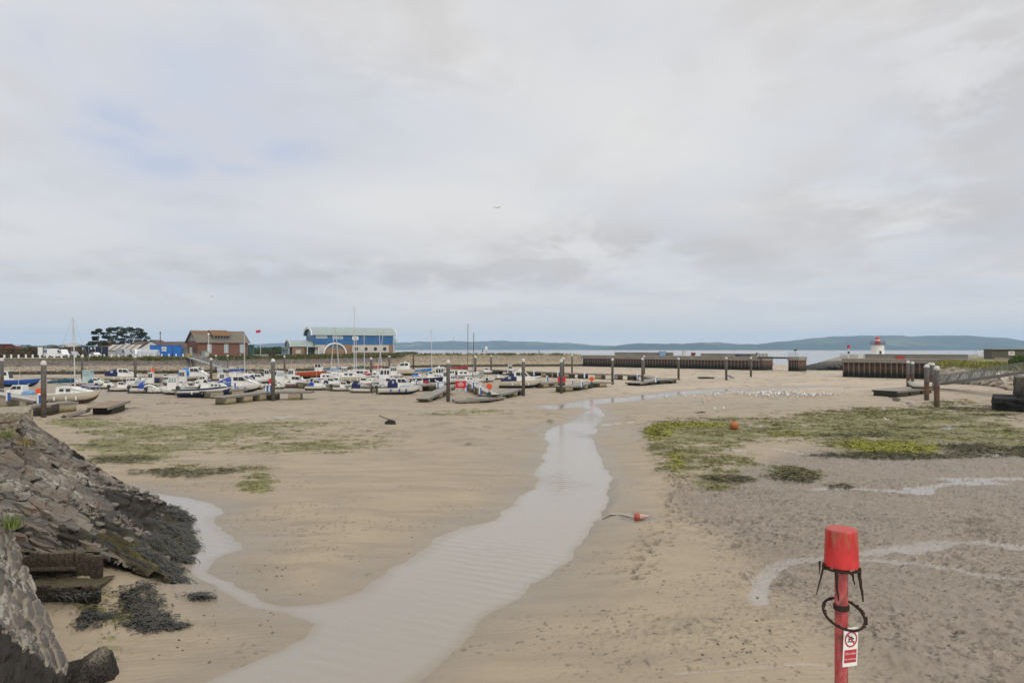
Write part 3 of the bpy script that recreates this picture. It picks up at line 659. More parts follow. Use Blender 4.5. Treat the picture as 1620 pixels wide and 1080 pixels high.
# ------------------------------------------------------------------ sheet-piled quays
RUST = zband('rusty_sheet_pile', [(-.2, (.018, .018, .012)), (1.2, (.028, .028, .016)), (1.9, (.085, .062, .04)), (2.6, (.15, .085, .06)), (3.8, (.09, .05, .04)), (4.2, (.05, .035, .03))], var=.4, nscale=.7, bump=.3, jitter=.45)
RIBM = zband('pale_pile_rib', [(-.2, (.03, .03, .02)), (1.3, (.05, .045, .03)), (1.7, (.20, .165, .125)), (4.0, (.25, .21, .165))], var=.35, nscale=.7, bump=.1)
def sheet_quay(name, label, A, B, ztop, depth, cap=1.25, pitch=1.25, ends=(True, True), capmat=None, ribevery=1, group=None):
    """corrugated pile front from A to B (world xy), concrete cap, body behind"""
    A, B = Vector((*A, 0)), Vector((*B, 0)); d = B - A; L = d.length; rz = math.atan2(d.y, d.x)
    t = thing(name, label, 'quay', A, rz, group)
    n = max(2, int(L / pitch)); pt = L / n; prof = []
    for k in range(n): x = k * pt; prof += [(x, 0), (x + .38 * pt, 0), (x + .5 * pt, .38), (x + .88 * pt, .38)]
    prof.append((L, 0))
    poly = prof + [(L, depth), (0, depth)]
    q = MB(); q.prism(poly, lambda u, v, w: (u, v, w), -.8, ztop - cap + .05); q.build('sheet_piling', RUST, t)
    q = MB()
    for k in range(0, n + 1, ribevery): q.box((min(max(k * pt + .19 * pt, .1), L - .1), -.035, (ztop - cap - .35) / 2), (.16, .14, ztop - cap + .3))
    q.build('rib', RIBM, t)
    q = MB(); q.box((L / 2, depth / 2 - .05, ztop - cap / 2 + .003), (L + .35, depth + .4, cap)); q.build('concrete_cap', capmat or CAPM, t)
    return t, L
a = P(922, 276); bq = P(1201, 220)
tq, Lq = sheet_quay('sheet_pile_quay', 'long rust brown sheet pile quay running across to the footbridge', a[:2], bq[:2], 4.75, 9.0, 1.35)
q = MB(); q.box((Lq * .33, 6.5, 5.35), (Lq * .36, .6, 1.2)); q.build('parapet', CAPM, tq)
q = MB(); q.box((Lq * .83, 6.5, 5.2), (Lq * .33, .6, .9)); q.build('parapet', CAPM, tq)
isl0 = P(1247, 214); isl1 = P(1264, 211)
ti, Li = sheet_quay('sheet_pile_pier', 'short square rusty pier standing alone at the far end of the footbridge', isl0[:2], isl1[:2], 4.8, 4.0, 1.1, .8)
railing('railing', (isl0[0] + .2, isl0[1] + .4, 4.8), (isl1[0] - .2, isl1[1] + .4, 4.8), 4, 1.3, 'dark railing on top of the small lone pier', GALV, r=.05)
gt = thing('barrier_light', 'small black signal head on a thin post above the lone pier', 'signal', (*P(1258, 212)[:2], 4.8))
q = MB(); q.cyl((0, 0, 0), (0, 0, 1.8), .06); q.build('post', GALV, gt); q = MB(); q.box((0, 0, 2.0), (.75, .3, .42)); q.cyl((.3, -.1, 2.1), (.55, -.3, 2.35), .12); q.build('signal_head', paint('black_paint', (.02, .02, .02), .5), gt)
fb0, fb1 = P(1201, 219.5), P(1247, 214.5); d = Vector(fb1) - Vector(fb0)
ft = thing('footbridge', 'flat dark footbridge with white railings joining the quay to the lone pier', 'footbridge', (fb0[0], fb0[1] + 1.2, 4.42), math.atan2(d.y, d.x)); Lf = d.length
q = MB(); q.box((Lf / 2 + .2, 0, 0), (Lf + .1, 1.5, .5)); q.build('beam', paint('black_paint', (.02, .02, .02), .5), ft)
for s_ in (-1, 1):
    q = MB()
    for k in range(9): q.cyl((Lf * k / 8, s_ * .7, .25), (Lf * k / 8, s_ * .7, 1.45), .05, n=6)
    for z in (.75, 1.45): q.cyl((0, s_ * .7, z), (Lf, s_ * .7, z), .05, n=6)
    q.build('rail', WHT, ft)
# right-hand breakwater
r0 = P(1333, 169); r1 = P(1425, 158); r2 = P(1530, 152)
tb, Lb = sheet_quay('breakwater', 'dark sheet pile breakwater in front of the lighthouse', r0[:2], r2[:2], 4.85, 9.0, .95, 1.15)
q = MB(); q.box((Lb * .55, 7.5, 5.35), (Lb * .84, .7, 1.05)); q.build('parapet', CAPM, tb)
q = MB(); q.box((Lb * .55, 7.5, 5.91), (Lb * .84, .9, .10)); q.build('parapet_coping', paint('pale_coping', (.45, .42, .36), .85, .15, .4), tb)
q = MB(); q.box((Lb * .09, 7.2, 5.5), (1.1, .5, 1.3)); q.build('pillar', WHT, tb)
railing('railing', (r0[0] + .4, r0[1] + 2, 4.85), (r0[0] + 3.6, r0[1] + 6, 4.85), 4, 1.2, 'short pale railing at the end of the dark breakwater', GALV, r=.05)
rl = thing('life_ring_locker', 'small red locker against the breakwater parapet', 'locker', (*P(1424, 162)[:2], 4.85)); q = MB(); q.box((0, 0, .3), (1.9, .7, .6)); q.build('body', paint('red_plastic', (.42, .035, .03), .5), rl); q = MB(); q.box((0, 0, .64), (2.0, .8, .08)); q.build('lid', paint('dark_red', (.22, .03, .03), .5), rl)
# mound behind, beyond the breakwater
DARKR = zband('dark_armour_rock', [(-1, (.03, .03, .026)), (1.2, (.05, .048, .042)), (2.5, (.11, .105, .09)), (4.5, (.20, .18, .15)), (6, (.16, .15, .10))], var=.4, nscale=.4, bump=.6)
it = []
for _ in range(1500):
    u = random.random(); px_ = 1262 + 90 * u; y_ = random.uniform(222, 268); z = -.8 + max(0, (u - .02)) ** .8 * 5.2 * math.sqrt(max(0, 1 - (abs(y_ - 244) / 25) ** 2)) + .2
    it.append((*P(px_, y_)[:2], z, random.uniform(.4, 1.1), .7))
o = rocks('armour_rocks', it, DARKR); tag(o, kind='stuff')
def mound(name, label, cat, prof, Y0, dY, mat, zb=-1.0, lump=.5, seed=300, kind=None, n=70, mrow=16):
    xs = np.linspace(prof[0][0], prof[-1][0], n); zt = np.interp(xs, [a_ for a_, _ in prof], [c_ for _, c_ in prof]); V = []
    yc = Y0 if callable(Y0) else (lambda px_: Y0)
    for k in range(mrow):
        t = k / (mrow - 1) * 2 - 1; pr = np.sqrt(max(0, 1 - t * t)) ** 1.2
        Y = np.array([yc(a_) for a_ in xs]) + t * dY; X = (xs - CX) / F * np.array([yc(a_) for a_ in xs])
        Z = zb + (zt - zb) * pr + lump * (fbm(X * .5, Y * .5, seed, 4) - .5) * pr
        V.append(np.stack([X, Y, Z], -1))
    V = np.array(V); a_, b_ = V.shape[:2]; ix = np.arange(a_ * b_).reshape(a_, b_)
    o = np_mesh(name, V.reshape(-1, 3), np.stack([ix[:-1, :-1], ix[:-1, 1:], ix[1:, 1:], ix[1:, :-1]], -1).reshape(-1, 4), mat, smooth=False)
    return tag(o, label, cat, kind=kind or 'structure')
mound('rock_mound', None, None, [(1285, -.5), (1300, 1.6), (1318, 3.6), (1345, 5.2), (1380, 5.6), (1440, 5.4), (1500, 5.1), (1540, 5.2), (1590, 5.1), (1640, 5.0)], 236, 16, zband('mound_rock', [(-1, (.04, .04, .035)), (2.5, (.12, .11, .095)), (3.5, (.30, .27, .23)), (5.2, (.24, .21, .15)), (6, (.14, .13, .07))], var=.35, nscale=.4, bump=.5), seed=310)
# lighthouse
lz = 5.55; lx = P(1388.5, 232)
lt = thing('lighthouse', 'squat white lighthouse with a red lantern on the breakwater', 'lighthouse', (*lx[:2], lz - .25))
LW = paint('lime_white', (.80, .78, .73), .7, .05, 1.5, bump=.1, dirt=.12)
q = MB(); q.lathe([(2.15, 0), (2.1, .1), (2.0, 1.7), (1.92, 3.35)], 28); q.build('tower', LW, lt, smooth=40)
q = MB(); q.box((-.15, -2.06, .65), (.62, .16, 1.25)); q.build('door', paint('dark_door', (.03, .03, .035), .5), lt)
q = MB(); q.lathe([(2.0, 3.351), (2.35, 3.5), (2.4, 3.62), (1.2, 3.63)], 28); q.build('gallery', paint('grey_gallery', (.16, .17, .19), .6), lt)
q = MB()
for k in range(20):
    a_ = k * math.pi / 10; q.cyl((2.3 * math.cos(a_), 2.3 * math.sin(a_), 3.6), (2.3 * math.cos(a_), 2.3 * math.sin(a_), 4.55), .045, n=5)
q.torus((0, 0, 4.55), 2.3, .05, 32, 6); q.torus((0, 0, 4.1), 2.3, .04, 32, 6); q.build('gallery_rail', paint('grey_gallery', (.16, .17, .19), .6), lt)
RED = paint('signal_red', (.50, .03, .03), .4, .1, 2, dirt=.15)
q = MB(); q.lathe([(.86, 3.63), (.86, 4.65)], 20); q.build('lantern_base', RED, lt, smooth=40)
q = MB(); q.lathe([(.80, 4.651), (.80, 5.25)], 20); q.build('lantern_glass', paint('lantern_pane', (.72, .70, .66), .2), lt, smooth=40)
q = MB(); q.lathe([(.92, 5.251), (.84, 5.6), (.5, 5.9), (.12, 6.02), (.1, 6.3), (.02, 6.32)], 20); q.build('lantern_roof', RED, lt, smooth=40)
def beacon(name, label, px, Y, z0, hgt, light):
    t = thing(name, label, 'beacon', (*P(px, Y)[:2], z0)); q = MB(); q.cyl((0, 0, 0), (0, 0, hgt), .09); q.build('post', WHT, t)
    q = MB(); q.cyl((0, 0, hgt), (0, 0, hgt + .8), .42, .35, 12); q.build('light', light, t); q = MB(); q.box((0, 0, hgt * .55), (.42, .42, .6)); q.build('equipment_box', paint('dark_grey', (.06, .06, .065), .6), t); return t
beacon('harbour_beacon', 'slim white beacon with a red lamp at the breakwater end', 1342.5, 180, 4.85, 2.6, RED)
q_ = quay_px(772); t = thing('signal_lantern', 'pale box lantern on a thin post behind the far harbour wall', 'lantern', (q_[0] - 1, q_[1] + 8, q_[2])); q = MB(); q.cyl((0, 0, 0), (0, 0, 1.6), .12); q.build('post', GALV, t); q = MB(); q.box((0, 0, 2.3), (.95, .95, 1.4)); q.build('lantern_box', WHT, t)
# things lying on the far quay
q = MB(); u = Lq
def onquay(px, Y, z=4.75): return (*P(px, Y)[:2], z)
t = thing('portable_cabin', 'small pale blue cabin on top of the long rusty quay', 'cabin', onquay(1048, 254)); q = MB(); q.box((0, 0, .75), (2.1, 2, 1.5)); q.build('body', paint('pale_blue_paint', (.20, .34, .55), .5), t); q = MB(); q.box((0, 0, 1.56), (2.3, 2.2, .12)); q.build('roof', GALV, t)
t = thing('equipment_cabinet', 'pale grey cabinet beside the red heap on the rusty quay', 'cabinet', onquay(1082, 247)); q = MB(); q.box((0, 0, .85), (1.1, 1, 1.7)); q.build('body', paint('pale_grey', (.55, .54, .5), .6), t); q = MB(); q.box((0, -.02, 1.74), (1.25, 1.2, .08)); q.build('lid', GALV, t)
it = [(P(1093 + 3 * random.random() * 2, 246)[0], 246 + random.uniform(-.5, .5), 4.75 + random.uniform(.1, 1.0), random.uniform(.3, .6), .8) for _ in range(14)]
tag(rocks('net_heap', it, paint('rusty_net', (.16, .05, .03), .9, .4, 2)), 'heap of dark red netting next to the grey cabinet', 'netting')
it = [(P(1163 + 24 * random.random(), 229)[0], 229 + random.uniform(-.5, .5), 4.75 + random.uniform(.1, .55), random.uniform(.3, .55), .8) for _ in range(26)]
tag(rocks('net_heap', it, paint('purple_net', (.07, .06, .11), .9, .4, 2)), 'long low heap of purple black nets near the footbridge end', 'netting')
t = thing('notice_board', 'small dark blue notice by the footbridge at the quay end', 'notice board', onquay(1198, 222)); q = MB(); q.box((0, 0, .8), (.9, .12, 1.0)); q.build('panel', paint('navy_board', (.05, .05, .16), .5), t); q = MB(); q.cyl((0, .1, 0), (0, .1, 1.3), .05); q.build('post', GALV, t)

# ------------------------------------------------------------------ right bank: rocks, grass, building, stone pier, gangway
m = zband('bank_earth', [(-.5, (.10, .09, .05)), (1.0, (.28, .24, .18)), (3.0, (.46, .40, .32)), (3.7, (.22, .20, .08)), (5, (.14, .16, .045))], var=.4, nscale=.5, bump=.5)
XB = np.linspace(1470, 2300, 150); V = []
for k in range(34):
    t = k / 33; y0 = np.interp(XB, [1470, 1520, 1620, 1800, 2300], [150, 126, 98, 84, 70]); Y = y0 + 30 * t
    zt = 4.7 * ss(0, .85, np.array([t]))[0] * np.interp(XB, [1470, 1500, 1540, 1620, 2300], [.0, .75, 1, 1.0, 1.0]) - .3
    X = (XB - CX) / F * (y0 + 0 * t) + t * 14
    f1_, f2_, id_, _, _ = worley(X * .75, Y * .75, 330)
    Z = zt + (.55 * (.55 - f1_) + .5 * (id_ - .5)) * (1 - .75 * ss(.55, .7, np.array([t]))[0]) * ss(0, .1, np.array([t]))[0] + .3 * (fbm(X * .3, Y * .3, 333) - .5)
    V.append(np.stack([X, Y, Z], -1))
V = np.array(V); a_, b_ = V.shape[:2]; ix = np.arange(a_ * b_).reshape(a_, b_)
tag(np_mesh('rocky_bank', V.reshape(-1, 3), np.stack([ix[:-1, :-1], ix[:-1, 1:], ix[1:, 1:], ix[1:, :-1]], -1).reshape(-1, 4), m, smooth=False), kind='structure')
BANKV = V
q = MB(); q.grid([[tuple(p_) for p_ in V[-1]], [(p_[0] * 2.0, p_[1] * 2.0, 4.3) for p_ in V[-1]]]); tag(q.build('bank_top', PAST), kind='structure')
pts = []
for _ in range(3800):
    i, j = random.randrange(20, 34), random.randrange(150); p_ = V[i, j]
    if XB[j] < 1500 + (25 - i) * 4 or XB[j] > 1900: continue
    if random.random() > .35 + .65 * (i > 20): continue
    pts.append((p_[0] + random.uniform(-.5, .5), p_[1] + random.uniform(-.5, .5), p_[2] - .05, random.uniform(.6, 1.3)))
blades('bank_grass', pts, GRASSG, (.3, .75), .06, 7, .9, spread=.35)
it = []
for _ in range(420):
    i, j = int(random.triangular(2, 20, 8)), random.randrange(10, 110); p_ = V[i, j]; it.append((p_[0], p_[1], p_[2] + .05, random.uniform(.25, .75), .6))
tag(rocks('bank_boulders', it, zband('pale_bank_boulder', [(-.5, (.04, .036, .025)), (.8, (.07, .06, .04)), (1.3, (.40, .345, .27)), (4, (.5, .44, .36))], var=.35, nscale=.5, bump=.4)), kind='stuff')
t = thing('flat_roofed_building', 'low brown flat roofed building with a pale sign above the grassy bank', 'building', (*P(1597, 190)[:2], 4.3), R(-12))
BROWN = paint('brown_render', (.13, .115, .09), .9, .2, .6, dirt=.3)
q = MB(); q.box((0, 2.5, 1.4), (8.6, 5, 2.8)); q.build('wall', BROWN, t)
q = MB(); q.box((0, 2.4, 2.93), (9.2, 5.7, .24)); q.build('roof', paint('pale_fascia', (.42, .39, .34), .8), t)
q = MB(); q.box((0.5, -.03, 1.75), (1.5, .06, 1.1)); q.build('sign_panel', WHT, t)
q = MB(); q.box((.5, -.07, 1.8), (.9, .02, .35)); q.build('sign_print', paint('faded_red_print', (.45, .22, .18), .6), t)
t = thing('picnic_shelter', 'small white open shelter left of the flat roofed building', 'shelter', (*P(1550, 200)[:2], 4.6))
q = MB(); q.box((0, 0, 1.9), (2.6, 1.6, .25)); q.build('roof', WHT, t); q = MB(); q.box((0, 0, .8), (1.7, 1.0, .5)); q.build('counter', WHT, t)
for s_ in (-1, 1): q = MB(); q.cyl((s_ * 1.05, 0, -.3), (s_ * 1.05, 0, 1.8), .06); q.build('post', WHT, t)
t = thing('lamp_post', 'tall thin lamp post rising beside the white open shelter', 'lamp post', (*P(1561, 205)[:2], 4.4)); q = MB(); q.cyl((0, 0, 0), (0, 0, 4.6), .05); q.build('post', GALV, t); q = MB(); q.box((.2, 0, 4.65), (.8, .25, .12)); q.build('lamp', GALV, t)
railing('railing', (*P(1574, 143)[:2], 4.35), (*P(1603, 132)[:2], 4.35), 12, 1.0, 'pinkish weathered picket rail in the grass on the right bank', paint('pink_wood', (.46, .36, .30), .8), 2, .06)
# dark stone pier on the right edge
BLK = zband('black_pier_stone', [(-.3, (.014, .013, .011)), (1.4, (.018, .017, .014)), (2.2, (.028, .026, .022)), (2.9, (.09, .08, .062)), (4.2, (.12, .105, .08))], var=.5, nscale=.8, bump=.9, jitter=.3)
def stone_block(x0, x1, y0, y1, z0, z1, seed, amp=.12, nu=60, nv=30, batter=.0):
    """box with displaced rough faces, built as one wrapped grid (4 sides) plus a top"""
    per = [(x0, y0), (x1, y0), (x1, y1), (x0, y1), (x0, y0)]
    s_ = np.linspace(0, 4, nu * 4 + 1); X = np.interp(s_, range(5), [p_[0] for p_ in per]); Y = np.interp(s_, range(5), [p_[1] for p_ in per])
    cx_, cy_ = (x0 + x1) / 2, (y0 + y1) / 2; V = []
    for k in range(nv):
        t = k / (nv - 1); z = z0 + (z1 - z0) * t
        u = np.where((s_ % 2) < 1, X, Y)
        f1_, f2_, id_, _, _ = worley(u * 1.1, np.full_like(u, z * 2.0), seed); d = amp * (id_ - .5) + amp * 1.2 * np.minimum(f2_ - f1_, .25) + amp * (fbm(u * .8, np.full_like(u, z * .8), seed + 3) - .5)
        d[-1] = d[0]
        sc = 1 - batter * t; dxn = np.sign(X - cx_) * (np.abs(np.abs(X - cx_) - (x1 - x0) / 2) < .01); dyn = np.sign(Y - cy_) * (np.abs(np.abs(Y - cy_) - (y1 - y0) / 2) < .01)
        V.append(np.stack([cx_ + (X - cx_) * sc + dxn * d, cy_ + (Y - cy_) * sc + dyn * d, np.full_like(X, z)], -1))
    V.append(np.stack([cx_ + (V[-1][:, 0] - cx_) * .5, cy_ + (V[-1][:, 1] - cy_) * .5, np.full(len(s_), z1 + .04)], -1)); V.append(np.stack([np.full(len(s_), cx_), np.full(len(s_), cy_), np.full(len(s_), z1 + .05)], -1))
    V = np.array(V); a_, b_ = V.shape[:2]; ix = np.arange(a_ * b_).reshape(a_, b_)
    return V.reshape(-1, 3), np.stack([ix[:-1, :-1], ix[:-1, 1:], ix[1:, 1:], ix[1:, :-1]], -1).reshape(-1, 4)
xp = W(1575, 655)[0]; yp = W(1575, 655)[1]
t = thing('stone_pier', 'black weed covered stone pier at the right edge of the mud', 'pier', (xp, yp, 0), R(-34))
Vb, Fb = stone_block(0, 22, 0, 9, -.4, 1.75, 401, .3); np_mesh('footing', Vb, Fb, BLK, smooth=False, parent=t)
Vb, Fb = stone_block(2.0, 22, 1.6, 9, 1.7, 4.05, 411, .14); np_mesh('wall', Vb, Fb, BLK, smooth=False, parent=t)
# gangway truss down to the floating pontoon
def truss(name, label, A, B, wid, hgt, mat, n=12, deckmat=None, group=None):
    A, B = Vector(A), Vector(B); d = B - A; L = d.length; rz = math.atan2(d.y, d.x); ry = -math.asin(d.z / L)
    t = thing(name, label, 'gangway', A, rz, group, 0, ry)
    q = MB(); q.box((L / 2, 0, 0), (L, wid, .12)); q.build('deck', deckmat or mat, t)
    for s_ in (-1, 1):
        q = MB(); y = s_ * wid / 2
        q.box((L / 2, y, .12), (L, .1, .16)); q.box((L / 2, y, hgt), (L, .1, .12))
        for k in range(n + 1): q.cyl((L * k / n, y, .1), (L * k / n, y, hgt), .045, n=6)
        for k in range(n): q.cyl((L * (k + (k % 2)) / n, y, .12), (L * (k + 1 - (k % 2)) / n, y, hgt), .05, n=6)
        q.build('side_truss', mat, t)
    return t
STEEL = paint('grey_truss_steel', (.20, .215, .22), .5, .2, 1, .4, dirt=.35)
truss('gangway', 'long grey truss gangway sloping from the right bank to the floating pontoon', (*P(1487, 112)[:2], 1.35), (*P(1650, 92)[:2], 4.3), 1.6, 1.35, STEEL, 16)
q0 = quay_px(300)
truss('gangway', 'steep footbridge gangway descending from the quay by the brick boathouse', (*P(376, 166)[:2], 1.4), (q0[0], q0[1] - .5, 4.75), 1.7, 1.3, paint('pale_truss', (.36, .36, .34), .6, .2, 1, .2, dirt=.4), 18)

# ------------------------------------------------------------------ near masonry on the left
m, nt, b = newmat('pitched_masonry'); p = worldpos(nt)
aS, aJ, aBk, aLi, aGr = [attr(nt, x) for x in ('stone', 'joint', 'black', 'lichen', 'green')]
k1 = noise(nt, p, 1.3, 5, .65); k2 = noise(nt, p, 9., 5, .7); k3 = noise(nt, p, 30., 3, .6)
cr = nt.nodes.new('ShaderNodeValToRGB'); e = cr.color_ramp.elements
for i_, (ps, cc) in enumerate([(0, (.06, .054, .048)), (.3, (.122, .11, .097)), (.6, (.16, .143, .125)), (.85, (.185, .142, .108)), (1, (.25, .222, .185))]):
    if i_ > 1: e.new(ps)
for i_, (ps, cc) in enumerate([(0, (.06, .054, .048)), (.3, (.122, .11, .097)), (.6, (.16, .143, .125)), (.85, (.185, .142, .108)), (1, (.25, .222, .185))]): e[i_].position = ps; e[i_].color = col(cc)
nt.links.new(aS, cr.inputs[0])
c = mixc(nt, maprange(nt, k2, .35, .7, 0, .55), cr.outputs[0], (.10, .088, .075))
c = mixc(nt, mathn(nt, 'MULTIPLY', aJ, .75), c, mixc(nt, k2, (.30, .25, .195), (.40, .34, .27)))
c = mixc(nt, mathn(nt, 'MULTIPLY', aLi, maprange(nt, k2, .46, .54)), c, (.36, .33, .28))
c = mixc(nt, mathn(nt, 'MULTIPLY', maprange(nt, k1, .60, .7), .5), c, (.24, .12, .06))
bk = maprange(nt, mathn(nt, 'SUBTRACT', mathn(nt, 'MULTIPLY', aBk, 1.08), maprange(nt, k2, .32, .68)), -.02, .07)
c = mixc(nt, mathn(nt, 'MULTIPLY', bk, .94), c, mixc(nt, k3, (.016, .014, .011), (.05, .043, .033)))
c = mixc(nt, mathn(nt, 'MULTIPLY', aGr, maprange(nt, k2, .3, .6)), c, mixc(nt, k3, (.085, .072, .025), (.15, .125, .045)))
nt.links.new(c, b.inputs['Base Color']); b.inputs['Roughness'].default_value = .82; b.inputs['Specular IOR Level'].default_value = .15
bumpn(nt, b, mathn(nt, 'ADD', k2, mathn(nt, 'MULTIPLY', k3, .6)), .8, .05)
MAS = m
def ruled(name, label, cat, top, bot, nu, nv, mat, seed, sc=(1.3, .75), amp=.1, zblack=(1.2, .5), green=None, kind=None, parent=None, rot=.0, lich=.56, tone=1.0, jw=.13, lf=.9):
    def arc(pts, n):
        pts = np.array(pts, float); s_ = np.concatenate([[0], np.cumsum(np.linalg.norm(np.diff(pts, axis=0), axis=1))]); s_ /= s_[-1]
        tt = np.linspace(0, 1, n); 
        cp_ = np.linspace(0, 1, len(pts)); return np.stack([np.interp(tt, cp_, pts[:, k]) for k in range(3)], -1)
    T = arc(top, nu); B_ = arc(bot, nu); v = np.linspace(0, 1, nv)[:, None, None]; V = T[None] * (1 - v) + B_[None] * v
    du = np.gradient(V, axis=1); dv = np.gradient(V, axis=0); nr_ = np.cross(du, dv); nr_ /= np.linalg.norm(nr_, axis=2, keepdims=True) + 1e-9
    if nr_[..., 2].mean() < 0: nr_ = -nr_
    X, Y, Z = V[..., 0], V[..., 1], V[..., 2]
    su = np.cumsum(np.linalg.norm(du, axis=2), axis=1).mean(0)[None] + 0 * X; sv = np.cumsum(np.linalg.norm(dv, axis=2), axis=0).mean(1)[:, None] + 0 * X
    a_ = su * math.cos(rot) + sv * math.sin(rot); c_ = -su * math.sin(rot) + sv * math.cos(rot)
    a_ = a_ + .35 * (fbm(a_ * 1.1, c_ * 1.1, seed + 4) - .5); c_ = c_ + .35 * (fbm(a_ * 1.1, c_ * 1.1, seed + 5) - .5)
    f1_, f2_, id_, ox, oy = worley(a_ * sc[0], c_ * sc[1], seed)
    h1, h2, id2, _, _ = worley(a_ * sc[0] * 2.6, c_ * sc[1] * 2.2, seed + 11); mixs = (vn(a_ * .45, c_ * .45, seed + 7) > .55)
    idm = np.where(mixs, id2, id_); edge = np.where(mixs, (h2 - h1) / 1.6, f2_ - f1_)
    joint = ss(jw, .03, edge + .08 * (fbm(a_ * 8, c_ * 8, seed + 8, 3) - .5))
    tilt = (ox * (hsh(np.floor(idm * 997), np.floor(idm * 313), 3) - .5) + oy * (hsh(np.floor(idm * 797), np.floor(idm * 113), 4) - .5)) * .9
    d = amp * (idm - .5) * 1.3 + amp * tilt * (~mixs) - amp * .85 * joint + amp * .5 * (fbm(a_ * 3.2, c_ * 3.2, seed + 9, 4) - .5) + amp * 2.0 * (fbm(a_ * .4, c_ * .4, seed + 10, 3) - .5)
    V = V + nr_ * d[..., None]
    nz = fbm(X * .8 + Z * .5, Y * .8, seed + 12, 5)
    bl_ = ss(zblack[0], zblack[1], Z + 4.0 * (nz - .5)); li = ss(lich, lich + .1, fbm(a_ * lf, c_ * lf, seed + 13, 5)) * ss(.4, 1.6, Z)
    gr = np.zeros_like(X) if green is None else green(X, Y, Z) * ss(.4, .6, fbm(X * 1.2, Y * 1.2, seed + 14))
    n_, mm = X.shape; ix = np.arange(n_ * mm).reshape(n_, mm)
    o = np_mesh(name, V.reshape(-1, 3), np.stack([ix[:-1, :-1], ix[1:, :-1], ix[1:, 1:], ix[:-1, 1:]], -1).reshape(-1, 4), mat, dict(stone=np.clip(idm * tone + .25 * (fbm(a_ * 2, c_ * 2, seed + 15) - .5), 0, 1), joint=joint, black=bl_, lichen=li, green=gr), smooth=True, parent=parent)
    o.data.set_sharp_from_angle(angle=R(50))
    if label: tag(o, label, cat)
    if kind: tag(o, kind=kind)
    return o, V
topA = [(-21.5, 30.0, 4.2), (-19.6, 27.2, 4.1), (-17.7, 25.0, 4.0), (-18.4, 24.3, 4.05), (-19.6, 23.2, 4.1), (-20.6, 22.2, 4.15), (-21.6, 21.2, 4.2)]
botA = [(-21.0, 37.0, -.3), (-16.5, 32.0, -.3), (-13.0, 28.7, -.3), (-9.6, 21.0, -.3), (-11.0, 18.78, 1.5), (-13.4, 18.75, 1.62), (-17.0, 18.3, 2.6)]
slopeA, VA = ruled('masonry_slope', 'weathered grey stone slope running down to the tidal pool, black weed along its foot', 'masonry slope', topA, botA, 620, 330, MAS, 501, (1.15, .95), .16, (2.1, 1.4),
                   lambda X, Y, Z: np.exp(-(((X + 11.3) / 1.3) ** 2 + ((Y - 21.2) / 1.6) ** 2)) * 1.2 + .7 * ss(.9, .2, Z) * np.exp(-((Y - 26) / 2.0) ** 2), rot=.35)
topB = [(-14.9, 19.0, 4.2), (-13.55, 17.5, 4.25), (-12.9, 15.0, 4.25), (-12.2, 12.4, 4.25), (-11.2, 9.0, 4.25)]
botB = [(-13.6, 18.6, .2), (-9.1, 14.5, -.3), (-8.55, 12.3, -.3), (-7.9, 9.8, -.3), (-7.0, 6.6, -.3)]
slopeB, VB = ruled('masonry_slope', 'nearest stone slope of pale jointed cobbles in the bottom left corner', 'masonry slope', topB, botB, 420, 300, MAS, 541, (3.3, 2.8), .06, (.95, .3), rot=.3, lich=.5, tone=.7, jw=.24, lf=2.2)
qt = MB(); pts_ = [(-21.5, 21.3, 4.15), (-15.3, 19.2, 4.15), (-13.7, 17.5, 4.2), (-11.4, 9, 4.2), (-10, 3, 4.2), (-10, -12, 4.2), (-60, -12, 4.2), (-60, 21.3, 4.2)]
qt.add(pts_, [tuple(range(len(pts_)))]); tag(qt.build('quay_top', paint('quay_top_earth', (.15, .125, .085), .9, .4, .8, bump=.4, dirt=.5)), kind='structure')
lg = MB(); lg.add([(-17.8, 25.2, 2.9), (-21.4, 30.0, 2.9), (-50, 40, 2.9), (-50, 21.2, 2.9), (-21.6, 21.2, 2.9), (-18.5, 24.5, 2.9)], [tuple(range(6))]); tag(lg.build('quay_ledge', paint('quay_top_earth', (.15, .125, .085))), kind='structure')
it = []
for _ in range(230):
    j = random.randint(int(VA.shape[1] * .30), int(VA.shape[1] * .98)); i = int(VA.shape[0] * random.uniform(.02, .85)); p_ = VA[i, j]; it.append((p_[0], p_[1], p_[2] - .02, random.uniform(.07, .26), .42))
for _ in range(110):
    i = int(VA.shape[0] * random.uniform(.0, .75)); p_ = VA[i, int(VA.shape[1] * random.uniform(.29, .36))]; it.append((p_[0], p_[1], p_[2] - .04, random.uniform(.08, .24), .5))
tag(rocks('loose_slabs', it, paint('slab_stone', (.15, .132, .112), .85, .45, 1.3, bump=.6, dirt=.5, dirtc=(.30, .26, .21))), kind='stuff')
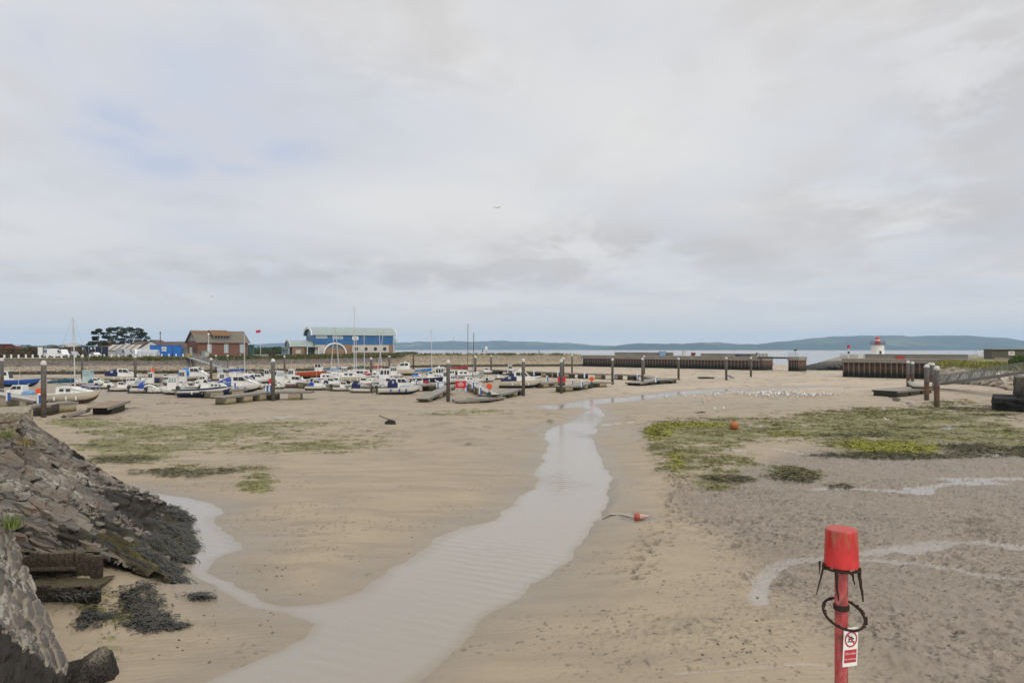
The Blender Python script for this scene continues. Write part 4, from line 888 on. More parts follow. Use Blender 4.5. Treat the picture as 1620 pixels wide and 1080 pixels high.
# timber-faced steps let into the slope
TIMB = zband('rotten_timber', [(-.2, (.022, .018, .013)), (.6, (.035, .028, .02)), (1.4, (.07, .052, .036)), (1.8, (.13, .11, .08))], var=.5, nscale=2.2, bump=.6, jitter=.3)
def timber_step(label, x0, x1, y, z0, z1, depth, seed, topmat):
    t = thing('timber_step', label, 'step', ((x0 + x1) / 2, y, z0)); rr = random.Random(seed); x = x0
    q = MB()
    while x < x1:
        w_ = rr.uniform(.16, .3); q.box((x + w_ / 2 - (x0 + x1) / 2, rr.uniform(-.05, .05), (z1 - z0) / 2 + rr.uniform(-.08, .04)), (w_ * .93, .16, z1 - z0), rr.uniform(-.06, .06)); x += w_
    q.build('plank_face', TIMB, t)
    q = MB(); q.cyl((-(x1 - x0) / 2, -.15, .35 * (z1 - z0)), ((x1 - x0) / 2 * .6, -.17, .42 * (z1 - z0)), .07); q.build('waling', TIMB, t)
    rows = [[((x0 + (x1 - x0) * u - (x0 + x1) / 2), dd, z1 - z0 - .03 + .02 * math.sin(u * 9 + dd * 5) + .03 * rr.random()) for u in np.linspace(0, 1, 14)] for dd in np.linspace(.06, depth, 7)]
    q = MB(); q.grid(rows); q.build('tread', topmat, t, smooth=60)
    return t
GRNS = paint('green_slime', (.075, .062, .03), .6, .4, 1.5, bump=.4, dirt=.5, dirtc=(.24, .20, .15))
timber_step('upper timber faced step under the grey stone slope', -13.6, -11.4, 18.72, .95, 1.62, .6, 3, GRNS)
timber_step('lower timber faced step draped with dark weed', -12.9, -10.9, 17.85, .15, .98, .95, 5, GRNS)
def lumpy(name, c, s, mat, seed, sub=5, amp=.25):
    vs, fs = rock_mesh(seed, sub); n_ = fbm(vs[:, 0] * 2 + vs[:, 2] * 1.3, vs[:, 1] * 2 - vs[:, 2], seed, 5) - .5; n2_ = fbm(vs[:, 0] * 14 + vs[:, 2] * 9, vs[:, 1] * 14 - vs[:, 2] * 7, seed + 1, 2) - .5
    return np_mesh(name, vs * (1 + amp * 1.6 * n_ + amp * .35 * n2_)[:, None] * np.array(s) + np.array(c), fs, mat)
tag(lumpy('mussel_rock', (-9.15, 14.85, -.02), (.72, .62, .62), zband('mussel_black', [(-.3, (.02, .018, .015)), (.45, (.04, .034, .026)), (.62, (.16, .135, .10))], var=.85, nscale=3.2, bump=1., jitter=.1), 7), 'dark mussel crusted rock at the foot of the nearest slope', 'rock')
# old masonry pier stub further left
PIERM = zband('pier_rubble', [(-.3, (.09, .075, .05)), (1.5, (.16, .135, .10)), (3.2, (.24, .20, .15)), (4.4, (.28, .24, .17))], var=.5, nscale=1.2, bump=.8, jitter=.4)
t = thing('stone_pier', 'square stub of old rubble masonry pier at the left edge', 'pier', (-21.9, 30.9, 0), R(33))
Vb, Fb = stone_block(-12, 0, 0, 4.0, 2.4, 4.35, 421, .16); np_mesh('wall', Vb, Fb, PIERM, smooth=False, parent=t)
Vb, Fb = stone_block(-12, .35, -.3, 4.2, -.3, 2.4, 431, .2); np_mesh('footing', Vb, Fb, PIERM, smooth=False, parent=t)

# bladder wrack: hanging fronds on the lower slope and heaps on the sand
m, nt, b = newmat('bladder_wrack'); p = worldpos(nt); n1 = noise(nt, p, 5, 3); n2 = noise(nt, p, 45, 2)
nt.links.new(mixc(nt, mathn(nt, 'MULTIPLY', n2, n1), (.014, .014, .011), (.20, .195, .165)), b.inputs['Base Color']); b.inputs['Roughness'].default_value = .55; b.inputs['Specular IOR Level'].default_value = .25
WRACK = m
def fronds(name, pts, L=(.25, .5), wid=.02, per=8, spread=.18):
    V = []; Fs = []; b_ = 0
    for (x, y, z, dx_, dy_, dz_, s) in pts:
        for _ in range(per):
            a = random.gauss(0, .6); ca, sa = math.cos(a), math.sin(a); ux, uy = dx_ * ca - dy_ * sa, dx_ * sa + dy_ * ca; l = random.uniform(*L) * s; w_ = wid * random.uniform(.6, 1.5)
            bx, by, bz = x + random.gauss(0, spread), y + random.gauss(0, spread), z + random.uniform(0, .08)
            for k in range(4):
                t = k / 3; zz = bz + dz_ * l * t + .07 * s * math.sin(math.pi * t * .9) * random.uniform(.3, 1.2); wv_ = w_ * (1.1 - .5 * t); wob = .05 * s * math.sin(5 * t + a * 7)
                cx_, cy_ = bx + ux * l * t - uy * wob, by + uy * l * t + ux * wob
                V += [(cx_ + uy * wv_, cy_ - ux * wv_, zz), (cx_ - uy * wv_, cy_ + ux * wv_, zz + .012)]
            for k in range(3): Fs.append((b_ + 2 * k, b_ + 2 * k + 1, b_ + 2 * k + 3, b_ + 2 * k + 2))
            b_ += 8
    return tag(np_mesh(name, np.array(V), np.array(Fs), WRACK, smooth=True), kind='stuff')
pts = []
nvA, nuA = VA.shape[:2]
for _ in range(1150):
    j = random.randint(int(nuA * .32), int(nuA * .53)); i = int(nvA * random.triangular(.62, 1.0, .97)); p_ = VA[i, j]
    if p_[2] < .02 or p_[2] > .95: continue
    if vn(np.array([p_[0] * 1.3]), np.array([p_[1] * 1.3]), 91)[0] + .3 * (p_[2] < .45) < .5: continue
    q_ = VA[min(i + 6, nvA - 1), j] - p_; q_ = q_ / (np.linalg.norm(q_[:2]) + 1e-6); pts.append((*p_, q_[0], q_[1], max(-1.2, q_[2]), random.uniform(.7, 1.2)))
for (cx_, cy_, sx, sy, n_) in ((-10.25, 18.6, .24, .32, 55), (-9.5, 17.7, .33, .24, 75), (-9.85, 18.25, .22, .25, 30), (-11.3, 17.65, .5, .1, 26), (-9.0, 19.5, .2, .1, 22), (-9.15, 17.25, .25, .15, 26), (-10.6, 17.2, .16, .2, 40), (-8.55, 17.4, .2, .06, 16)):
    for _ in range(n_):
        x, y = random.gauss(cx_, sx), random.gauss(cy_, sy); a = random.uniform(0, 6.28); z = GZ(x, y)
        if cy_ == 17.65: z = .85
        pts.append((x, y, z, math.cos(a), math.sin(a), -.05 if cy_ != 17.65 else -.9, random.uniform(.5, .9)))
fronds('bladder_wrack', pts, (.14, .32), .011, 9, .10)
# tufts in the masonry joints
def tuft(px, py, z, n_, s, mat, label):
    x, y, zz = W(px, py, z); V = []; o = blades('grass_tuft', [(x + random.gauss(0, .1), y + random.gauss(0, .1), zz - .05, s) for _ in range(n_)], mat, (.2, .55), .012, 12, .9, kind=None, spread=.08); del_ = o; tag(o, label, 'grass tuft')
    if 'kind' in o: del o['kind']
BRG = paint('fresh_grass', (.13, .17, .035), .7, .3, 3, dirt=.2)
tuft(18, 832, 2.95, 8, .9, BRG, 'bright green grass tuft growing on the nearest stone slope')
tuft(38, 702, 3.95, 9, 1.0, paint('straw_grass', (.24, .19, .08), .8, .3, 3), 'straw coloured grass tuft where the slope meets the pier stub')
tuft(6, 690, 4.15, 7, .9, BRG, 'small green grass tuft at the left edge below the pier stub')
tuft(63, 706, 3.6, 5, .7, paint('straw_grass', (.24, .19, .08), .8, .3, 3), 'little dry grass tuft on the crest of the long stone slope')
# ================================================================== piles, pontoons, boats
PILEM = zband('steel_pile', [(-.2, (.045, .04, .026)), (.9, (.075, .064, .045)), (1.5, (.085, .066, .048)), (2.4, (.10, .08, .062)), (3.4, (.125, .115, .10)), (5.5, (.155, .15, .14))], var=.25, nscale=.8, bump=.1, jitter=.35)
PILED = zband('rusty_pile', [(-.2, (.03, .025, .018)), (1.5, (.06, .045, .03)), (3, (.12, .065, .04)), (5.5, (.15, .085, .055))], var=.3, nscale=.8, bump=.1, jitter=.35)
PILER = zband('half_rusted_pile', [(-.2, (.05, .042, .028)), (.9, (.10, .075, .05)), (1.6, (.15, .085, .05)), (2.5, (.135, .08, .05)), (2.9, (.13, .12, .108)), (5.5, (.17, .165, .155))], var=.3, nscale=.8, bump=.1, jitter=.3)
CAPW = paint('weathered_white_cap', (.56, .54, .50), .6, .12, 3, dirt=.35)
def pile(px, top, base, wpx=None, label='', capped=True, r=None, mat=None):
    x, y, z = WG(px, base); zt = ZP(top, y); r = r or .3
    t = thing('mooring_pile', label, 'pile', (x, y, 0), 0, 'mooring piles in the harbour')
    q = MB(); q.cyl((0, 0, z - .6), (0, 0, zt - (.55 if capped else 0)), r, r, 16); q.build('shaft', mat or PILEM, t, smooth=40)
    if capped:
        q = MB(); q.lathe([(r * 1.12, zt - .45), (r * 1.12, zt - .26), (r * .9, zt - .13), (r * .45, zt - .02), (.03, zt)], 16); q.build('cap', CAPW, t, smooth=50)
    q = MB(); q.lathe([(r * 1.02, z + 2.2), (r * 1.06, z + 2.25), (r * 1.06, z + 2.38), (r * 1.02, z + 2.43)], 16); q.build('band', PILED, t)
    return t
PILES = [(3, 566, 622, 'white capped pile at the very left edge beside the blue workboat'), (69, 570, 660, 'near white capped pile with an orange life ring left of it'),
 (130, 561.5, 603, 'white capped pile behind the white and green wheelhouse boat'), (214, 562, 608, 'white capped pile standing over the cruiser with navy stern canopy'),
 (334, 566, 606, 'white capped pile right of the bright blue canvas cruiser'), (341.5, 561, 590, 'thinner far pile just right of the bright blue canvas cruiser pile'), (360, 561, 590, 'far pile in front of the brick boathouse gangway'),
 (380, 561, 588, 'far pile under the right end of the brick boathouse'), (432, 567, 634, 'near white capped pile between two stranded pontoon arms'), (450, 562, 592, 'far white capped pile below the flagpole'),
 (507, 561, 582, 'far thin pile below the blue building entrance'), (587, 565, 604, 'white capped pile among the leaning yacht masts'), (616, 562, 592, 'far white capped pile below the right end of the blue building'),
 (709, 569, 635, 'near white capped pile by the twisted pontoon and red sign'), (752, 562.5, 600, 'white capped pile right of the two dark brown masts'), (777, 561.5, 590, 'far white capped pile beyond the small white cuddy boat'),
 (828, 567, 626, 'white capped pile in front of the cream motor cruiser bow'), (891, 565, 602, 'second pile close behind the one with red extinguisher box'), (888, 568, 622, 'white capped pile beside the red extinguisher box'),
 (905, 560.5, 590, 'far thin white capped pile near the start of the rusty quay'), (969, 566.5, 608, 'white capped pile at the outer tip of a pontoon finger'), (1016.5, 565.5, 609, 'white capped pile beside the last outlying pontoon'),
 (1019, 562, 592, 'pile almost hidden behind the one at the last outlying pontoon'), (1073.5, 565.5, 601, 'white capped pile past the end of the last outlying pontoon'), (1149, 564.5, 601, 'lone white capped pile left of the quay end'),
 (1188, 564.5, 596, 'lone white capped pile right in front of the quay end'), (1436.5, 570, 616, 'left pile of the pair behind the floating platform'), (1443.5, 571.5, 615, 'right pile of the pair behind the floating platform'),
 (1466, 576, 633, 'thick pile in front of the floating platform, left of the thickest one'), (1471, 573.5, 617, 'left pile of the touching pair behind the thick piles'), (1475.5, 573.5, 618, 'right pile of the touching pair behind the thick piles'), (1482, 578.5, 643, 'thickest nearest pile at the foot of the truss gangway')]
for px, top, base, lb in PILES:
    pile(px, top, base, label=lb, r=.30 if px > 1460 else .25, mat=PILER if px > 1400 else None)
pile(654, 560, 584, label='bare brown uncapped pile against the far harbour wall', capped=False, mat=PILED, r=.28)

DECK = paint('weathered_decking', (.27, .25, .215), .85, .3, 1.2, bump=.3, dirt=.45)
DECKL = paint('pale_decking', (.40, .38, .34), .8, .2, 1, bump=.2, dirt=.35)
FLOATM = zband('pontoon_float', [(-.2, (.035, .032, .014)), (.3, (.07, .064, .022)), (.5, (.17, .15, .065)), (.72, (.33, .285, .185)), (1.15, (.42, .37, .28))], var=.4, nscale=2.2, bump=.5, jitter=.22)
DARKF = zband('dark_float', [(-.2, (.02, .018, .01)), (.6, (.04, .034, .022)), (1.2, (.10, .085, .06))], var=.4, nscale=2, bump=.5, jitter=.2)
GRP = 'stranded marina pontoons'
def pontoon(label, pts, wid=1.9, zs=1.05, fl=1.55, gap=1.9, lights=0, dark=0, deck=None, name='pontoon'):
    """pts: base-line pixels of the near edge on the mud; one deck run per segment"""
    A = [Vector(WG(*p_)) for p_ in pts]; o = A[0].copy(); zz = zs if isinstance(zs, (list, tuple)) else [zs] * len(A)
    t = thing(name, label, 'pontoon', o, 0, GRP)
    dq = MB(); sqs = [MB(), MB()]; k_ = 0
    for i, (a, bb) in enumerate(zip(A, A[1:])):
        d = bb - a; d.z = 0; L = d.length; u = d / L; w_ = Vector((-u.y, u.x, 0))
        if w_.y < 0: w_ = -w_
        za, zb_ = zz[i] + a.z * 0, zz[i + 1]
        def at(s_, v, dz): return tuple(a - o + u * s_ + w_ * v + Vector((0, 0, za + (zb_ - za) * s_ / L + dz - (a - o).z)))
        npl = max(3, int(L / .35))
        for k in range(npl):
            s0, s1 = L * k / npl, L * (k + .93) / npl
            dq.add([at(s0, 0.06, .0), at(s1, .06, 0), at(s1, wid - .06, 0), at(s0, wid - .06, 0), at(s0, .06, .05), at(s1, .06, .05), at(s1, wid - .06, .05), at(s0, wid - .06, .05)], [(0, 3, 2, 1), (4, 5, 6, 7), (0, 1, 5, 4), (1, 2, 6, 5), (2, 3, 7, 6), (3, 0, 4, 7)])
        for sq, v0 in zip(sqs, (-.04, wid - .06)):
            sq.add([at(0, v0, -.2), at(L, v0, -.2), at(L, v0 + .1, -.2), at(0, v0 + .1, -.2), at(0, v0, .07), at(L, v0, .07), at(L, v0 + .1, .07), at(0, v0 + .1, .07)], [(0, 3, 2, 1), (4, 5, 6, 7), (0, 1, 5, 4), (1, 2, 6, 5), (2, 3, 7, 6), (3, 0, 4, 7)])
        nf = max(1, int((L + gap) / (fl + gap)))
        for k in range(nf):
            s0 = (L - nf * fl) / nf * (k + .5) + k * fl; q = MB(); dn = -min(1.2, zz[i] + .12)
            q.add([at(s0, .02, dn), at(s0 + fl, .02, dn), at(s0 + fl, wid - .1, dn), at(s0, wid - .1, dn), at(s0, .02, -.06), at(s0 + fl, .02, -.06), at(s0 + fl, wid - .1, -.06), at(s0, wid - .1, -.06)], [(0, 3, 2, 1), (4, 5, 6, 7), (0, 1, 5, 4), (1, 2, 6, 5), (2, 3, 7, 6), (3, 0, 4, 7)])
            k_ += 1; q.build('float', DARKF if dark and k_ % dark == 0 else FLOATM, t)
    dq.build('deck', deck or DECK, t)
    for sq in sqs: sq.build('fender_strip', paint('grey_fender_strip', (.22, .20, .17), .8, .3, 1, dirt=.5), t)
    return t
pontoon('near pontoon arm on pale floats left of the central white capped pile', [(352, 641), (430, 632)], 1.8, [.95, 1.05], 1.7, 1.7)
pontoon('near pontoon arm on pale floats right of the central white capped pile', [(437, 632.5), (493, 632)], 1.8, 1.05, 1.6, 1.7)
pontoon('dark floated walkway joining the two near pontoon arms', [(414, 633), (434, 633)], 1.4, .9, 2.3, .2, dark=1)
pontoon('short pontoon finger behind the navy hulled boat stern', [(272, 625), (296, 626)], 1.8, .85, 1.9, 1.2)
pontoon('pontoon finger with pale floats alongside the navy hulled boat', [(327, 630.5), (392, 626)], 1.6, .95, 2.0, 2.6)
pontoon('pontoon walkway under the row of boats below the blue building', [(455, 612), (512, 617), (580, 620.5), (640, 621)], 2.0, .95, 2.2, 1.6)
pontoon('straight pontoon with blue service posts left of the twisted pontoon', [(640, 620.5), (702, 617.5)], 2.1, 1.0, 2.0, 2.2, dark=2)
pontoon('twisted pontoon section tipped up beside the near pile with the red sign', [(678, 636.5), (722, 622)], 1.6, [.45, 1.25], 1.9, 1.4, dark=2)
pontoon('slumped dark pontoon lying low on the mud in front of the red sign', [(724, 638.5), (772, 637), (800, 632)], 3.0, [.3, .5, .35], 1.9, 1.3, dark=2)
pontoon('pontoon finger sloping down from the red sign past blue posts', [(735, 616), (776, 634)], 1.3, [1.3, .8], 1.4, 3, deck=DECKL)
pontoon('low pontoon finger at the foot of the pile before the cream cruiser', [(775, 632.5), (803, 630), (829, 624)], 2.0, [.55, .7, .85], 1.7, 1.8, dark=2)
pontoon('pontoon off the bow of the cream motor cruiser', [(856, 614), (889, 611)], 2.0, .85, 1.7, 1.2)
pontoon('bent pontoon finger with pale floats running to the outer pile', [(886, 620.5), (915, 618), (940, 613), (969, 611.5)], 2.2, [.9, .8, 1.0, .85], 1.9, 1.4, dark=2)
pontoon('long far walkway stretching behind the cream motor cruiser', [(765, 591), (835, 595), (905, 598.5), (960, 600)], 2.2, 1.2, 1.6, 3.2, dark=2)
pontoon('far walkway sagging down to the last outlying pontoon', [(960, 600), (1010, 602), (1050, 607)], 2.2, [1.2, 1.1, .5], 1.6, 3.0, dark=2)
pontoon('last outlying pontoon with humped deck on the open sand', [(1013, 610.5), (1040, 608), (1074, 605.5)], 3.2, [.5, .85, .9], 2.2, 2.2, dark=1)
pontoon('far pontoon line behind the orange trawler', [(395, 594), (470, 596), (560, 597)], 2.0, 1.0, 1.8, 3)
pontoon('far pontoon line below the bare brown pile', [(600, 594), (690, 594), (765, 592)], 2.0, 1.0, 1.8, 3)
pontoon('far pontoon behind the blue workboat', [(70, 605), (135, 606)], 2.0, .9, 1.8, 3)
pontoon('pontoon line behind the navy stern canopy cruiser', [(200, 603), (300, 606)], 2.0, 1.0, 1.8, 3)
pontoon('pale walkway leading left from the orange life ring', [(-40, 641), (52, 652)], 1.6, [1.75, 1.15], 1.5, 3.5, deck=DECKL)
pontoon('heavy dark pontoon around the near left pile', [(42, 658), (80, 657)], 2.6, 1.05, 2.3, .4, dark=1)
pontoon('pontoon with pale float in front of the cream yacht', [(84, 654), (124, 650)], 2.0, [1.0, 1.05], 2.4, 1.2)
pontoon('broken pontoon block tipped into the mud', [(104, 660.5), (136, 658)], 1.2, [.15, .62], 2.6, .2, dark=1, deck=paint('rusty_deck', (.26, .19, .14), .85, .3, 1.5, dirt=.4))
pontoon('tilted pontoon end with rusty deck off the cream yacht bow', [(138, 657), (176, 649)], 2.0, [.75, 1.05], 3.4, .2, dark=1, deck=paint('rusty_deck', (.26, .19, .14), .85, .3, 1.5, dirt=.4))
tp = pontoon('floating platform stranded by the thick piles on the right', [(1420, 628.5), (1475, 622)], 3.6, [.85, .9], 3.2, .3, dark=1)

BLUEP = paint('service_blue', (.03, .10, .38), .5, .1, 3, dirt=.15)
PW = paint('pedestal_white', (.72, .74, .76), .45, .08, 3, dirt=.15)
def pedestal(px, base, z, label, hh=.95):
    x, y, _ = W(px, base, z); t = thing('service_post', label, 'service post', (x, y, z), random.uniform(-.4, .4), 'blue and white service posts on the pontoons')
    q = MB(); q.box((-.07, 0, hh / 2), (.2, .26, hh)); q.build('body', PW, t); q = MB(); q.box((.1, -.005, hh / 2 - .04), (.14, .28, hh * .9)); q.build('panel', BLUEP, t); q = MB(); q.lathe([(.2, hh), (.2, hh + .1), (.1, hh + .16)], 10); q.build('lamp', PW, t)
for px, base, z, lb in [(658, 610.5, 1.05, 'blue and white service post off the stern of the canvas covered cruiser'), (692, 613, 1.05, 'left of two service posts by a pale box near the twisted pontoon'), (702, 611.5, 1.05, 'right of two service posts by a pale box near the twisted pontoon'), (737.5, 619, 1.3, 'service post just right of the red sign'),
    (748, 614, 1.2, 'service post behind the red sign, beside a pale dinghy'), (759.5, 623, 1.0, 'service post half way down the sloping pontoon finger'), (852, 604.5, .95, 'left service post of the two off the cream cruiser bow'), (865.5, 603.5, .95, 'right service post of the two off the cream cruiser bow'),
    (905, 609.5, .9, 'service post near the red extinguisher box on the bent finger'), (920.5, 612, .9, 'service post half way along the bent pontoon finger'), (371, 614.5, 1.05, 'service post in front of the long windowed white cruiser'), (422, 619.5, 1.05, 'left of the paired service posts beside the central near pile'), (427, 619, 1.05, 'right of the paired service posts beside the central near pile'),
    (804, 590, 1.3, 'far service post left of the cruiser roof'), (812, 590.5, 1.3, 'far service post right of a tiny far boat'), (845, 593.5, 1.3, 'far service post above the cream cruiser bow'), (883, 595.5, 1.3, 'far service post left of the pile with the extinguisher'), (925, 597.5, 1.3, 'far service post on the long walkway beyond the orange ring'),
    (971, 599, 1.3, 'service post behind the outer finger pile'), (1009, 600, 1.2, 'service post where the far walkway starts to sag'), (1038, 604.5, .95, 'service post near the last outlying pontoon'), (13, 634, 1.6, 'pale blue service post on the walkway at the left edge'), (62, 638.5, 1.2, 'grey service post at the foot of the near left pile')]:
    pedestal(px, base, z, lb)
ORNG = paint('orange_plastic', (.70, .10, .02), .45, .1, 3, dirt=.1); REDP = paint('red_gloss', (.58, .02, .035), .35, .1, 2, dirt=.1); DKG = paint('dark_green_plastic', (.02, .05, .04), .5)
def lifering(px, py, base, z, label, red=False):
    x, y, _ = W(px, base, z); zc = ZP(py, y) - z; t = thing('life_ring', label, 'life ring', (x, y, z)); q = MB()
    if red: q.box((0, 0, zc), (.55, .4, 1.0)); q.build('housing', REDP, t)
    else:
        q.lathe([(.1, -.09), (.37, -.09), (.40, 0), (.37, .09), (.1, .1)], 18); 
        o = q.build('housing', ORNG, t); o.rotation_euler = (R(90), 0, R(random.uniform(-25, 25))); o.location = (0, -.08, zc)
    q = MB(); q.cyl((0, .06, 0), (0, .06, zc), .07); q.build('post', GALV, t)
    if py > 595: q = MB(); q.box((0, 0, .3), (.45, .4, .6)); q.build('base_box', DKG, t)
for a_ in [(63, 619, 637, 1.2, 'orange life ring hanging left of the near left pile'), (241.5, 585.5, 603, 1.05, 'orange life ring on a pole in front of the stone revetment'), (774, 611, 627, .9, 'orange life ring on the tip of the sloping pontoon finger'), (936, 599, 610, .95, 'orange life ring housing on the bent pontoon finger')]: lifering(*a_)
for a_ in [(429, 604, 618, 1.05, 'red extinguisher box beside the central near pile'), (892, 600, 611, .9, 'red extinguisher box right of its pile'), (885, 600, 611, .9, 'second red box half hidden by the same pile')]: lifering(*a_, red=True)
x, y, z = W(729, 620, 1.3); t = thing('sign_board', 'large red sign board with white lettering lines on the pontoon', 'sign', (x, y, z)); zc = ZP(608, y) - z
q = MB(); q.box((0, 0, zc), (1.45, .08, .95)); q.build('panel', REDP, t)
for s_ in (-.5, .5): q = MB(); q.cyl((s_, .1, -.2), (s_, .1, zc + .4), .04); q.build('post', GALV, t)
q = MB()
for k, w_ in ((0, .5), (1, .9), (2, .75)): q.box((0, -.06, zc + .26 - .2 * k), (w_, .02, .07))
q.build('lettering', WHT, t)
x, y, z = W(697, 612, 1.05); t = thing('deck_box', 'pale storage box between the two service posts', 'box', (x, y, z)); q = MB(); q.box((0, 0, .35), (1.1, .6, .7)); q.build('body', PW, t); q = MB(); q.box((0, 0, .73), (1.16, .66, .06)); q.build('lid', DECKL, t)
x, y, z = W(762, 617, .9); t = thing('deck_box', 'tan wooden box on the mud behind the sloping finger', 'box', (x, y, .0)); q = MB(); q.box((0, 0, .45), (1.6, .8, .9)); q.build('body', paint('tan_ply', (.36, .28, .17), .8), t); q = MB(); q.box((0, 0, .93), (1.7, .9, .06)); q.build('lid', DECK, t)

# ---- boats ------------------------------------------------------------------
GEL = paint('white_gelcoat', (.74, .73, .69), .3, .05, 1.2, dirt=.14); CREAM = paint('cream_gelcoat', (.62, .57, .46), .4, .08, 1.0, dirt=.25)
NAVY = paint('navy_gelcoat', (.018, .022, .07), .3, .2, 1, dirt=.15); BLUE = paint('blue_hull_paint', (.02, .09, .36), .5, .25, .8, dirt=.25, dirtc=(.2, .25, .32))
ORH = paint('orange_hull_paint', (.42, .075, .02), .55, .2, 1, dirt=.2); BLK2 = paint('black_hull_paint', (.018, .018, .02), .5); REDH = paint('wine_red_paint', (.26, .015, .035), .4, .15, 1)
GREY = paint('grey_gelcoat', (.40, .41, .41), .4, .1, 1, dirt=.2); TEAL = paint('pale_teal_gelcoat', (.42, .56, .54), .4, .1, 1, dirt=.2)
ANTI = {k: paint('antifoul_' + k, v, .85, .25, 2, dirt=.5) for k, v in dict(blue=(.02, .035, .10), red=(.16, .05, .03), black=(.02, .02, .02), brown=(.13, .09, .06), grey=(.15, .14, .12), orange=(.28, .10, .04)).items()}
FAB = {k: paint('canvas_' + k, v, .8, .2, 2, bump=.1, dirt=.1) for k, v in dict(navy=(.018, .022, .075), blue=(.02, .17, .50), royal=(.03, .07, .32), teal=(.02, .08, .12), red=(.33, .03, .04), grey=(.32, .36, .40), black=(.02, .02, .022), wine=(.30, .02, .05), sky=(.16, .30, .50), green=(.03, .09, .06)).items()}
m, nt, b = newmat('tinted_pane'); b.inputs['Base Color'].default_value = (.02, .025, .03, 1); b.inputs['Roughness'].default_value = .08; GLASS = m
m, nt, b = newmat('pale_pane'); b.inputs['Base Color'].default_value = (.30, .38, .40, 1); b.inputs['Roughness'].default_value = .12; GLASSP = m
ALU = paint('mast_alloy', (.62, .62, .60), .4, .05, 1, .3, dirt=.08); WOODM = paint('dark_spar', (.10, .055, .035), .6, .2, 1); BLKP = paint('black_paint', (.02, .02, .02), .5); STEELR = paint('rail_steel', (.6, .6, .6), .3, .05, 1, .7, dirt=.05)
HULLC = dict(white=GEL, cream=CREAM, navy=NAVY, blue=BLUE, orange=ORH, black=BLK2, red=REDH, grey=GREY, teal=TEAL)
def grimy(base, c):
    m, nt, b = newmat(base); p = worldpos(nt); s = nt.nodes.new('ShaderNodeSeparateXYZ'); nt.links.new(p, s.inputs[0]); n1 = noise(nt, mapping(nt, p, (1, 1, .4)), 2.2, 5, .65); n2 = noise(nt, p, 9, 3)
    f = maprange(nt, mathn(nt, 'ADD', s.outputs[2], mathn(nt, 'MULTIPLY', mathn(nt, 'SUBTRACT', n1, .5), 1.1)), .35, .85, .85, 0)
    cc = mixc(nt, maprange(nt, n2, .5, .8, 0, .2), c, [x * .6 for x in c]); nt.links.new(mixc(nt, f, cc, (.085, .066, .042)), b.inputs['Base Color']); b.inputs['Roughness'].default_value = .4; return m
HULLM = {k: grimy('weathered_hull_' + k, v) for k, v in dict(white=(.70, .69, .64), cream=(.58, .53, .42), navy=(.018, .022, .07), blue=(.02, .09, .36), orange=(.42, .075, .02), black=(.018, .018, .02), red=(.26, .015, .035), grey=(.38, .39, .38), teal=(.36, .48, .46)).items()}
TS = [0, .08, .2, .35, .5, .65, .78, .88, .95, 1.0]; BW = [.82, .87, .94, 1, 1, .93, .75, .52, .28, .03]
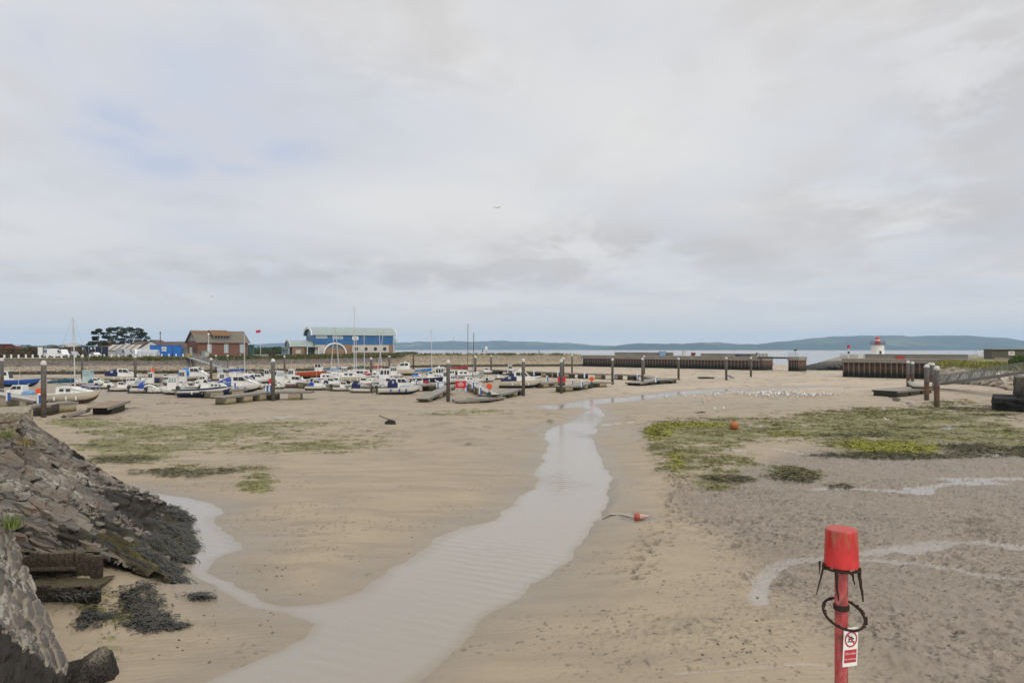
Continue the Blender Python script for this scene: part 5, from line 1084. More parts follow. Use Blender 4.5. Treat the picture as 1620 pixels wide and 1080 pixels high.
def boat(label, px, base, Lpx, deg, kind='cruiser', hull='white', stripe=None, bottom='blue', cabin=None, canopy=None, mast=None, outboard=False, name=None, cat=None, roll=None, L=None, glass=GLASS, beam=.36, free=1.0, rail=True, sail=None, boom=1, cabx=None, extra=None, spar=None, lean=0, dome=False, z=None):
    x, y, gz = WG(px, base); a = R(deg)
    L = (L * .97 if L else 0) or 1.0 * Lpx / F * y / max(.35, abs(math.cos(a + math.atan2(px - CX, F) * 0)) + .25 * abs(math.sin(a)))
    B = beam * L if L < 7 else beam * L * .88; f = (.115 * L + .27) * free
    t = thing(name or 'motor_boat', label, cat or 'boat', (x, y, (gz if z is None else z) - .06), a, 'boats aground in the marina', R(random.uniform(-5, 5)) if roll is None else R(roll), R(random.uniform(-1.5, 1.5)))
    X = lambda u: (u - .5) * L
    hb = [B / 2 * w_ for w_ in BW]; sh = [f * (1 + .28 * u * u) for u in TS]; kz = [.10 * f, .08 * f, .04 * f, 0, 0, .02 * f, .09 * f, .26 * f, .48 * f, .8 * f]
    q = MB(); rows = []
    for u, w_, s_, k in zip(TS, hb, sh, kz):
        c = k + .34 * (s_ - k); s1 = k + .60 * (s_ - k); s2 = k + .82 * (s_ - k); xb = X(u); fl = .93 - .2 * max(0, u - .6)
        half = [(0, k), (w_ * .80 * fl, c), (w_ * .93, s1), (w_ * .97, s2), (w_, s_)]
        rows.append([(xb - .12 * f * u * (1 - (zz - k) / (s_ - k + 1e-6)) * 2.2 * max(0, u - .75) * 4, -yy, zz) for yy, zz in reversed(half)] + [(xb - .12 * f * u * (1 - (zz - k) / (s_ - k + 1e-6)) * 2.2 * max(0, u - .75) * 4, yy, zz) for yy, zz in half[1:]])
    n = 9; q.add([p_ for r_ in rows for p_ in r_], [])
    mi = [1, 2, 0, 3, 3, 0, 2, 1]; mi = [0, 2, 0, 1, 1, 0, 2, 0]
    for i in range(len(TS) - 1):
        for j in range(8): q.f.append((i * n + j, (i + 1) * n + j, (i + 1) * n + j + 1, i * n + j + 1)); q.m.append(mi[j])
    q.f.append(tuple(range(n))); q.m.append(0)
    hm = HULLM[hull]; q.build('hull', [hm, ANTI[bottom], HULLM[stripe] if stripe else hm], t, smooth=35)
    # deck with sunken cockpit
    q = MB(); c1 = .46 if kind not in ('open', 'work') else .80; dk = GEL if hull != 'orange' else CREAM
    for i in range(len(TS) - 1):
        a0, a1 = TS[i], TS[i + 1]
        for s_ in (-1, 1):
            ki = .80 if a1 <= c1 + .06 else 0
            q.add([(X(a0), s_ * hb[i], sh[i] + .01), (X(a1), s_ * hb[i + 1], sh[i + 1] + .01), (X(a1), s_ * hb[i + 1] * ki, sh[i + 1] + .02), (X(a0), s_ * hb[i] * ki, sh[i] + .02)], [(0, 1, 2, 3)])
            if ki: q.add([(X(a0), s_ * hb[i] * ki, sh[i] + .02), (X(a1), s_ * hb[i + 1] * ki, sh[i + 1] + .02), (X(a1), s_ * hb[i + 1] * ki * .95, .45 * f), (X(a0), s_ * hb[i] * ki * .95, .45 * f)], [(0, 1, 2, 3)])
    ic = max(i for i in range(len(TS)) if TS[i] <= c1 + .06)
    fl_ = [(X(TS[i]), hb[i] * .79, .45 * f) for i in range(ic + 1)]; q.add(fl_ + [(x_, -y_, z_) for x_, y_, z_ in reversed(fl_)], [tuple(range(2 * len(fl_)))])
    q.add([(X(TS[ic]), -hb[ic] * .8, .44 * f), (X(TS[ic]), hb[ic] * .8, .44 * f), (X(TS[ic]), hb[ic] * .8, sh[ic] + .02), (X(TS[ic]), -hb[ic] * .8, sh[ic] + .02)], [(0, 1, 2, 3)])
    q.add([(X(0), -hb[0] * .8, .44 * f), (X(0), hb[0] * .8, .44 * f), (X(0), hb[0] * .8, sh[0] + .02), (X(0), -hb[0] * .8, sh[0] + .02)], [(0, 1, 2, 3)])
    q.build('deck', dk, t)
    sheer = f * 1.06
    # cabin profiles (x fraction, height as fraction of hh)
    hh = {'cruiser': .16 * L + .42, 'cuddy': .13 * L + .32, 'wheel': 1.9, 'sail': .09 * L + .2, 'work': 1.6, 'open': 0, 'pilot': 2.05}.get(kind, 0)
    prof = {'cruiser': [(.34, 0), (.35, .97), (.38, 1), (.60, 1), (.69, .56), (.90, .12), (.95, 0)], 'cuddy': [(.44, 0), (.47, .62), (.50, 1.0), (.545, 1.0), (.60, .60), (.80, .48), (.93, .05), (.94, 0)],
            'wheel': [(.42, 0), (.41, 1), (.66, 1), (.70, .52), (.72, 0)], 'sail': [(.30, 0), (.30, .95), (.34, 1), (.56, .9), (.62, .6), (.80, .35), (.86, 0)], 'work': [(.05, 0), (.05, 1), (.24, 1), (.29, 0)], 'pilot': [(.36, 0), (.36, 1), (.62, 1), (.64, .95), (.68, .5), (.69, 0)]}.get(kind)
    if cabx: prof = [(cabx[0] + (u - prof[0][0]) / (prof[-1][0] - prof[0][0]) * (cabx[1] - cabx[0]), v) for u, v in prof]
    cm = {None: GEL, 'cream': CREAM, 'grey': GREY, 'orange': ORH, 'teal': TEAL}[cabin]
    if prof:
        x0, x1 = prof[0][0], prof[-1][0]
        def side(u, v, s_, off=0.):
            wv = B / 2 * (.80 if kind not in ('wheel', 'work', 'pilot') else .72) * (1 - .18 * min(1, max(0, v)))
            if kind in ('cruiser', 'cuddy', 'sail'): wv *= 1 - .62 * max(0, (u - .52) / .45) ** 1.5
            return (X(u), s_ * (wv + off), sheer + .03 + v * hh)
        q = MB(); n_ = len(prof); vs = [side(u, v, -1) for u, v in prof] + [side(u, v, 1) for u, v in prof]
        q.add(vs, [tuple(range(n_)), tuple(range(2 * n_ - 1, n_ - 1, -1))] + [(k, n_ + k, n_ + k + 1, k + 1) for k in range(n_ - 1)])
        cb = q.build('cabin', cm, t)
        # panes: side windows and windscreen, slightly proud
        sw = {'cruiser': [[(.39, .55), (.39, .88), (.485, .88), (.485, .55)], [(.505, .55), (.505, .88), (.585, .88), (.66, .55)]], 'cuddy': [[(.49, .62), (.51, .93), (.54, .93), (.588, .62)], [(.64, .22), (.64, .38), (.68, .37), (.68, .22)], [(.71, .20), (.71, .36), (.75, .34), (.75, .2)], [(.78, .17), (.78, .32), (.81, .30), (.81, .17)]],
              'wheel': [[(.435, .5), (.435, .9), (.53, .9), (.53, .5)], [(.55, .5), (.55, .9), (.645, .9), (.68, .52)]], 'pilot': [[(.385, .52), (.385, .88), (.45, .88), (.45, .52)], [(.47, .52), (.47, .88), (.54, .88), (.54, .52)], [(.56, .52), (.56, .88), (.625, .88), (.655, .52)]], 'sail': [[(.36, .35), (.36, .7), (.43, .68), (.43, .35)], [(.47, .34), (.47, .66), (.54, .62), (.54, .34)]], 'work': [[(.08, .5), (.08, .88), (.2, .88), (.22, .5)]]}[kind]
        if cabx:
            pr0 = {'cruiser': (.34, .95), 'cuddy': (.44, .94), 'wheel': (.42, .72), 'sail': (.30, .86), 'work': (.05, .29), 'pilot': (.36, .69)}[kind]; cv = lambda u: cabx[0] + (u - pr0[0]) / (pr0[1] - pr0[0]) * (cabx[1] - cabx[0])
            sw = [[(cv(u), v) for u, v in w_] for w_ in sw]
        for w_ in sw:
            for s_ in (-1, 1):
                q = MB(); po = [side(u, v, s_, .015) for u, v in w_]; pi = [side(u, v, s_, -.03) for u, v in w_]; m_ = len(w_)
                q.add(po + pi, [tuple(range(m_))] + [(k, (k + 1) % m_, m_ + (k + 1) % m_, m_ + k) for k in range(m_)])
                q.build('window', glass, cb)
        top = max(range(1, n_), key=lambda k: prof[k][1] - .001 * k); k = [i for i in range(1, n_ - 1) if prof[i][1] - prof[i + 1][1] > .2]
        if k and kind != 'sail':
            k = k[0]; (u0, v0), (u1, v1) = prof[k], prof[k + 1]; e_ = .03 / L
            def lerp(s_): return (u0 + (u1 - u0) * s_ + e_, v0 + (v1 - v0) * s_ + .012)
            q = MB()
            for lo, hi in ((-.92, -.06), (.06, .92)):
                p4 = []
                for ss_, ww in ((.1, lo), (.1, hi), (.85, hi), (.85, lo)): u, v = lerp(ss_); b_ = side(u, v, 1); p4.append((b_[0], b_[1] * ww, b_[2]))
                q.add(p4 + [(p_[0] - .04, p_[1], p_[2] - .03) for p_ in p4], [(0, 1, 2, 3), (0, 4, 5, 1), (1, 5, 6, 2), (2, 6, 7, 3), (3, 7, 4, 0)])
            q.build('windscreen', glass, cb)
        if kind in ('wheel', 'pilot', 'work'):
            q = MB(); q.box(((X(prof[1][0]) + X(prof[2][0])) / 2 + .05, 0, sheer + hh + .07), (X(prof[2][0]) - X(prof[1][0]) + .35, B * .68, .09)); q.build('roof', cm if extra != 'orange_roof' else ORH, t)
    if kind in ('wheel', 'pilot'):
        q = MB(); pr = [(.70, 0), (.71, .32), (.86, .26), (.93, 0)]; vs = [(X(u), -B * .33 * (1 - .8 * (u - .7) / .25), sheer + .03 + v * 1.5) for u, v in pr] + [(X(u), B * .33 * (1 - .8 * (u - .7) / .25), sheer + .03 + v * 1.5) for u, v in pr]
        q.add(vs, [(0, 1, 2, 3), (7, 6, 5, 4), (0, 4, 5, 1), (1, 5, 6, 2), (2, 6, 7, 3)]); q.build('foredeck_cabin', cm, t)
    if canopy:
        c_, u0, u1, h0, h1 = canopy if isinstance(canopy, tuple) else (canopy, .06, .42, .75, 1.0)
        h1 *= max(hh, 1.0); h0 *= max(hh, 1.0); q = MB(); rows = []
        for k in range(6):
            s_ = k / 5; u = u0 + (u1 - u0) * s_; hgt = (h0 + (h1 - h0) * s_) * (1 - .06 * math.sin(s_ * 9)) * (.92 - .3 * abs(2 * s_ - 1) ** 3); wv = B / 2 * .84; r_ = []
            for j in range(9):
                an = math.pi * j / 8; cs, sn = math.cos(an), math.sin(an); r_.append((X(u), wv * math.copysign(abs(cs) ** .55, cs), sheer + .02 + hgt * abs(sn) ** .6))
            rows.append(r_)
        q.grid(rows); q.f += [tuple(range(9)), tuple(range(53, 44, -1))]; q.m += [0, 0]; cn = q.build('canopy', FAB[c_], t, smooth=50)
        if c_ in ('navy', 'blue', 'royal') and L > 4.5:
            q = MB()
            for s_ in (-1, 1):
                um = u0 + (u1 - u0) * .55; d_ = (u1 - u0) * .2; zc = sheer + .62 * (h0 + h1) / 2; q.box((X(um), s_ * B / 2 * .845, zc), (d_ * L, .06, .3 * h1))
            q.build('clear_panel', GLASSP, cn)
    if extra == 'fore_cover':
        q = MB(); rows = []
        for k in range(7):
            s_ = k / 6; u = .52 + .44 * s_; w_ = float(np.interp(u, TS, hb)); r_ = [(X(u), w_ * math.cos(math.pi * j / 8), sheer + .02 + (.55 - .35 * s_) * math.sin(math.pi * j / 8)) for j in range(9)]; rows.append(r_)
        q.grid(rows); q.build('cover', FAB['grey'], t, smooth=60)
    if mast:
        mx = X(.56); mm = spar or ALU; q = MB(); lz = math.tan(R(lean)); tip = (mx + lz * mast, 0, sheer + mast); q.cyl((mx, 0, sheer), tip, .085, .06, 8); mo = q.build('mast', mm, t, smooth=40)
        q = MB(); q.cyl((mx + lz * mast * .66, -.75, sheer + mast * .66), (mx + lz * mast * .66, .75, sheer + mast * .66), .03, n=6); q.build('spreader', mm, mo)
        q = MB()
        for e_ in ((X(.99), 0, sheer + .25), (X(.02), 0, sheer), (mx, B * .47, sheer), (mx, -B * .47, sheer)): q.cyl(tip, e_, .013, n=4)
        q.build('rigging', GALV, mo)
        if boom:
            q = MB(); q.cyl((mx - .1, 0, sheer + 1.25), (X(.08), 0, sheer + 1.35), .06, n=8); q.build('boom', mm, t)
            if sail:
                q = MB(); rows = []
                for k in range(9):
                    s_ = k / 8; xx = mx - .05 + (X(.10) - mx) * s_; r_ = (.28 - .14 * s_) * (1 + .15 * math.sin(k * 2.1)); rows.append([(xx, r_ * .7 * math.cos(an * math.pi / 4), sheer + 1.42 + .35 * (1 - s_) * .6 + r_ * math.sin(an * math.pi / 4)) for an in range(9)])
                q.grid(rows); q.build('sail_cover', FAB[sail], t, smooth=60)
    if rail and kind != 'open' and L > 4.2:
        for s_ in (-1, 1):
            q = MB(); pts = [(X(u), s_ * float(np.interp(u, TS, hb)) * .9, float(np.interp(u, TS, sh)) + .55) for u in (.62, .74, .86, .95, .985)]
            q.tube(pts, .022, 5)
            for p_ in pts[:4]: q.cyl((p_[0], p_[1], p_[2] - .55), p_, .018, n=5)
            q.build('bow_rail', STEELR, t)
    if L > 5.5 and kind in ('cruiser', 'cuddy', 'pilot', 'sail'):
        for u in (.3, .5, .66):
            q = MB(); w_ = float(np.interp(u, TS, hb)); q.lathe([(.02, 0), (.1, .06), (.11, .3), (.1, .42), (.02, .48)], 8, (X(u), -w_ - .08, f * .42)); q.build('fender', FAB['royal'] if int(px) % 2 else GEL, t)
    if kind in ('pilot', 'wheel', 'cruiser') and int(px) % 3 == 0:
        q = MB(); q.cyl((X(.5), .2, sheer + hh), (X(.47), .2, sheer + hh + 2.2), .02, .01, 5); q.build('aerial', GEL, t)
    if outboard:
        q = MB(); q.box((X(0) - .32, 0, f + .25), (.5, .34, .5), taper=.75); q.box((X(0) - .28, 0, f * .5), (.2, .14, f * .95)); q.cyl((X(0) - .55, 0, .12), (X(0) - .1, 0, .14), .09, n=8); q.build('outboard_motor', BLKP, t)
    if dome:
        q = MB(); q.lathe([(.22, 0), (.24, .12), (.16, .26), (.02, .3)], 10, (X(.48), 0, sheer + hh + .1)); q.build('radar_dome', GEL, t)
    return t
def yacht(label, *a, **k): return boat(label, *a, name='sailing_yacht', cat='yacht', kind=k.pop('kind', 'sail'), **k)
BOATS = []
b1 = boat('big blue open workboat with small white wheelhouse at the far left', 32, 611.5, 62, 6, 'work', 'blue', None, 'black', free=1.15, beam=.30, rail=False, roll=0)
boat('white sports cruiser with long dark window and blue seats, near left', 30, 634, 62, 184, 'cruiser', 'white', None, 'black', canopy=('sky', .12, .36, .35, .5), roll=2)
yacht('cream yacht with tall white mast and teal sail cover, bow towards the tilted pontoon', 114, 638, 92, 2, hull='cream', stripe=None, bottom='brown', mast=9.6, sail='teal', free=1.15, roll=1)
boat('white wheelhouse boat with pale green tint and orange bottom', 137, 610, 44, 4, 'wheel', 'white', None, 'orange', cabin='teal', glass=GLASSP, roll=1)
boat('small dark blue boat with white gunwale behind the cream yacht bow', 142, 615.5, 28, 180, 'open', 'blue', None, 'brown', canopy=None)
boat('small white cabin boat between the dark blue boat and the navy canopy cruiser', 169, 615, 26, 8, 'cruiser', 'white', None, 'black', outboard=True)
boat('large cream cruiser with navy canopy over its stern', 196, 604, 54, 3, 'cruiser', 'cream', None, 'grey', canopy=('navy', .02, .37, .75, 1.12), L=7.6)
boat('white cabin boat with black outboard and dark square window', 192, 619, 32, 10, 'cruiser', 'white', None, 'black', outboard=True)
boat('white cabin boat with navy and clear cockpit tent and outboard', 229, 621.5, 42, 8, 'cuddy', 'white', None, 'grey', canopy=('royal', .30, .52, .9, 1.15), outboard=True)
boat('white sports boat with raked windscreen behind the navy tent boat', 226, 606, 28, 6, 'cuddy', 'white', None, 'blue')
boat('low dark boat under a navy cover', 243, 606, 24, 170, 'open', 'navy', None, 'black', canopy=('navy', .1, .9, .5, .4))
boat('white angling boat with tall windowed pilot house and dark bottom', 274, 624, 44, 186, 'pilot', 'white', None, 'blue', glass=GLASSP, roll=2)
boat('white boat with black wraparound windscreen left of the bright blue canvas', 268, 609, 26, 182, 'cuddy', 'white', 'black', 'black')
boat('long white cruiser with bright blue canvas wheelhouse cover', 303, 603.5, 66, 3, 'cruiser', 'cream', None, 'brown', canopy=('blue', .22, .50, .85, 1.1), cabx=(.48, .96), L=8.6)
boat('small white boat with tinted windows and violet stripe', 311, 617, 34, 6, 'cuddy', 'white', 'navy', 'grey')
boat('navy hulled white cuddy boat with three square portholes', 326, 628.5, 76, 1, 'cuddy', 'navy', 'white', 'blue', L=7.6, free=1.15, roll=-2, outboard=True)
boat('white cruiser with long row of tinted windows and blue roof cover', 381, 620, 66, 2, 'cruiser', 'white', None, 'black', canopy=('royal', .02, .34, .7, .9), L=7.2, roll=2)
yacht('white yacht with bright blue sail cover in front of the boathouse gangway', 384, 606, 48, 4, hull='white', bottom='grey', mast=8.9, sail='royal', L=7.4, roll=0)
boat('white boat with green glass wheelhouse beside the pile', 347, 602, 26, 5, 'wheel', 'cream', None, 'brown', glass=GLASSP)
boat('white cruiser with navy hood near the central near pile', 408, 606.5, 36, 8, 'cruiser', 'white', None, 'black', canopy=('navy', .1, .40, .7, 1.05))
boat('grey dinghy with green outboard cover beside the red extinguisher box', 413, 612.5, 24, 160, 'open', 'grey', None, 'black', outboard=True, name='dinghy', cat='dinghy')
boat('white boat with square windows right of the central near pile', 443, 610.5, 34, 4, 'pilot', 'white', None, 'brown', glass=GLASSP)
boat('white cruiser with wine red hull stripe', 468, 613, 44, 6, 'cruiser', 'white', 'red', 'grey', L=5.4)
boat('white and pink cabin boat behind the wine red striped cruiser', 462, 605, 30, 176, 'pilot', 'white', None, 'red', cabin=None)
trw = boat('orange hulled trawler with white wheelhouse and orange roof', 490, 599, 46, 4, 'wheel', 'orange', None, 'black', cabx=(.66, .86), extra='orange_roof', L=8.4, free=1.35, name='trawler', roll=0)
boat('white cruiser with blue cockpit screen and grey bow cover', 501, 617, 36, 6, 'cruiser', 'white', None, 'black', canopy=('royal', .18, .40, .7, .95))
yacht('cream yacht with small tan cabin and mast leaning right', 519, 606, 40, 8, hull='cream', bottom='brown', mast=10.5, L=7.2, lean=5, boom=0)
yacht('white yacht with sky blue cover and mast leaning left', 535, 604, 44, 5, hull='white', bottom='black', mast=10.0, sail='sky', L=7.2, lean=-4)
boat('white flybridge cruiser between the yacht masts', 545, 601, 32, 4, 'pilot', 'white', None, 'blue')
yacht('long white yacht with the tallest mast, below the white arch of the blue building', 556, 606, 56, 3, hull='cream', bottom='brown', mast=14.2, L=9.0, roll=0)
yacht('small white yacht with a short mast behind the tallest masted yacht', 561, 598, 34, 2, hull='white', bottom='grey', mast=8.5, L=6.5, boom=0)
yacht('white yacht with a straight mast beside the wine red curtained cruiser', 574, 598, 36, 4, hull='white', bottom='black', mast=9.8, L=6.8, sail='green')
boat('white cruiser with wine red cockpit curtain', 571, 603, 36, 176, 'cruiser', 'white', None, 'blue', canopy=('wine', .2, .42, .7, .95), L=6.4)
boat('white cabin boat with dark tilted windscreen left of the navy tent boat', 543, 618.5, 32, 8, 'cruiser', 'white', None, 'black', outboard=True)
boat('small white boat with navy tent and black outboard at right', 567, 621.5, 36, 187, 'cuddy', 'white', None, 'grey', canopy=('navy', .44, .80, 1.0, 1.25), outboard=True, roll=3)
boat('white and cyan boat tight against the mast side pile', 590, 617, 26, 12, 'cuddy', 'white', 'teal', 'red', extra='fore_cover')
yacht('grey hulled yacht with two spars crossing behind the pile', 593, 601, 40, 6, hull='grey', bottom='black', mast=10.2, L=7.0, lean=8, boom=0)
yacht('white yacht with red dodger, mast leaning away from the pile', 602, 597, 36, 5, hull='white', bottom='black', mast=10.8, L=6.6, sail='red', lean=-4)
boat('white hardtop boat with black wheelhouse opening', 605, 607.5, 42, 184, 'pilot', 'white', None, 'black', cabx=(.2, .62))
boat('canvas covered white cruiser with big navy panel, nearest in the right hand row', 633, 623.5, 58, 5, 'cruiser', 'white', None, 'blue', canopy=('navy', .22, .46, .95, 1.0), L=6.6, extra='fore_cover', roll=-2, outboard=True, cabx=(.42, .9))
boat('large cream boat with open flybridge against the far wall', 640, 594, 46, 183, 'cruiser', 'cream', None, 'black', L=9.0, free=1.2, dome=True)
yacht('navy hulled yacht with blue sail cover and cream cuddy', 680, 606.5, 46, 2, hull='navy', bottom='black', mast=9.7, sail='blue', L=7.8, roll=0, kind='cuddy')
boat('white pilot house fishing boat with tall windows', 696, 605, 34, 3, 'pilot', 'white', None, 'black', L=6.4, dome=True)
yacht('old ketch with dark brown mast under a red cover', 736, 602, 44, 3, hull='grey', bottom='red', mast=11.2, sail='red', L=8.5, spar=WOODM, roll=0)
boat('long white open boat alongside the dark masted ketch', 722, 607, 44, 4, 'open', 'white', None, 'red')
yacht('white hulled boat with red trim under a short dark brown mast', 745, 609, 30, 3, hull='white', stripe='red', bottom='red', mast=9.2, L=5.4, spar=WOODM, boom=0)
boat('low white boat with small cabin left of the sloping finger', 748, 614, 34, 5, 'cuddy', 'white', None, 'grey')
boat('little white cuddy boat with two round looking portholes', 770, 604, 28, 3, 'cuddy', 'white', None, 'grey', outboard=False, glass=GLASS)
boat('cream motor cruiser lying alone with navy stern hood', 824, 613.5, 66, 2, 'cruiser', 'cream', None, 'blue', canopy=('navy', .04, .40, .15, .92), L=8.0, roll=0, free=1.1, dome=True)
boat('grey far boat beyond the little white cuddy boat', 769, 592, 18, 4, 'cruiser', 'grey', None, 'black', L=4.2)
boat('tiny far boat with blue trim over the cream cruiser roof', 806, 593, 16, 5, 'wheel', 'white', None, 'blue', L=3.8)
boat('small white tender lying low behind the orange life ring', 44, 640, 26, 176, 'open', 'white', None, 'grey', name='dinghy', cat='dinghy')
boat('far white cruiser peeping over the row beside the far boathouse piles', 427, 600, 30, 4, 'cruiser', 'white', None, 'blue')
boat('white cabin boat behind the white cruiser with long tinted windows', 361, 608, 30, 5, 'cuddy', 'cream', None, 'grey')
boat('low white boat under the hardtop boat', 655, 606, 28, 182, 'cuddy', 'white', None, 'black')
boat('white cruiser with grey canvas behind the cabin boats by the first far pile', 212, 613, 34, 184, 'cruiser', 'white', None, 'black', canopy=('grey', .1, .4, .7, .95))
boat('cream half decked boat with brown bottom right of the navy tent boat', 254, 617, 30, 6, 'open', 'cream', 'navy', 'brown')
boat('white boat with sky blue cockpit cover between the angling boat and the navy hull', 285, 616, 30, 5, 'cuddy', 'white', None, 'blue', canopy=('sky', .1, .45, .55, .8))
boat('white weekender with dark side windows just left of the pile by the bright blue canvas', 322, 610, 34, 183, 'cruiser', 'white', None, 'grey')
boat('white cabin boat under a black hood behind the long windowed cruiser', 395, 612, 34, 4, 'cruiser', 'white', None, 'brown', canopy=('black', .08, .4, .6, .95))
boat('cream boat with teal stripe left of the central near pile', 421, 604, 28, 6, 'wheel', 'cream', 'teal', 'black')
boat('low white speedboat tucked behind the wine red striped cruiser stern', 448, 606, 26, 182, 'cuddy', 'white', None, 'black')
boat('white cruiser with pale green fender bundle at its bow', 485, 613, 30, 4, 'cuddy', 'white', None, 'black', outboard=True)
boat('white cabin boat with navy dodger left of the tilted windscreen boat', 523, 613, 34, 5, 'cruiser', 'white', None, 'blue', canopy=('navy', .2, .42, .6, .85))
boat('white sloop hull without mast below the porthole wall', 583, 609, 34, 184, 'sail', 'white', 'navy', 'red')
boat('white and red cruiser right behind the mast side pile', 575, 611, 30, 3, 'cruiser', 'white', 'red', 'grey')
boat('grey hulled motor boat behind the hardtop boat', 622, 600, 34, 5, 'pilot', 'grey', None, 'black')
boat('white dayboat with blue sail bag beside the navy hulled yacht', 663, 600, 30, 4, 'cuddy', 'white', None, 'blue', canopy=('blue', .1, .5, .4, .5))
boat('white cruiser between the near twisted pontoon pile and the ketch', 715, 600, 32, 184, 'cruiser', 'white', None, 'grey')
boat('white open launch with pale green inside, below the dark masts', 742, 604, 30, 5, 'open', 'white', 'teal', 'black')
boat('small white cuddy at the seaward end of the moored rows', 788, 600, 20, 6, 'cuddy', 'white', None, 'black')
boat('white boat with dark bottom and outboard left of the angling boat', 249, 622, 28, 10, 'cuddy', 'white', None, 'black', outboard=True)
boat('small pale boat with brown weedy bottom in front of the violet striped boat', 300, 620, 26, 184, 'open', 'cream', None, 'brown', outboard=True)
boat('white boat with teal hood right behind the dark blue boat', 152, 610.5, 26, 5, 'cruiser', 'white', None, 'grey', canopy=('teal', .1, .42, .6, .9))
boat('tan half cabin boat beneath the orange life ring pole', 240, 611, 26, 182, 'wheel', 'cream', None, 'brown')
boat('white hull with black wheelhouse windows under the bright blue canvas cruiser', 290, 609, 30, 183, 'pilot', 'white', None, 'black')
boat('white fishing boat with green stripe in front of the boathouse gangway foot', 366, 600, 28, 4, 'wheel', 'white', 'teal', 'brown')
boat('low cream boat with black hood to the right of the long windowed cruiser', 405, 616, 28, 5, 'cuddy', 'cream', None, 'black', canopy=('black', .1, .4, .5, .7), outboard=True)
boat('white boat with royal blue cover below the orange trawler bow', 509, 609, 28, 4, 'cuddy', 'white', None, 'blue', canopy=('royal', .08, .46, .5, .7))
boat('white cabin boat beneath the leaning masts with brown weedy keel', 532, 611, 30, 183, 'cruiser', 'white', None, 'brown')
boat('small white outboard boat on the walkway side of the navy tent boat', 556, 614, 26, 5, 'cuddy', 'white', None, 'grey', outboard=True)
boat('white cruiser stern on, squeezed right of the mast side pile', 609, 616, 26, 60, 'cruiser', 'white', None, 'blue', L=5.0)
boat('grey decked boat behind the canvas covered cruiser bow', 652, 612, 28, 4, 'cuddy', 'grey', None, 'black')
boat('white motor boat with wine red cover in front of the navy yacht stern', 668, 611, 26, 183, 'cuddy', 'white', None, 'red', canopy=('wine', .1, .45, .45, .6))
boat('white launch between the pilot house boat and the near twisted pontoon pile', 703, 608, 24, 5, 'wheel', 'white', None, 'blue')
for a_ in [('white cabin boat squeezed between the navy canopy cruiser and the pile', 205, 611, 24, 5, 'cruiser', 'white', None, 'black'), ('grey tender with outboard before the violet striped boat', 315, 622, 18, 186, 'open', 'grey', None, 'black'),
 ('white open boat with blue gunwale behind the navy hulled boat', 340, 612, 28, 4, 'open', 'white', 'blue', 'brown'), ('white hardtop peeping above the navy hulled boat bow', 352, 613, 24, 183, 'pilot', 'white', None, 'black'),
 ('cream cuddy boat between the navy hulled boat and the long windowed cruiser', 345, 618, 24, 6, 'cuddy', 'cream', None, 'brown'), ('white boat with tall aerial behind the red extinguisher box', 434, 606, 24, 5, 'wheel', 'white', None, 'grey'),
 ('small white boat against the near pile, right of the red extinguisher box', 440, 615, 24, 4, 'cuddy', 'white', None, 'black'), ('white sports boat in front of the orange trawler stern', 478, 607, 26, 182, 'cuddy', 'white', None, 'blue'),
 ('dark green half decker right of the wine red striped cruiser', 493, 611, 24, 5, 'open', 'teal', None, 'black'), ('white boat with black rubbing strake near the row end of the blue screen cruiser', 515, 617, 24, 184, 'cuddy', 'white', 'black', 'brown'),
 ('white cruiser lying behind the leaning mast yachts', 528, 600, 26, 4, 'pilot', 'white', None, 'grey'), ('white cabin boat showing under the longest yacht bow', 590, 606, 26, 5, 'cruiser', 'white', None, 'black'),
 ('cream launch by the far pontoon below the wine red curtain', 563, 594, 24, 183, 'wheel', 'cream', None, 'black'), ('little white boat close behind the small navy tent boat', 572, 616, 22, 4, 'cuddy', 'white', None, 'grey'),
 ('white boat with blue sprayhood left of the canvas covered cruiser', 601, 620, 26, 6, 'cuddy', 'white', None, 'black'), ('white flush decked boat beyond the canvas covered cruiser', 640, 612, 26, 183, 'cruiser', 'white', None, 'brown'),
 ('grey cabin boat behind the hardtop boat and the far pile', 617, 605, 24, 5, 'cruiser', 'grey', None, 'black'), ('white boat moored under the bare brown pile', 658, 594, 24, 4, 'cuddy', 'white', None, 'blue'),
 ('cream open boat between the navy hulled yacht and the service posts', 690, 610, 24, 182, 'open', 'cream', None, 'brown'), ('white cruiser tucked against the near twisted pontoon pile', 716, 607, 24, 4, 'cruiser', 'white', None, 'black'),
 ('white half cabin boat left of the little white cuddy boat', 757, 605, 22, 184, 'cuddy', 'white', None, 'red'), ('grey boat far behind the white lantern side of the ketch', 750, 594, 20, 5, 'cruiser', 'grey', None, 'black'),
 ('white launch just behind the green tinted wheelhouse boat', 118, 606, 24, 5, 'cuddy', 'white', None, 'black'), ('low black and white boat at the far foot of the white mast', 100, 607, 26, 183, 'open', 'black', None, 'black'),
 ('white cabin boat far behind the bright blue canvas cruiser stern', 262, 602, 22, 4, 'cruiser', 'white', None, 'grey'), ('cream wheelhouse boat below the boathouse gangway top', 320, 600, 22, 182, 'wheel', 'cream', None, 'brown'),
 ('white cruiser far back in line with the boathouse right end', 396, 598, 24, 4, 'cruiser', 'white', None, 'blue'), ('white weekender far back below the flagpole', 458, 598, 24, 183, 'cuddy', 'white', None, 'black')]: boat(*a_, outboard=(len(a_[0]) % 3 == 0))
t = boat('pale inflatable dinghy with grey console on the floating platform', 1454, 624, 26, 170, 'open', 'white', None, 'grey', name='dinghy', cat='dinghy', L=3.4, z=1.27, free=1.5, roll=0)
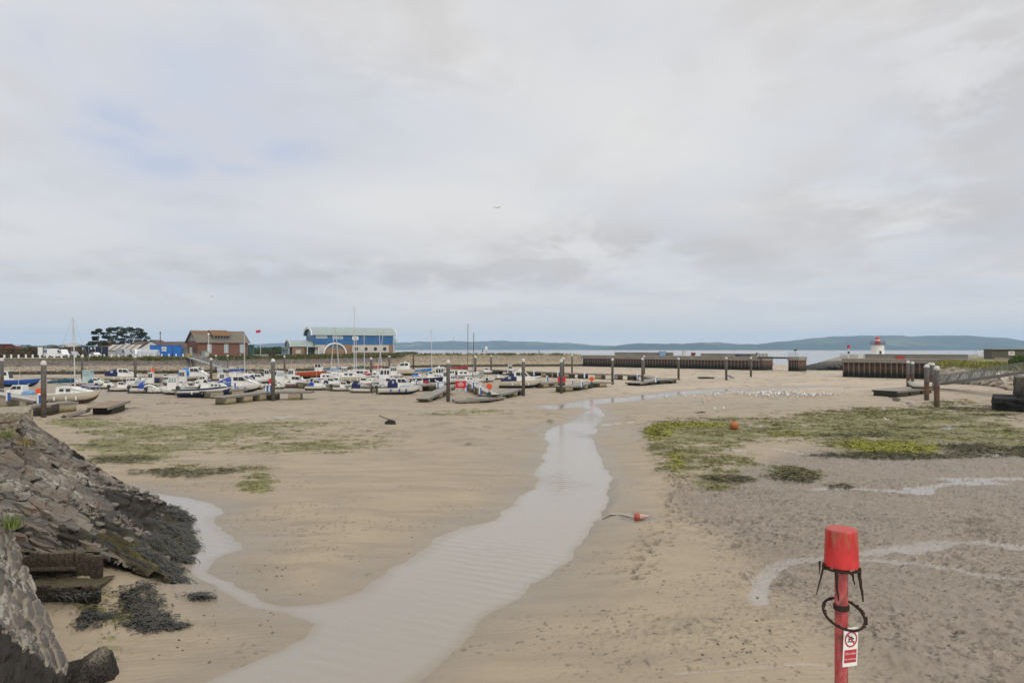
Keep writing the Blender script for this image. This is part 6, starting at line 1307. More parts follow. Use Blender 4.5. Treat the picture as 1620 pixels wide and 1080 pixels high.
# ================================================================== buildings, vehicles and trees on the quay
def qz(px, back):
    q_ = quay_px(px); n_ = int(np.argmin(np.abs(pq - px))); return (q_[0] - nx[n_] * back, q_[1] - ny[n_] * back, q_[2] + .03)
def atY(px, Y, z): return (*P(px, Y)[:2], z)
def prism_x(q, poly, x0, x1, mi=0): q.prism(poly, lambda u, v, w: (w, u, v), x0, x1, mi)      # outline in (y, z), run along x
def prism_y(q, poly, y0, y1, mi=0): q.prism(poly, lambda u, v, w: (u, w, v), y0, y1, mi)      # outline in (x, z), run along y
BRICK = paint('red_brick_wall', (.20, .095, .065), .85, .2, 1.2, bump=.2, dirt=.3); SLATE = paint('lichened_slate', (.16, .14, .11), .8, .25, .35, dirt=.55, dirtc=(.26, .13, .04))
TILE = paint('orange_lichen_tile', (.19, .105, .05), .85, .3, .5, dirt=.5, dirtc=(.15, .11, .08)); RENDER = paint('white_render', (.72, .71, .68), .8, .06, .6, dirt=.1)
RBLUE = paint('blue_cladding', (.02, .115, .285), .45, .12, .5, dirt=.1); ROOFG = paint('pale_green_roof', (.27, .33, .31), .5, .1, .3, dirt=.2); CREAMW = paint('cream_block', (.50, .48, .43), .8, .08, .5, dirt=.15)
TAN = paint('tan_brick', (.28, .175, .10), .85, .2, .8, dirt=.25); DOORG = paint('green_door_paint', (.18, .27, .24), .6); PANEW = paint('white_window_frame', (.70, .70, .68), .5); DGREY = paint('dark_grey_paint', (.05, .055, .06), .6)
def window(parent, x, y, z, w, h, n=2, m=3, name='window', fr=None):
    q = MB(); q.box((x, y, z), (w, .08, h)); f = q.build(name, fr or PANEW, parent); q = MB(); pw, ph = w / n, h / m
    for i in range(n):
        for j in range(m): q.box((x - w / 2 + pw * (i + .5), y - .05, z - h / 2 + ph * (j + .5)), (pw * .78, .04, ph * .82))
    q.build('pane', GLASSP if fr is None else GLASS, f); return f
# --- brick boathouse
bx = atY(313, 222, 4.78); a = R(42); t = thing('brick_boathouse', 'brick boathouse with orange lichened roof, dormer and gangway in front', 'building', bx, a)
Lb_, Wb_, He, Hr = 16.2, 11, 4.75, 8.3
q = MB(); prism_x(q, [(0, 0), (Wb_, 0), (Wb_, He), (Wb_ / 2, Hr - .35), (0, He)], 0, Lb_); q.build('wall', BRICK, t)
q = MB(); q.add([(-.06, .3, He + .3), (-.06, Wb_ - .3, He + .3), (-.06, Wb_ / 2, Hr - .55)], [(0, 1, 2)]); q.add([(-.06, .3, He + .3), (-.06, Wb_ - .3, He + .3), (-.06, Wb_ / 2, Hr - .55), (.05, .3, He + .3), (.05, Wb_ - .3, He + .3), (.05, Wb_ / 2, Hr - .55)], [(0, 3, 4, 1), (1, 4, 5, 2), (2, 5, 3, 0)]); q.build('gable_panel', paint('grey_gable_board', (.34, .33, .29), .8), t)
q = MB(); sl_ = (Hr - He) / (Wb_ / 2); e_ = .55
prism_x(q, [(-e_, He - e_ * sl_), (Wb_ / 2, Hr), (Wb_ + e_, He - e_ * sl_), (Wb_ + e_, He - e_ * sl_ + .22), (Wb_ / 2, Hr + .25), (-e_, He - e_ * sl_ + .22)], -.7, Lb_ + .7); rf = q.build('roof', SLATE, t)
q = MB(); prism_x(q, [(Wb_ / 2 - 1.6, Hr - 1.6 * sl_ + .28), (Wb_ / 2, Hr + .29), (Wb_ / 2 + 1, Hr - .35)], -.6, Lb_ * .42); q.build('lichen_tiles', TILE, rf)
q = MB(); prism_x(q, [(1.3, He + .9), (1.3, He + 2.1), (Wb_ / 2, Hr + .1), (Wb_ / 2, He + 1)], 5.6, 10.4); dm = q.build('dormer', paint('dormer_board', (.40, .40, .37), .8), t)
q = MB(); prism_x(q, [(.7, He + 1.95), (Wb_ / 2 - .3, Hr + .32), (Wb_ / 2 - .3, Hr + .5), (.7, He + 2.15)], 4.9, 11); q.build('dormer_roof', TILE, dm)
for k in range(5): q = MB(); q.box((6.15 + k * .93, 1.27, He + 1.5), (.7, .08, .75)); q.build('dormer_pane', GLASS, dm)
for x_ in (3.6, 9.0, 14.2): window(t, x_, -.03, 2.6, 1.35, 3.1, 2, 4)
q = MB(); q.box((-.05, Wb_ * .62, 1.5), (.12, 2.6, 3.0)); q.build('door', paint('pale_door', (.62, .60, .55), .7), t)
q = MB(); q.box((-.05, Wb_ * .3, 1.5), (.12, 1.5, 2.8)); q.build('door', DGREY, t)
q = MB(); q.box((-.08, Wb_ / 2, Hr - 1.7), (.1, .55, 1.1)); q.build('gable_window', GLASS, t)
q = MB(); q.box((2.0, -.2, .9), (1.9, .35, 1.8)); q.build('notice_panel', DOORG, t)
for px, Y, zt, lb in ((331.5, 206, 530, 'white globe street lamp in front of the brick boathouse'),):
    g_ = qz(px, 1.2); t = thing('street_lamp', lb, 'street lamp', g_); hh_ = ZP(530, g_[1]) - g_[2]; q = MB(); q.cyl((0, 0, 0), (0, 0, hh_), .09, .06); q.build('post', WHT, t); q = MB(); q.lathe([(.1, hh_), (.3, hh_ + .1), (.34, hh_ + .35), (.2, hh_ + .55), (.03, hh_ + .6)], 12); q.build('lamp_globe', WHT, t)
t = thing('electric_box', 'pale box at the foot of the street lamp by the boathouse', 'cabinet', qz(328, .8)); q = MB(); q.box((0, 0, .75), (.95, .6, 1.5)); q.build('body', CREAMW, t); q = MB(); q.box((0, 0, 1.54), (1.05, .7, .08)); q.build('lid', CAPM, t)
# --- blue barrel roofed lifeboat station
sx = atY(497, 246, 5.05); a = R(27); t = thing('lifeboat_station', 'long blue building with pale curved roof and white porthole wall', 'building', sx, a)
LS, WS, HE, HR = 29.5, 15.5, 7.55, 10.3
q = MB(); q.box((LS / 2, WS / 2, HE * .5 + 2), (LS, WS, HE - 3.6)); q.build('blue_wall', RBLUE, t)
q = MB(); q.box((LS / 2, WS / 2, 1.92), (LS - .04, WS - .04, 3.86)); q.build('base_wall', TAN, t)
arc = [(WS / 2 - (WS / 2 + .5) * math.cos(math.pi * k / 14), HE - .35 + (HR - HE + .35) * math.sin(math.pi * k / 14)) for k in range(15)]
arc_in = [(WS / 2 - (WS / 2 + .1) * math.cos(math.pi * k / 14), HE - .4 + (HR - HE) * math.sin(math.pi * k / 14)) for k in range(14, -1, -1)]
q = MB(); prism_x(q, arc + arc_in, -.9, LS + .9); rf = q.build('roof', ROOFG, t, smooth=35)
for x0_, x1_, nm in ((-1.1, -.88, 'barge_board'), (LS + .88, LS + 1.1, 'barge_board')):
    q = MB(); big = [(WS / 2 - (WS / 2 + .62) * math.cos(math.pi * k / 14), HE - .45 + (HR - HE + .55) * math.sin(math.pi * k / 14)) for k in range(15)]; sm = [(WS / 2 - (WS / 2 - .5) * math.cos(math.pi * k / 14), HE - .45 + (HR - HE - .3) * math.sin(math.pi * k / 14)) for k in range(14, -1, -1)]
    prism_x(q, big + sm, x0_, x1_); q.build(nm, WHT, rf)
q = MB(); prism_x(q, [(WS / 2 - (WS / 2 - .1) * math.cos(math.pi * k / 14), HE - .5 + (HR - HE - .1) * math.sin(math.pi * k / 14)) for k in range(15)], -.25, LS - .2); q.build('gable_glazing', paint('gable_blue_glass', (.10, .19, .28), .2), t)
q = MB(); q.box((LS * .70, -.08, 2.25), (LS * .47, .25, 2.75)); pw_ = q.build('porthole_wall', CREAMW, t)
for k in range(4): q = MB(); q.cyl((LS * (.515 + .122 * k), -.19, 2.2), (LS * (.515 + .122 * k), -.3, 2.2), .68, n=18); q.build('porthole', GLASS, pw_)
q = MB(); q.box((LS * .07, -.06, 2.0), (LS * .12, .2, 3.2)); q.build('cream_panel', CREAMW, t)
for x_ in (.02, .055, .09, .125): window(t, LS * x_ + .5, -.03, HE - 1.0, .9, 1.15, 1, 1)
for x_ in (.24, .285, .33): window(t, LS * x_, -.03, HE - 1.15, 1.1, 1.2, 1, 1)
q = MB(); q.box((LS * .505, -.08, HE - 1.35), (2.3, .1, 1.3)); sg = q.build('sign_panel', WHT, t); q = MB(); q.box((LS * .505, -.15, HE - 1.2), (1.5, .02, .18)); q.box((LS * .505, -.15, HE - 1.6), (1.1, .02, .14)); q.build('lettering', RBLUE, sg)
ac = (LS * .245, 3.6); aro = [(ac[0] - 4.2 * math.cos(math.pi * k / 14), .6 + 3.9 * math.sin(math.pi * k / 14)) for k in range(15)]
ari = [(ac[0] - 3.75 * math.cos(math.pi * k / 14), .6 + 3.45 * math.sin(math.pi * k / 14)) for k in range(14, -1, -1)]
q = MB(); prism_y(q, aro + ari, -1.5, .0); ar = q.build('arched_bay', WHT, t, smooth=35)
q = MB(); prism_y(q, [(x_, max(.6, z_)) for x_, z_ in reversed(ari)], -.9, .02); q.build('bay_glazing', paint('bay_glass', (.12, .17, .18), .15), ar)
q = MB(); q.box((ac[0], -1.0, 1.15), (6.8, .5, 2.3)); q.build('bay_wall', TAN, ar)
q = MB(); q.box((ac[0] - 4.0, -.7, .6), (.35, 1.4, 1.3)); q.box((ac[0] + 4.0, -.7, .6), (.35, 1.4, 1.3)); q.build('bay_foot', WHT, ar)
q = MB(); arc2 = [(WS * .62 - 4.6 * math.cos(math.pi * k / 10), 4.4 + 2.4 * math.sin(math.pi * k / 10)) for k in range(11)]; prism_x(q, arc2, LS, LS + 2.9); q.build('rear_wing', ROOFG, t, smooth=35)
q = MB(); q.box((LS + 1.2, WS * .62, 2.2), (2.2, 8.2, 4.4)); q.build('rear_wing_wall', CREAMW, t)
q = MB(); q.box((LS - .15, -.12, 3.8), (.3, .3, 7.4)); q.build('corner_trim', paint('pale_blue_trim', (.30, .45, .62), .5), t)
# lower entrance wing
t = thing('entrance_hall', 'low entrance hall with arched roof left of the blue building', 'building', atY(462, 243, 5.05), R(31))
LE, WE = 9.6, 8.0
q = MB(); q.box((LE / 2, WE / 2, 1.6), (LE, WE, 3.2)); q.build('wall', TAN, t)
ao = [(WE / 2 - (WE / 2 + .4) * math.cos(math.pi * k / 12), 3.0 + 2.3 * math.sin(math.pi * k / 12)) for k in range(13)]
q = MB(); prism_x(q, ao, -.5, LE); q.build('roof', ROOFG, t, smooth=35)
q = MB(); prism_x(q, [(WE / 2 - (WE / 2 + .55) * math.cos(math.pi * k / 12), 2.9 + 2.55 * math.sin(math.pi * k / 12)) for k in range(13)] + [(WE / 2 - (WE / 2 - .3) * math.cos(math.pi * k / 12), 2.9 + 1.9 * math.sin(math.pi * k / 12)) for k in range(12, -1, -1)], -.9, -.52); q.build('barge_board', CREAMW, t)
q = MB(); prism_x(q, [(.3, .02)] + [(WE / 2 - (WE / 2 - .35) * math.cos(math.pi * k / 12), 2.9 + 1.85 * math.sin(math.pi * k / 12)) for k in range(13)] + [(WE - .3, .02)], -.62, -.5); q.build('arched_glazing', paint('hall_glass', (.05, .06, .06), .15), t)
q = MB(); q.box((6.8, -1.2, 2.95), (4.6, 2.6, .22)); cnp = q.build('canopy_roof', ROOFG, t)
for x_ in (4.8, 8.8): q = MB(); q.cyl((x_, -2.3, 0), (x_, -2.3, 2.9), .16); q.build('canopy_post', WHT, cnp)
q = MB(); q.box((6.8, -.06, 1.3), (3.4, .12, 2.6)); q.build('door', DGREY, t)
q = MB(); q.box((2.2, -.06, 1.2), (1.8, .12, 1.3)); q.build('poster_panel', CREAMW, t)
# flag and pole
g_ = qz(454, 14); t = thing('flagpole', 'white flagpole with a red flag left of the entrance hall', 'flagpole', g_); hp = ZP(521, g_[1]) - g_[2]; q = MB(); q.cyl((0, 0, 0), (0, 0, hp), .07, .04); q.build('pole', WHT, t)
q = MB(); rows = [[(-.05 - 1.5 * u, .25 * math.sin(u * 6), hp - .1 - v * .9 - .25 * u) for u in np.linspace(0, 1, 9)] for v in np.linspace(0, 1, 4)]; rows2 = [[(x_, y_ + .03, z_) for x_, y_, z_ in r_] for r_ in rows]; q.grid(rows); q.grid(rows2); q.build('flag', paint('red_flag', (.50, .03, .08), .8, dirt=.3, dirtc=(.6, .55, .5)), t, smooth=60)
t = thing('planter', 'dark square planter box on the quay left of the flagpole', 'planter', qz(434, 3)); q = MB(); q.box((0, 0, .75), (1.7, 1.7, 1.5), taper=.94); q.build('body', paint('dark_brown_wood', (.045, .03, .025), .8), t); q = MB(); q.box((0, 0, 1.52), (1.5, 1.5, .06)); q.build('soil', PAST, t)
t = thing('glass_shelter', 'pale glazed shelter at the quay edge below the flag', 'shelter', qz(457, 1.6)); q = MB(); q.box((0, 0, 2.3), (2.0, 1.4, .12)); q.build('roof', ROOFG, t); q = MB(); q.box((0, .5, 1.15), (1.9, .08, 2.2)); q.build('back_pane', GLASSP, t)
for s_ in (-.95, .95): q = MB(); q.box((s_, 0, 1.15), (.08, 1.3, 2.2)); q.build('side_pane', GLASSP, t)
# --- white bungalow behind a blue container
t = thing('bungalow', 'white gabled bungalow with brown roof behind the blue container', 'house', atY(222, 236, 4.7), R(8)); LB, WB = 15, 9.5
q = MB(); prism_y(q, [(-.2, 0), (7.6, 0), (7.6, 2.8), (3.7, 5.3), (-.2, 2.8)], 0, 9); q.build('front_wing', RENDER, t)
q = MB(); prism_y(q, [(-.9, 2.5), (3.7, 5.45), (8.3, 2.5), (8.3, 2.8), (3.7, 5.75), (-.9, 2.8)], -.5, 9.4); q.build('front_roof', paint('brown_roof_tiles', (.115, .085, .075), .85, .15, .6), t)
q = MB(); q.box((3.8, 6, 1.35), (LB, 6.5, 2.7)); q.build('wall', CREAMW, t)
q = MB(); prism_x(q, [(2.3, 2.6), (6, 4.9), (9.7, 2.6), (9.7, 2.85), (6, 5.15), (2.3, 2.85)], -4.2, 14.5); q.build('main_roof', paint('brown_roof_tiles', (.115, .085, .075), .85, .15, .6), t)
window(t, -2.2, 2.72, 1.5, 1.2, 1.1, 2, 1); q = MB(); q.box((3.7, -.04, 3.9), (.5, .1, .6)); q.build('gable_vent', GLASSP, t)
t = thing('shipping_container', 'bright blue container with a round white badge on its side', 'container', qz(248, 11), R(9)); CBL = paint('container_blue', (.015, .15, .48), .5, .1, .5, dirt=.12)
q = MB(); pr = []; n_ = 22
for k in range(n_): x_ = -4.3 + 8.6 * k / n_; pr += [(x_, 0), (x_ + .12, 0), (x_ + .2, .06), (x_ + .31, .06)]
pr += [(4.3, 0), (4.3, 2.44), (-4.3, 2.44)]; q.prism(pr, lambda u, v, w: (u, v - 1.2, w), .1, 3.5); q.build('body', CBL, t)
q = MB(); q.box((0, 0, 3.55), (8.7, 2.55, .1)); q.build('roof', CBL, t)
q = MB(); q.box((-.2, -1.26, 2.45), (1.25, .06, 1.35)); bd = q.build('badge_board', WHT, t); q = MB(); q.cyl((-.2, -1.30, 2.5), (-.2, -1.33, 2.5), .48, n=20); q.build('badge_disc', paint('badge_grey', (.22, .22, .25), .6), bd); q = MB(); q.box((-.2, -1.34, 2.42), (.6, .02, .2)); q.box((-.1, -1.34, 2.62), (.3, .02, .16)); q.build('badge_mark', WHT, bd)
q = MB(); q.box((2.2, -1.22, 1.7), (.08, .06, 3.2)); q.build('door_seam', DGREY, t)
q = MB(); q.box((-2.4, -1.5, .55), (1.6, .5, 1.1)); q.build('skip_box', CBL, t)
# translucent tunnel shelter
m, nt, b = newmat('cloudy_polythene'); b.inputs['Base Color'].default_value = (.55, .58, .60, 1); b.inputs['Roughness'].default_value = .35; b.inputs['Transmission Weight'].default_value = .25; POLY = m
t = thing('tunnel_shelter', 'rounded translucent grey tunnel shelter in front of the bungalow', 'shelter', qz(228, 4.5), R(5)); Ls = 5.6
q = MB(); rows = [[(-Ls / 2 + Ls * i / 8, 1.15 * math.cos(math.pi * k / 10), .25 + 2.0 * math.sin(math.pi * k / 10) ** .8) for k in range(11)] for i in range(9)]; q.grid(rows); q.f += [tuple(range(11)), tuple(range(98, 87, -1))]; q.m += [0, 0]; q.build('cover', POLY, t, smooth=50)
for i in (0, 2, 4, 6, 8): q = MB(); x_ = -Ls / 2 + Ls * i / 8; q.tube([(x_, 1.17 * math.cos(math.pi * k / 10), .25 + 2.03 * math.sin(math.pi * k / 10) ** .8) for k in range(11)], .035, 5); q.build('hoop', GALV, t)
q = MB(); q.box((0, 0, .14), (Ls + .1, 2.35, .26)); q.build('base', CREAMW, t)
# vehicles
TYRE = paint('tyre_rubber', (.018, .018, .018), .85); CW = paint('van_white', (.70, .70, .69), .3, .03, 1, dirt=.08); CS = paint('car_silver', (.36, .38, .40), .3, .05, 1, .5, dirt=.08); CDK = paint('car_dark', (.035, .04, .045), .3); HL = paint('headlight_lens', (.6, .62, .64), .15); BUMP = paint('black_bumper', (.025, .025, .028), .6)
def vehicle(name, label, cat, loc, deg, L_, Wd, Hh, prof, bodym, glassq, wheels, lights=True):
    """prof: side outline (x, z); glassq: list of side window outlines"""
    t = thing(name, label, cat, loc, R(deg)); tp = lambda z: 1 - .16 * max(0, (z - .95) / (Hh - .95)) if Hh > 1 else 1
    n_ = len(prof); q = MB(); vs = [(x_, -Wd / 2 * tp(z_), z_) for x_, z_ in prof] + [(x_, Wd / 2 * tp(z_), z_) for x_, z_ in prof]
    q.add(vs, [tuple(range(n_)), tuple(range(2 * n_ - 1, n_ - 1, -1))] + [((k + 1) % n_, k, n_ + k, n_ + (k + 1) % n_) for k in range(n_)]); bo = q.build('body', bodym, t)
    for g_ in glassq:
        m_ = len(g_)
        for s_ in (-1, 1):
            q = MB(); po = [(x_, s_ * (Wd / 2 * tp(z_) + .012), z_) for x_, z_ in g_]; pi = [(x_, s_ * (Wd / 2 * tp(z_) - .03), z_) for x_, z_ in g_]
            q.add(po + pi, [tuple(range(m_))] + [(k, (k + 1) % m_, m_ + (k + 1) % m_, m_ + k) for k in range(m_)])
            q.build('side_window', GLASS, t)
    ws = max(range(n_ - 1), key=lambda k: (prof[k + 1][0] - prof[k][0] > .05) * (prof[k][1] - prof[k + 1][1]) * (prof[k + 1][1] > .6)); (xa, za), (xb, zb_) = prof[ws], prof[ws + 1]
    q = MB(); p4 = []
    for s_, w_ in ((.08, -.9), (.08, .9), (.88, .9), (.88, -.9)): x_ = xa + (xb - xa) * s_ + .02; z_ = za + (zb_ - za) * s_ + .02; p4.append((x_, w_ * Wd / 2 * tp(z_), z_))
    q.add(p4 + [(x_ - .05, y_, z_ - .04) for x_, y_, z_ in p4], [(0, 1, 2, 3), (0, 4, 5, 1), (1, 5, 6, 2), (2, 6, 7, 3), (3, 7, 4, 0)]); q.build('windscreen', GLASS, t)
    for wx_ in wheels:
        for s_ in (-1, 1):
            q = MB(); q.cyl((wx_, s_ * (Wd / 2 - .2), .33), (wx_, s_ * (Wd / 2 + .015), .33), .33, n=16); wh = q.build('wheel', TYRE, t); q = MB(); q.cyl((wx_, s_ * (Wd / 2 + .0), .33), (wx_, s_ * (Wd / 2 + .03), .33), .19, n=12); q.build('rim', CS, wh)
    xf = max(x_ for x_, _ in prof)
    for s_ in (-1, 1): q = MB(); q.box((xf - .02, s_ * Wd * .36, .78), (.08, .34, .2)); q.build('headlight', HL, t)
    q = MB(); q.box((xf - .02, 0, .42), (.14, Wd * .96, .26)); q.build('bumper', BUMP, t); q = MB(); q.box((xf + .0, 0, .74), (.05, .7, .16)); q.build('grille', BUMP, t)
    return t
VAN = [(-2.6, .35), (2.55, .35), (2.6, .95), (1.75, 1.15), (1.0, 2.25), (.8, 2.4), (-2.55, 2.4)]; VANG = [[(.55, 1.3), (.55, 2.05), (.95, 2.05), (1.45, 1.3)]]
CAR = [(-2.1, .35), (2.1, .35), (2.12, .75), (1.2, .95), (.45, 1.45), (-1.3, 1.48), (-2.05, 1.0), (-2.12, .7)]; CARG = [[(-.3, 1.0), (-.3, 1.38), (.38, 1.36), (.95, 1.0)], [(-1.55, 1.0), (-1.2, 1.38), (-.42, 1.38), (-.42, 1.0)]]
PICK = [(-2.5, .4), (2.45, .4), (2.5, 1.0), (1.5, 1.15), (.75, 1.8), (-.7, 1.82), (-.8, 1.1), (-2.5, 1.1)]; PICKG = [[(-.6, 1.2), (-.6, 1.72), (.6, 1.72), (1.2, 1.2)]]
SUV = [(-2.3, .4), (2.25, .4), (2.3, .95), (1.3, 1.1), (.6, 1.75), (-1.9, 1.8), (-2.3, 1.1)]; SUVG = [[(-.4, 1.15), (-.4, 1.66), (.52, 1.66), (1.05, 1.15)], [(-2.0, 1.15), (-1.75, 1.68), (-.52, 1.68), (-.52, 1.15)]]
v = vehicle('parked_van', 'white van with back doors towards us, left end of the parked row', 'van', qz(65, 9), 62, 5.2, 2.0, 2.6, [(x_ * .9, z_ * 1.1) for x_, z_ in VAN], CW, [[(a_ * .9, b_ * 1.1) for a_, b_ in g_] for g_ in VANG], (-1.6, 1.6))
q = MB(); q.box((-2.36, 0, 1.9), (.06, 1.4, .75)); q.build('rear_window', paint('blue_tint_pane', (.10, .16, .30), .2), v)
vehicle('parked_van', 'white van facing right next to the back-to-us white van', 'van', qz(77, 10.5), -35, 5.2, 2.0, 2.4, VAN, CW, VANG, (-1.6, 1.6))
vehicle('parked_car', 'dark grey off-road car just behind the tall white mast', 'car', qz(94, 11), -40, 4.6, 1.9, 1.8, SUV, CS, SUVG, (-1.4, 1.4))
vehicle('parked_car', 'low white car parked alone in front of the navy fence', 'car', qz(129, 12), -38, 4.3, 1.8, 1.48, CAR, CW, CARG, (-1.3, 1.3))
vehicle('parked_van', 'grey high roofed van beneath the pine trees', 'van', qz(176, 12), -25, 5.4, 2.1, 2.7, [(x_ * 1.05, z_ * 1.1) for x_, z_ in VAN], paint('van_grey', (.33, .35, .36), .35, .03, 1, dirt=.08), [[(a_ * 1.05, b_ * 1.1) for a_, b_ in g_] for g_ in VANG], (-1.7, 1.7))
vehicle('parked_van', 'white van on the right of the high roofed grey van', 'van', qz(199, 11), -48, 5.0, 2.0, 2.4, VAN, CW, VANG, (-1.6, 1.6))
vehicle('parked_car', 'white car far back on the empty car park near the grass bank', 'car', qz(414, 30), -40, 4.4, 1.8, 1.48, CAR, CW, CARG, (-1.3, 1.3))
# fences, boards and containers behind the cars
t = thing('yard_fence', 'long dark navy yard fence behind the parked cars', 'fence', atY(112, 214, 4.6), R(6)); q = MB(); q.box((5.4, 0, 1.75), (11.6, .12, 3.2)); q.build('panel', paint('navy_fence', (.022, .032, .05), .7, .3, .4, dirt=.3), t)
for k in range(7): q = MB(); q.box((-.4 + k * 1.93, -.1, 1.7), (.12, .12, 3.5)); q.build('post', GALV, t)
for k, (x_, z_) in enumerate(((.6, 2.7), (3.7, 2.6), (6.1, 2.8), (7.2, 2.9))): q = MB(); q.box((x_, -.12, z_), (.45, .05, .55)); q.build('notice', WHT, t)
def contr(label, loc, L_, Hh, mat, rz=.0):
    t = thing('shipping_container', label, 'container', loc, rz); q = MB(); pr = []; n_ = int(L_ / .35)
    for k in range(n_): x_ = -L_ / 2 + L_ * k / n_; s_ = L_ / n_; pr += [(x_, 0), (x_ + .3 * s_, 0), (x_ + .5 * s_, .06), (x_ + .8 * s_, .06)]
    pr += [(L_ / 2, 0), (L_ / 2, 2.4), (-L_ / 2, 2.4)]; q.prism(pr, lambda u, v, w: (u, v, w), .05, Hh); q.build('body', mat, t); q = MB(); q.box((0, 1.2, Hh + .04), (L_ + .1, 2.5, .1)); q.build('roof', mat, t)
contr('rust brown container behind the tall white mast', atY(101, 212, 4.6), 6.6, 3.1, paint('rust_brown', (.13, .06, .045), .8, .25, .5)); contr('orange red container among the scrub at the far left', atY(17, 206, 4.9), 2.9, 3.0, paint('orange_container', (.38, .09, .05), .7, .15, .6)); contr('dark red container at the left edge behind the scrub', atY(3, 212, 4.8), 3.4, 3.9, paint('dark_red_container', (.12, .045, .035), .8, .2, .5)); contr('small red brown shed left of the white notice board', atY(44, 208, 4.6), 1.4, 2.9, paint('red_brown_shed', (.16, .06, .05), .8)); contr('dark green container right of the brick boathouse', atY(390, 236, 4.95), 4.2, 3.6, paint('container_green', (.03, .10, .075), .6), R(10)); contr('low grey shed right of the blue container', qz(272, 12), 1.7, 2.4, paint('grey_shed', (.16, .18, .17), .8))
t = thing('sand_coloured_shed_roof', 'long pale striped corrugated roof behind the grey van', 'shed', atY(190, 232, 4.7), R(4)); q = MB(); prism_x(q, [(0, 0), (5, 0), (5, 3.4), (0, 2.0)], -4.8, 4.8); q.build('wall', CREAMW, t); q = MB(); prism_x(q, [(-.4, 2.0), (5.3, 3.9), (5.3, 4.05), (-.4, 2.15)], -5, 5); rr_ = q.build('roof', paint('sheet_roof', (.44, .41, .36), .7, .15, .5), t)
for k in range(4): q = MB(); prism_x(q, [(-.3, 2.19), (5.2, 4.02), (5.2, 4.07), (-.3, 2.24)], -3.6 + k * 2.1, -2.6 + k * 2.1); q.build('roof_stripe', paint('dark_sheet', (.20, .18, .15), .8), rr_)
t['label'] = 'shed with pale striped corrugated roof behind the grey van'; t.name = 'shed'
t = thing('information_board', 'tall white information board left of the parked vans', 'board', qz(49.5, 6)); q = MB(); q.box((0, 0, 1.9), (1.35, .08, 2.3)); q.build('panel', WHT, t)
for s_ in (-.62, .62): q = MB(); q.cyl((s_, .05, 0), (s_, .05, 3.2), .05); q.build('post', paint('red_brown_shed', (.16, .06, .05), .8), t)
t = thing('caravan', 'white flat roofed caravan showing above the navy fence', 'caravan', atY(113, 240, 4.7)); q = MB(); q.box((0, 0, 2.6), (4.6, 2.2, 3.3)); q.build('body', RENDER, t); window(t, -.8, -1.12, 3.1, 1.2, .8, 1, 1); q = MB(); q.box((0, 0, 4.3), (4.8, 2.4, .14)); q.build('roof', WHT, t)
for px_, Y_, wd_2, hb, lb in ((284, 245, 3.2, 4.2, 'small cream hut between the blue container and the boathouse'), (166, 262, 5, 3.9, 'white house with orange roof under the pine trees')):
    t = thing('hut' if px_ > 200 else 'cottage', lb, 'house', atY(px_, Y_, 4.7)); q = MB(); q.box((0, 2, hb * .35 + .5), (wd_2, 4, hb * .7 + 1)); q.build('wall', RENDER, t); q = MB(); prism_x(q, [(-.3, hb * .7 + .95), (2, hb + 1.3), (4.3, hb * .7 + .95)], -wd_2 / 2 - .2, wd_2 / 2 + .2); q.build('roof', TILE if px_ < 200 else GALV, t); window(t, 0, -.03, hb * .45, 1.0, 1.0, 2, 1)
t = thing('telegraph_pole', 'dark telegraph pole rising behind the blue container', 'pole', atY(253.5, 232, 4.7)); q = MB(); hh_ = ZP(525, 232) - 4.7; q.cyl((0, 0, 0), (0, 0, hh_), .16, .12); q.build('pole', WOODM, t); q = MB(); q.lathe([(.2, hh_ - .5), (.26, hh_ - .2), (.1, hh_ + .1)], 8); q.build('transformer', DGREY, t)
t = thing('yellow_grit_bin', 'yellow grit bin at the top of the boathouse gangway', 'bin', qz(299, .9)); t.name = 'grit_bin'; q = MB(); q.box((0, 0, .4), (1.3, .8, .8), taper=1.1); q.build('body', paint('yellow_plastic', (.50, .34, .02), .5), t); q = MB(); q.box((0, 0, .86), (1.5, .95, .16), taper=.8); q.build('lid', paint('yellow_plastic', (.50, .34, .02), .5), t)
# bollards
bl0 = None
for k in range(27):
    px_ = -6 + k * 11.35
    g_ = qz(px_, .5)
    if bl0 is None:
        bl0 = thing('bollard', 'white bollard in the evenly spaced row along the quay kerb', 'bollard', g_, 0, 'white bollards along the quay kerb'); q = MB(); q.box((0, 0, .42), (.34, .34, .84), taper=.9); q.build('post', WHT, bl0); q = MB(); q.box((0, 0, .9), (.4, .4, .14), taper=.6); q.build('cap', WHT, bl0)
    else: c_ = copy_tree(bl0); c_.location = g_
# picnic tables etc at the far left kerb
for px_, lb in ((10, 'low dark bench between bollards at the left edge'), (18, 'second low dark bench between bollards, right of the first')):
    t = thing('bench', lb, 'bench', qz(px_, 1.8)); q = MB(); q.box((0, 0, .45), (1.5, .45, .09)); q.build('seat', WOODM, t); q = MB(); q.box((0, .25, .8), (1.5, .08, .4)); q.build('backrest', WOODM, t)
    for s_ in (-.6, .6): q = MB(); q.box((s_, 0, .2), (.1, .4, .42)); q.build('leg', DGREY, t)
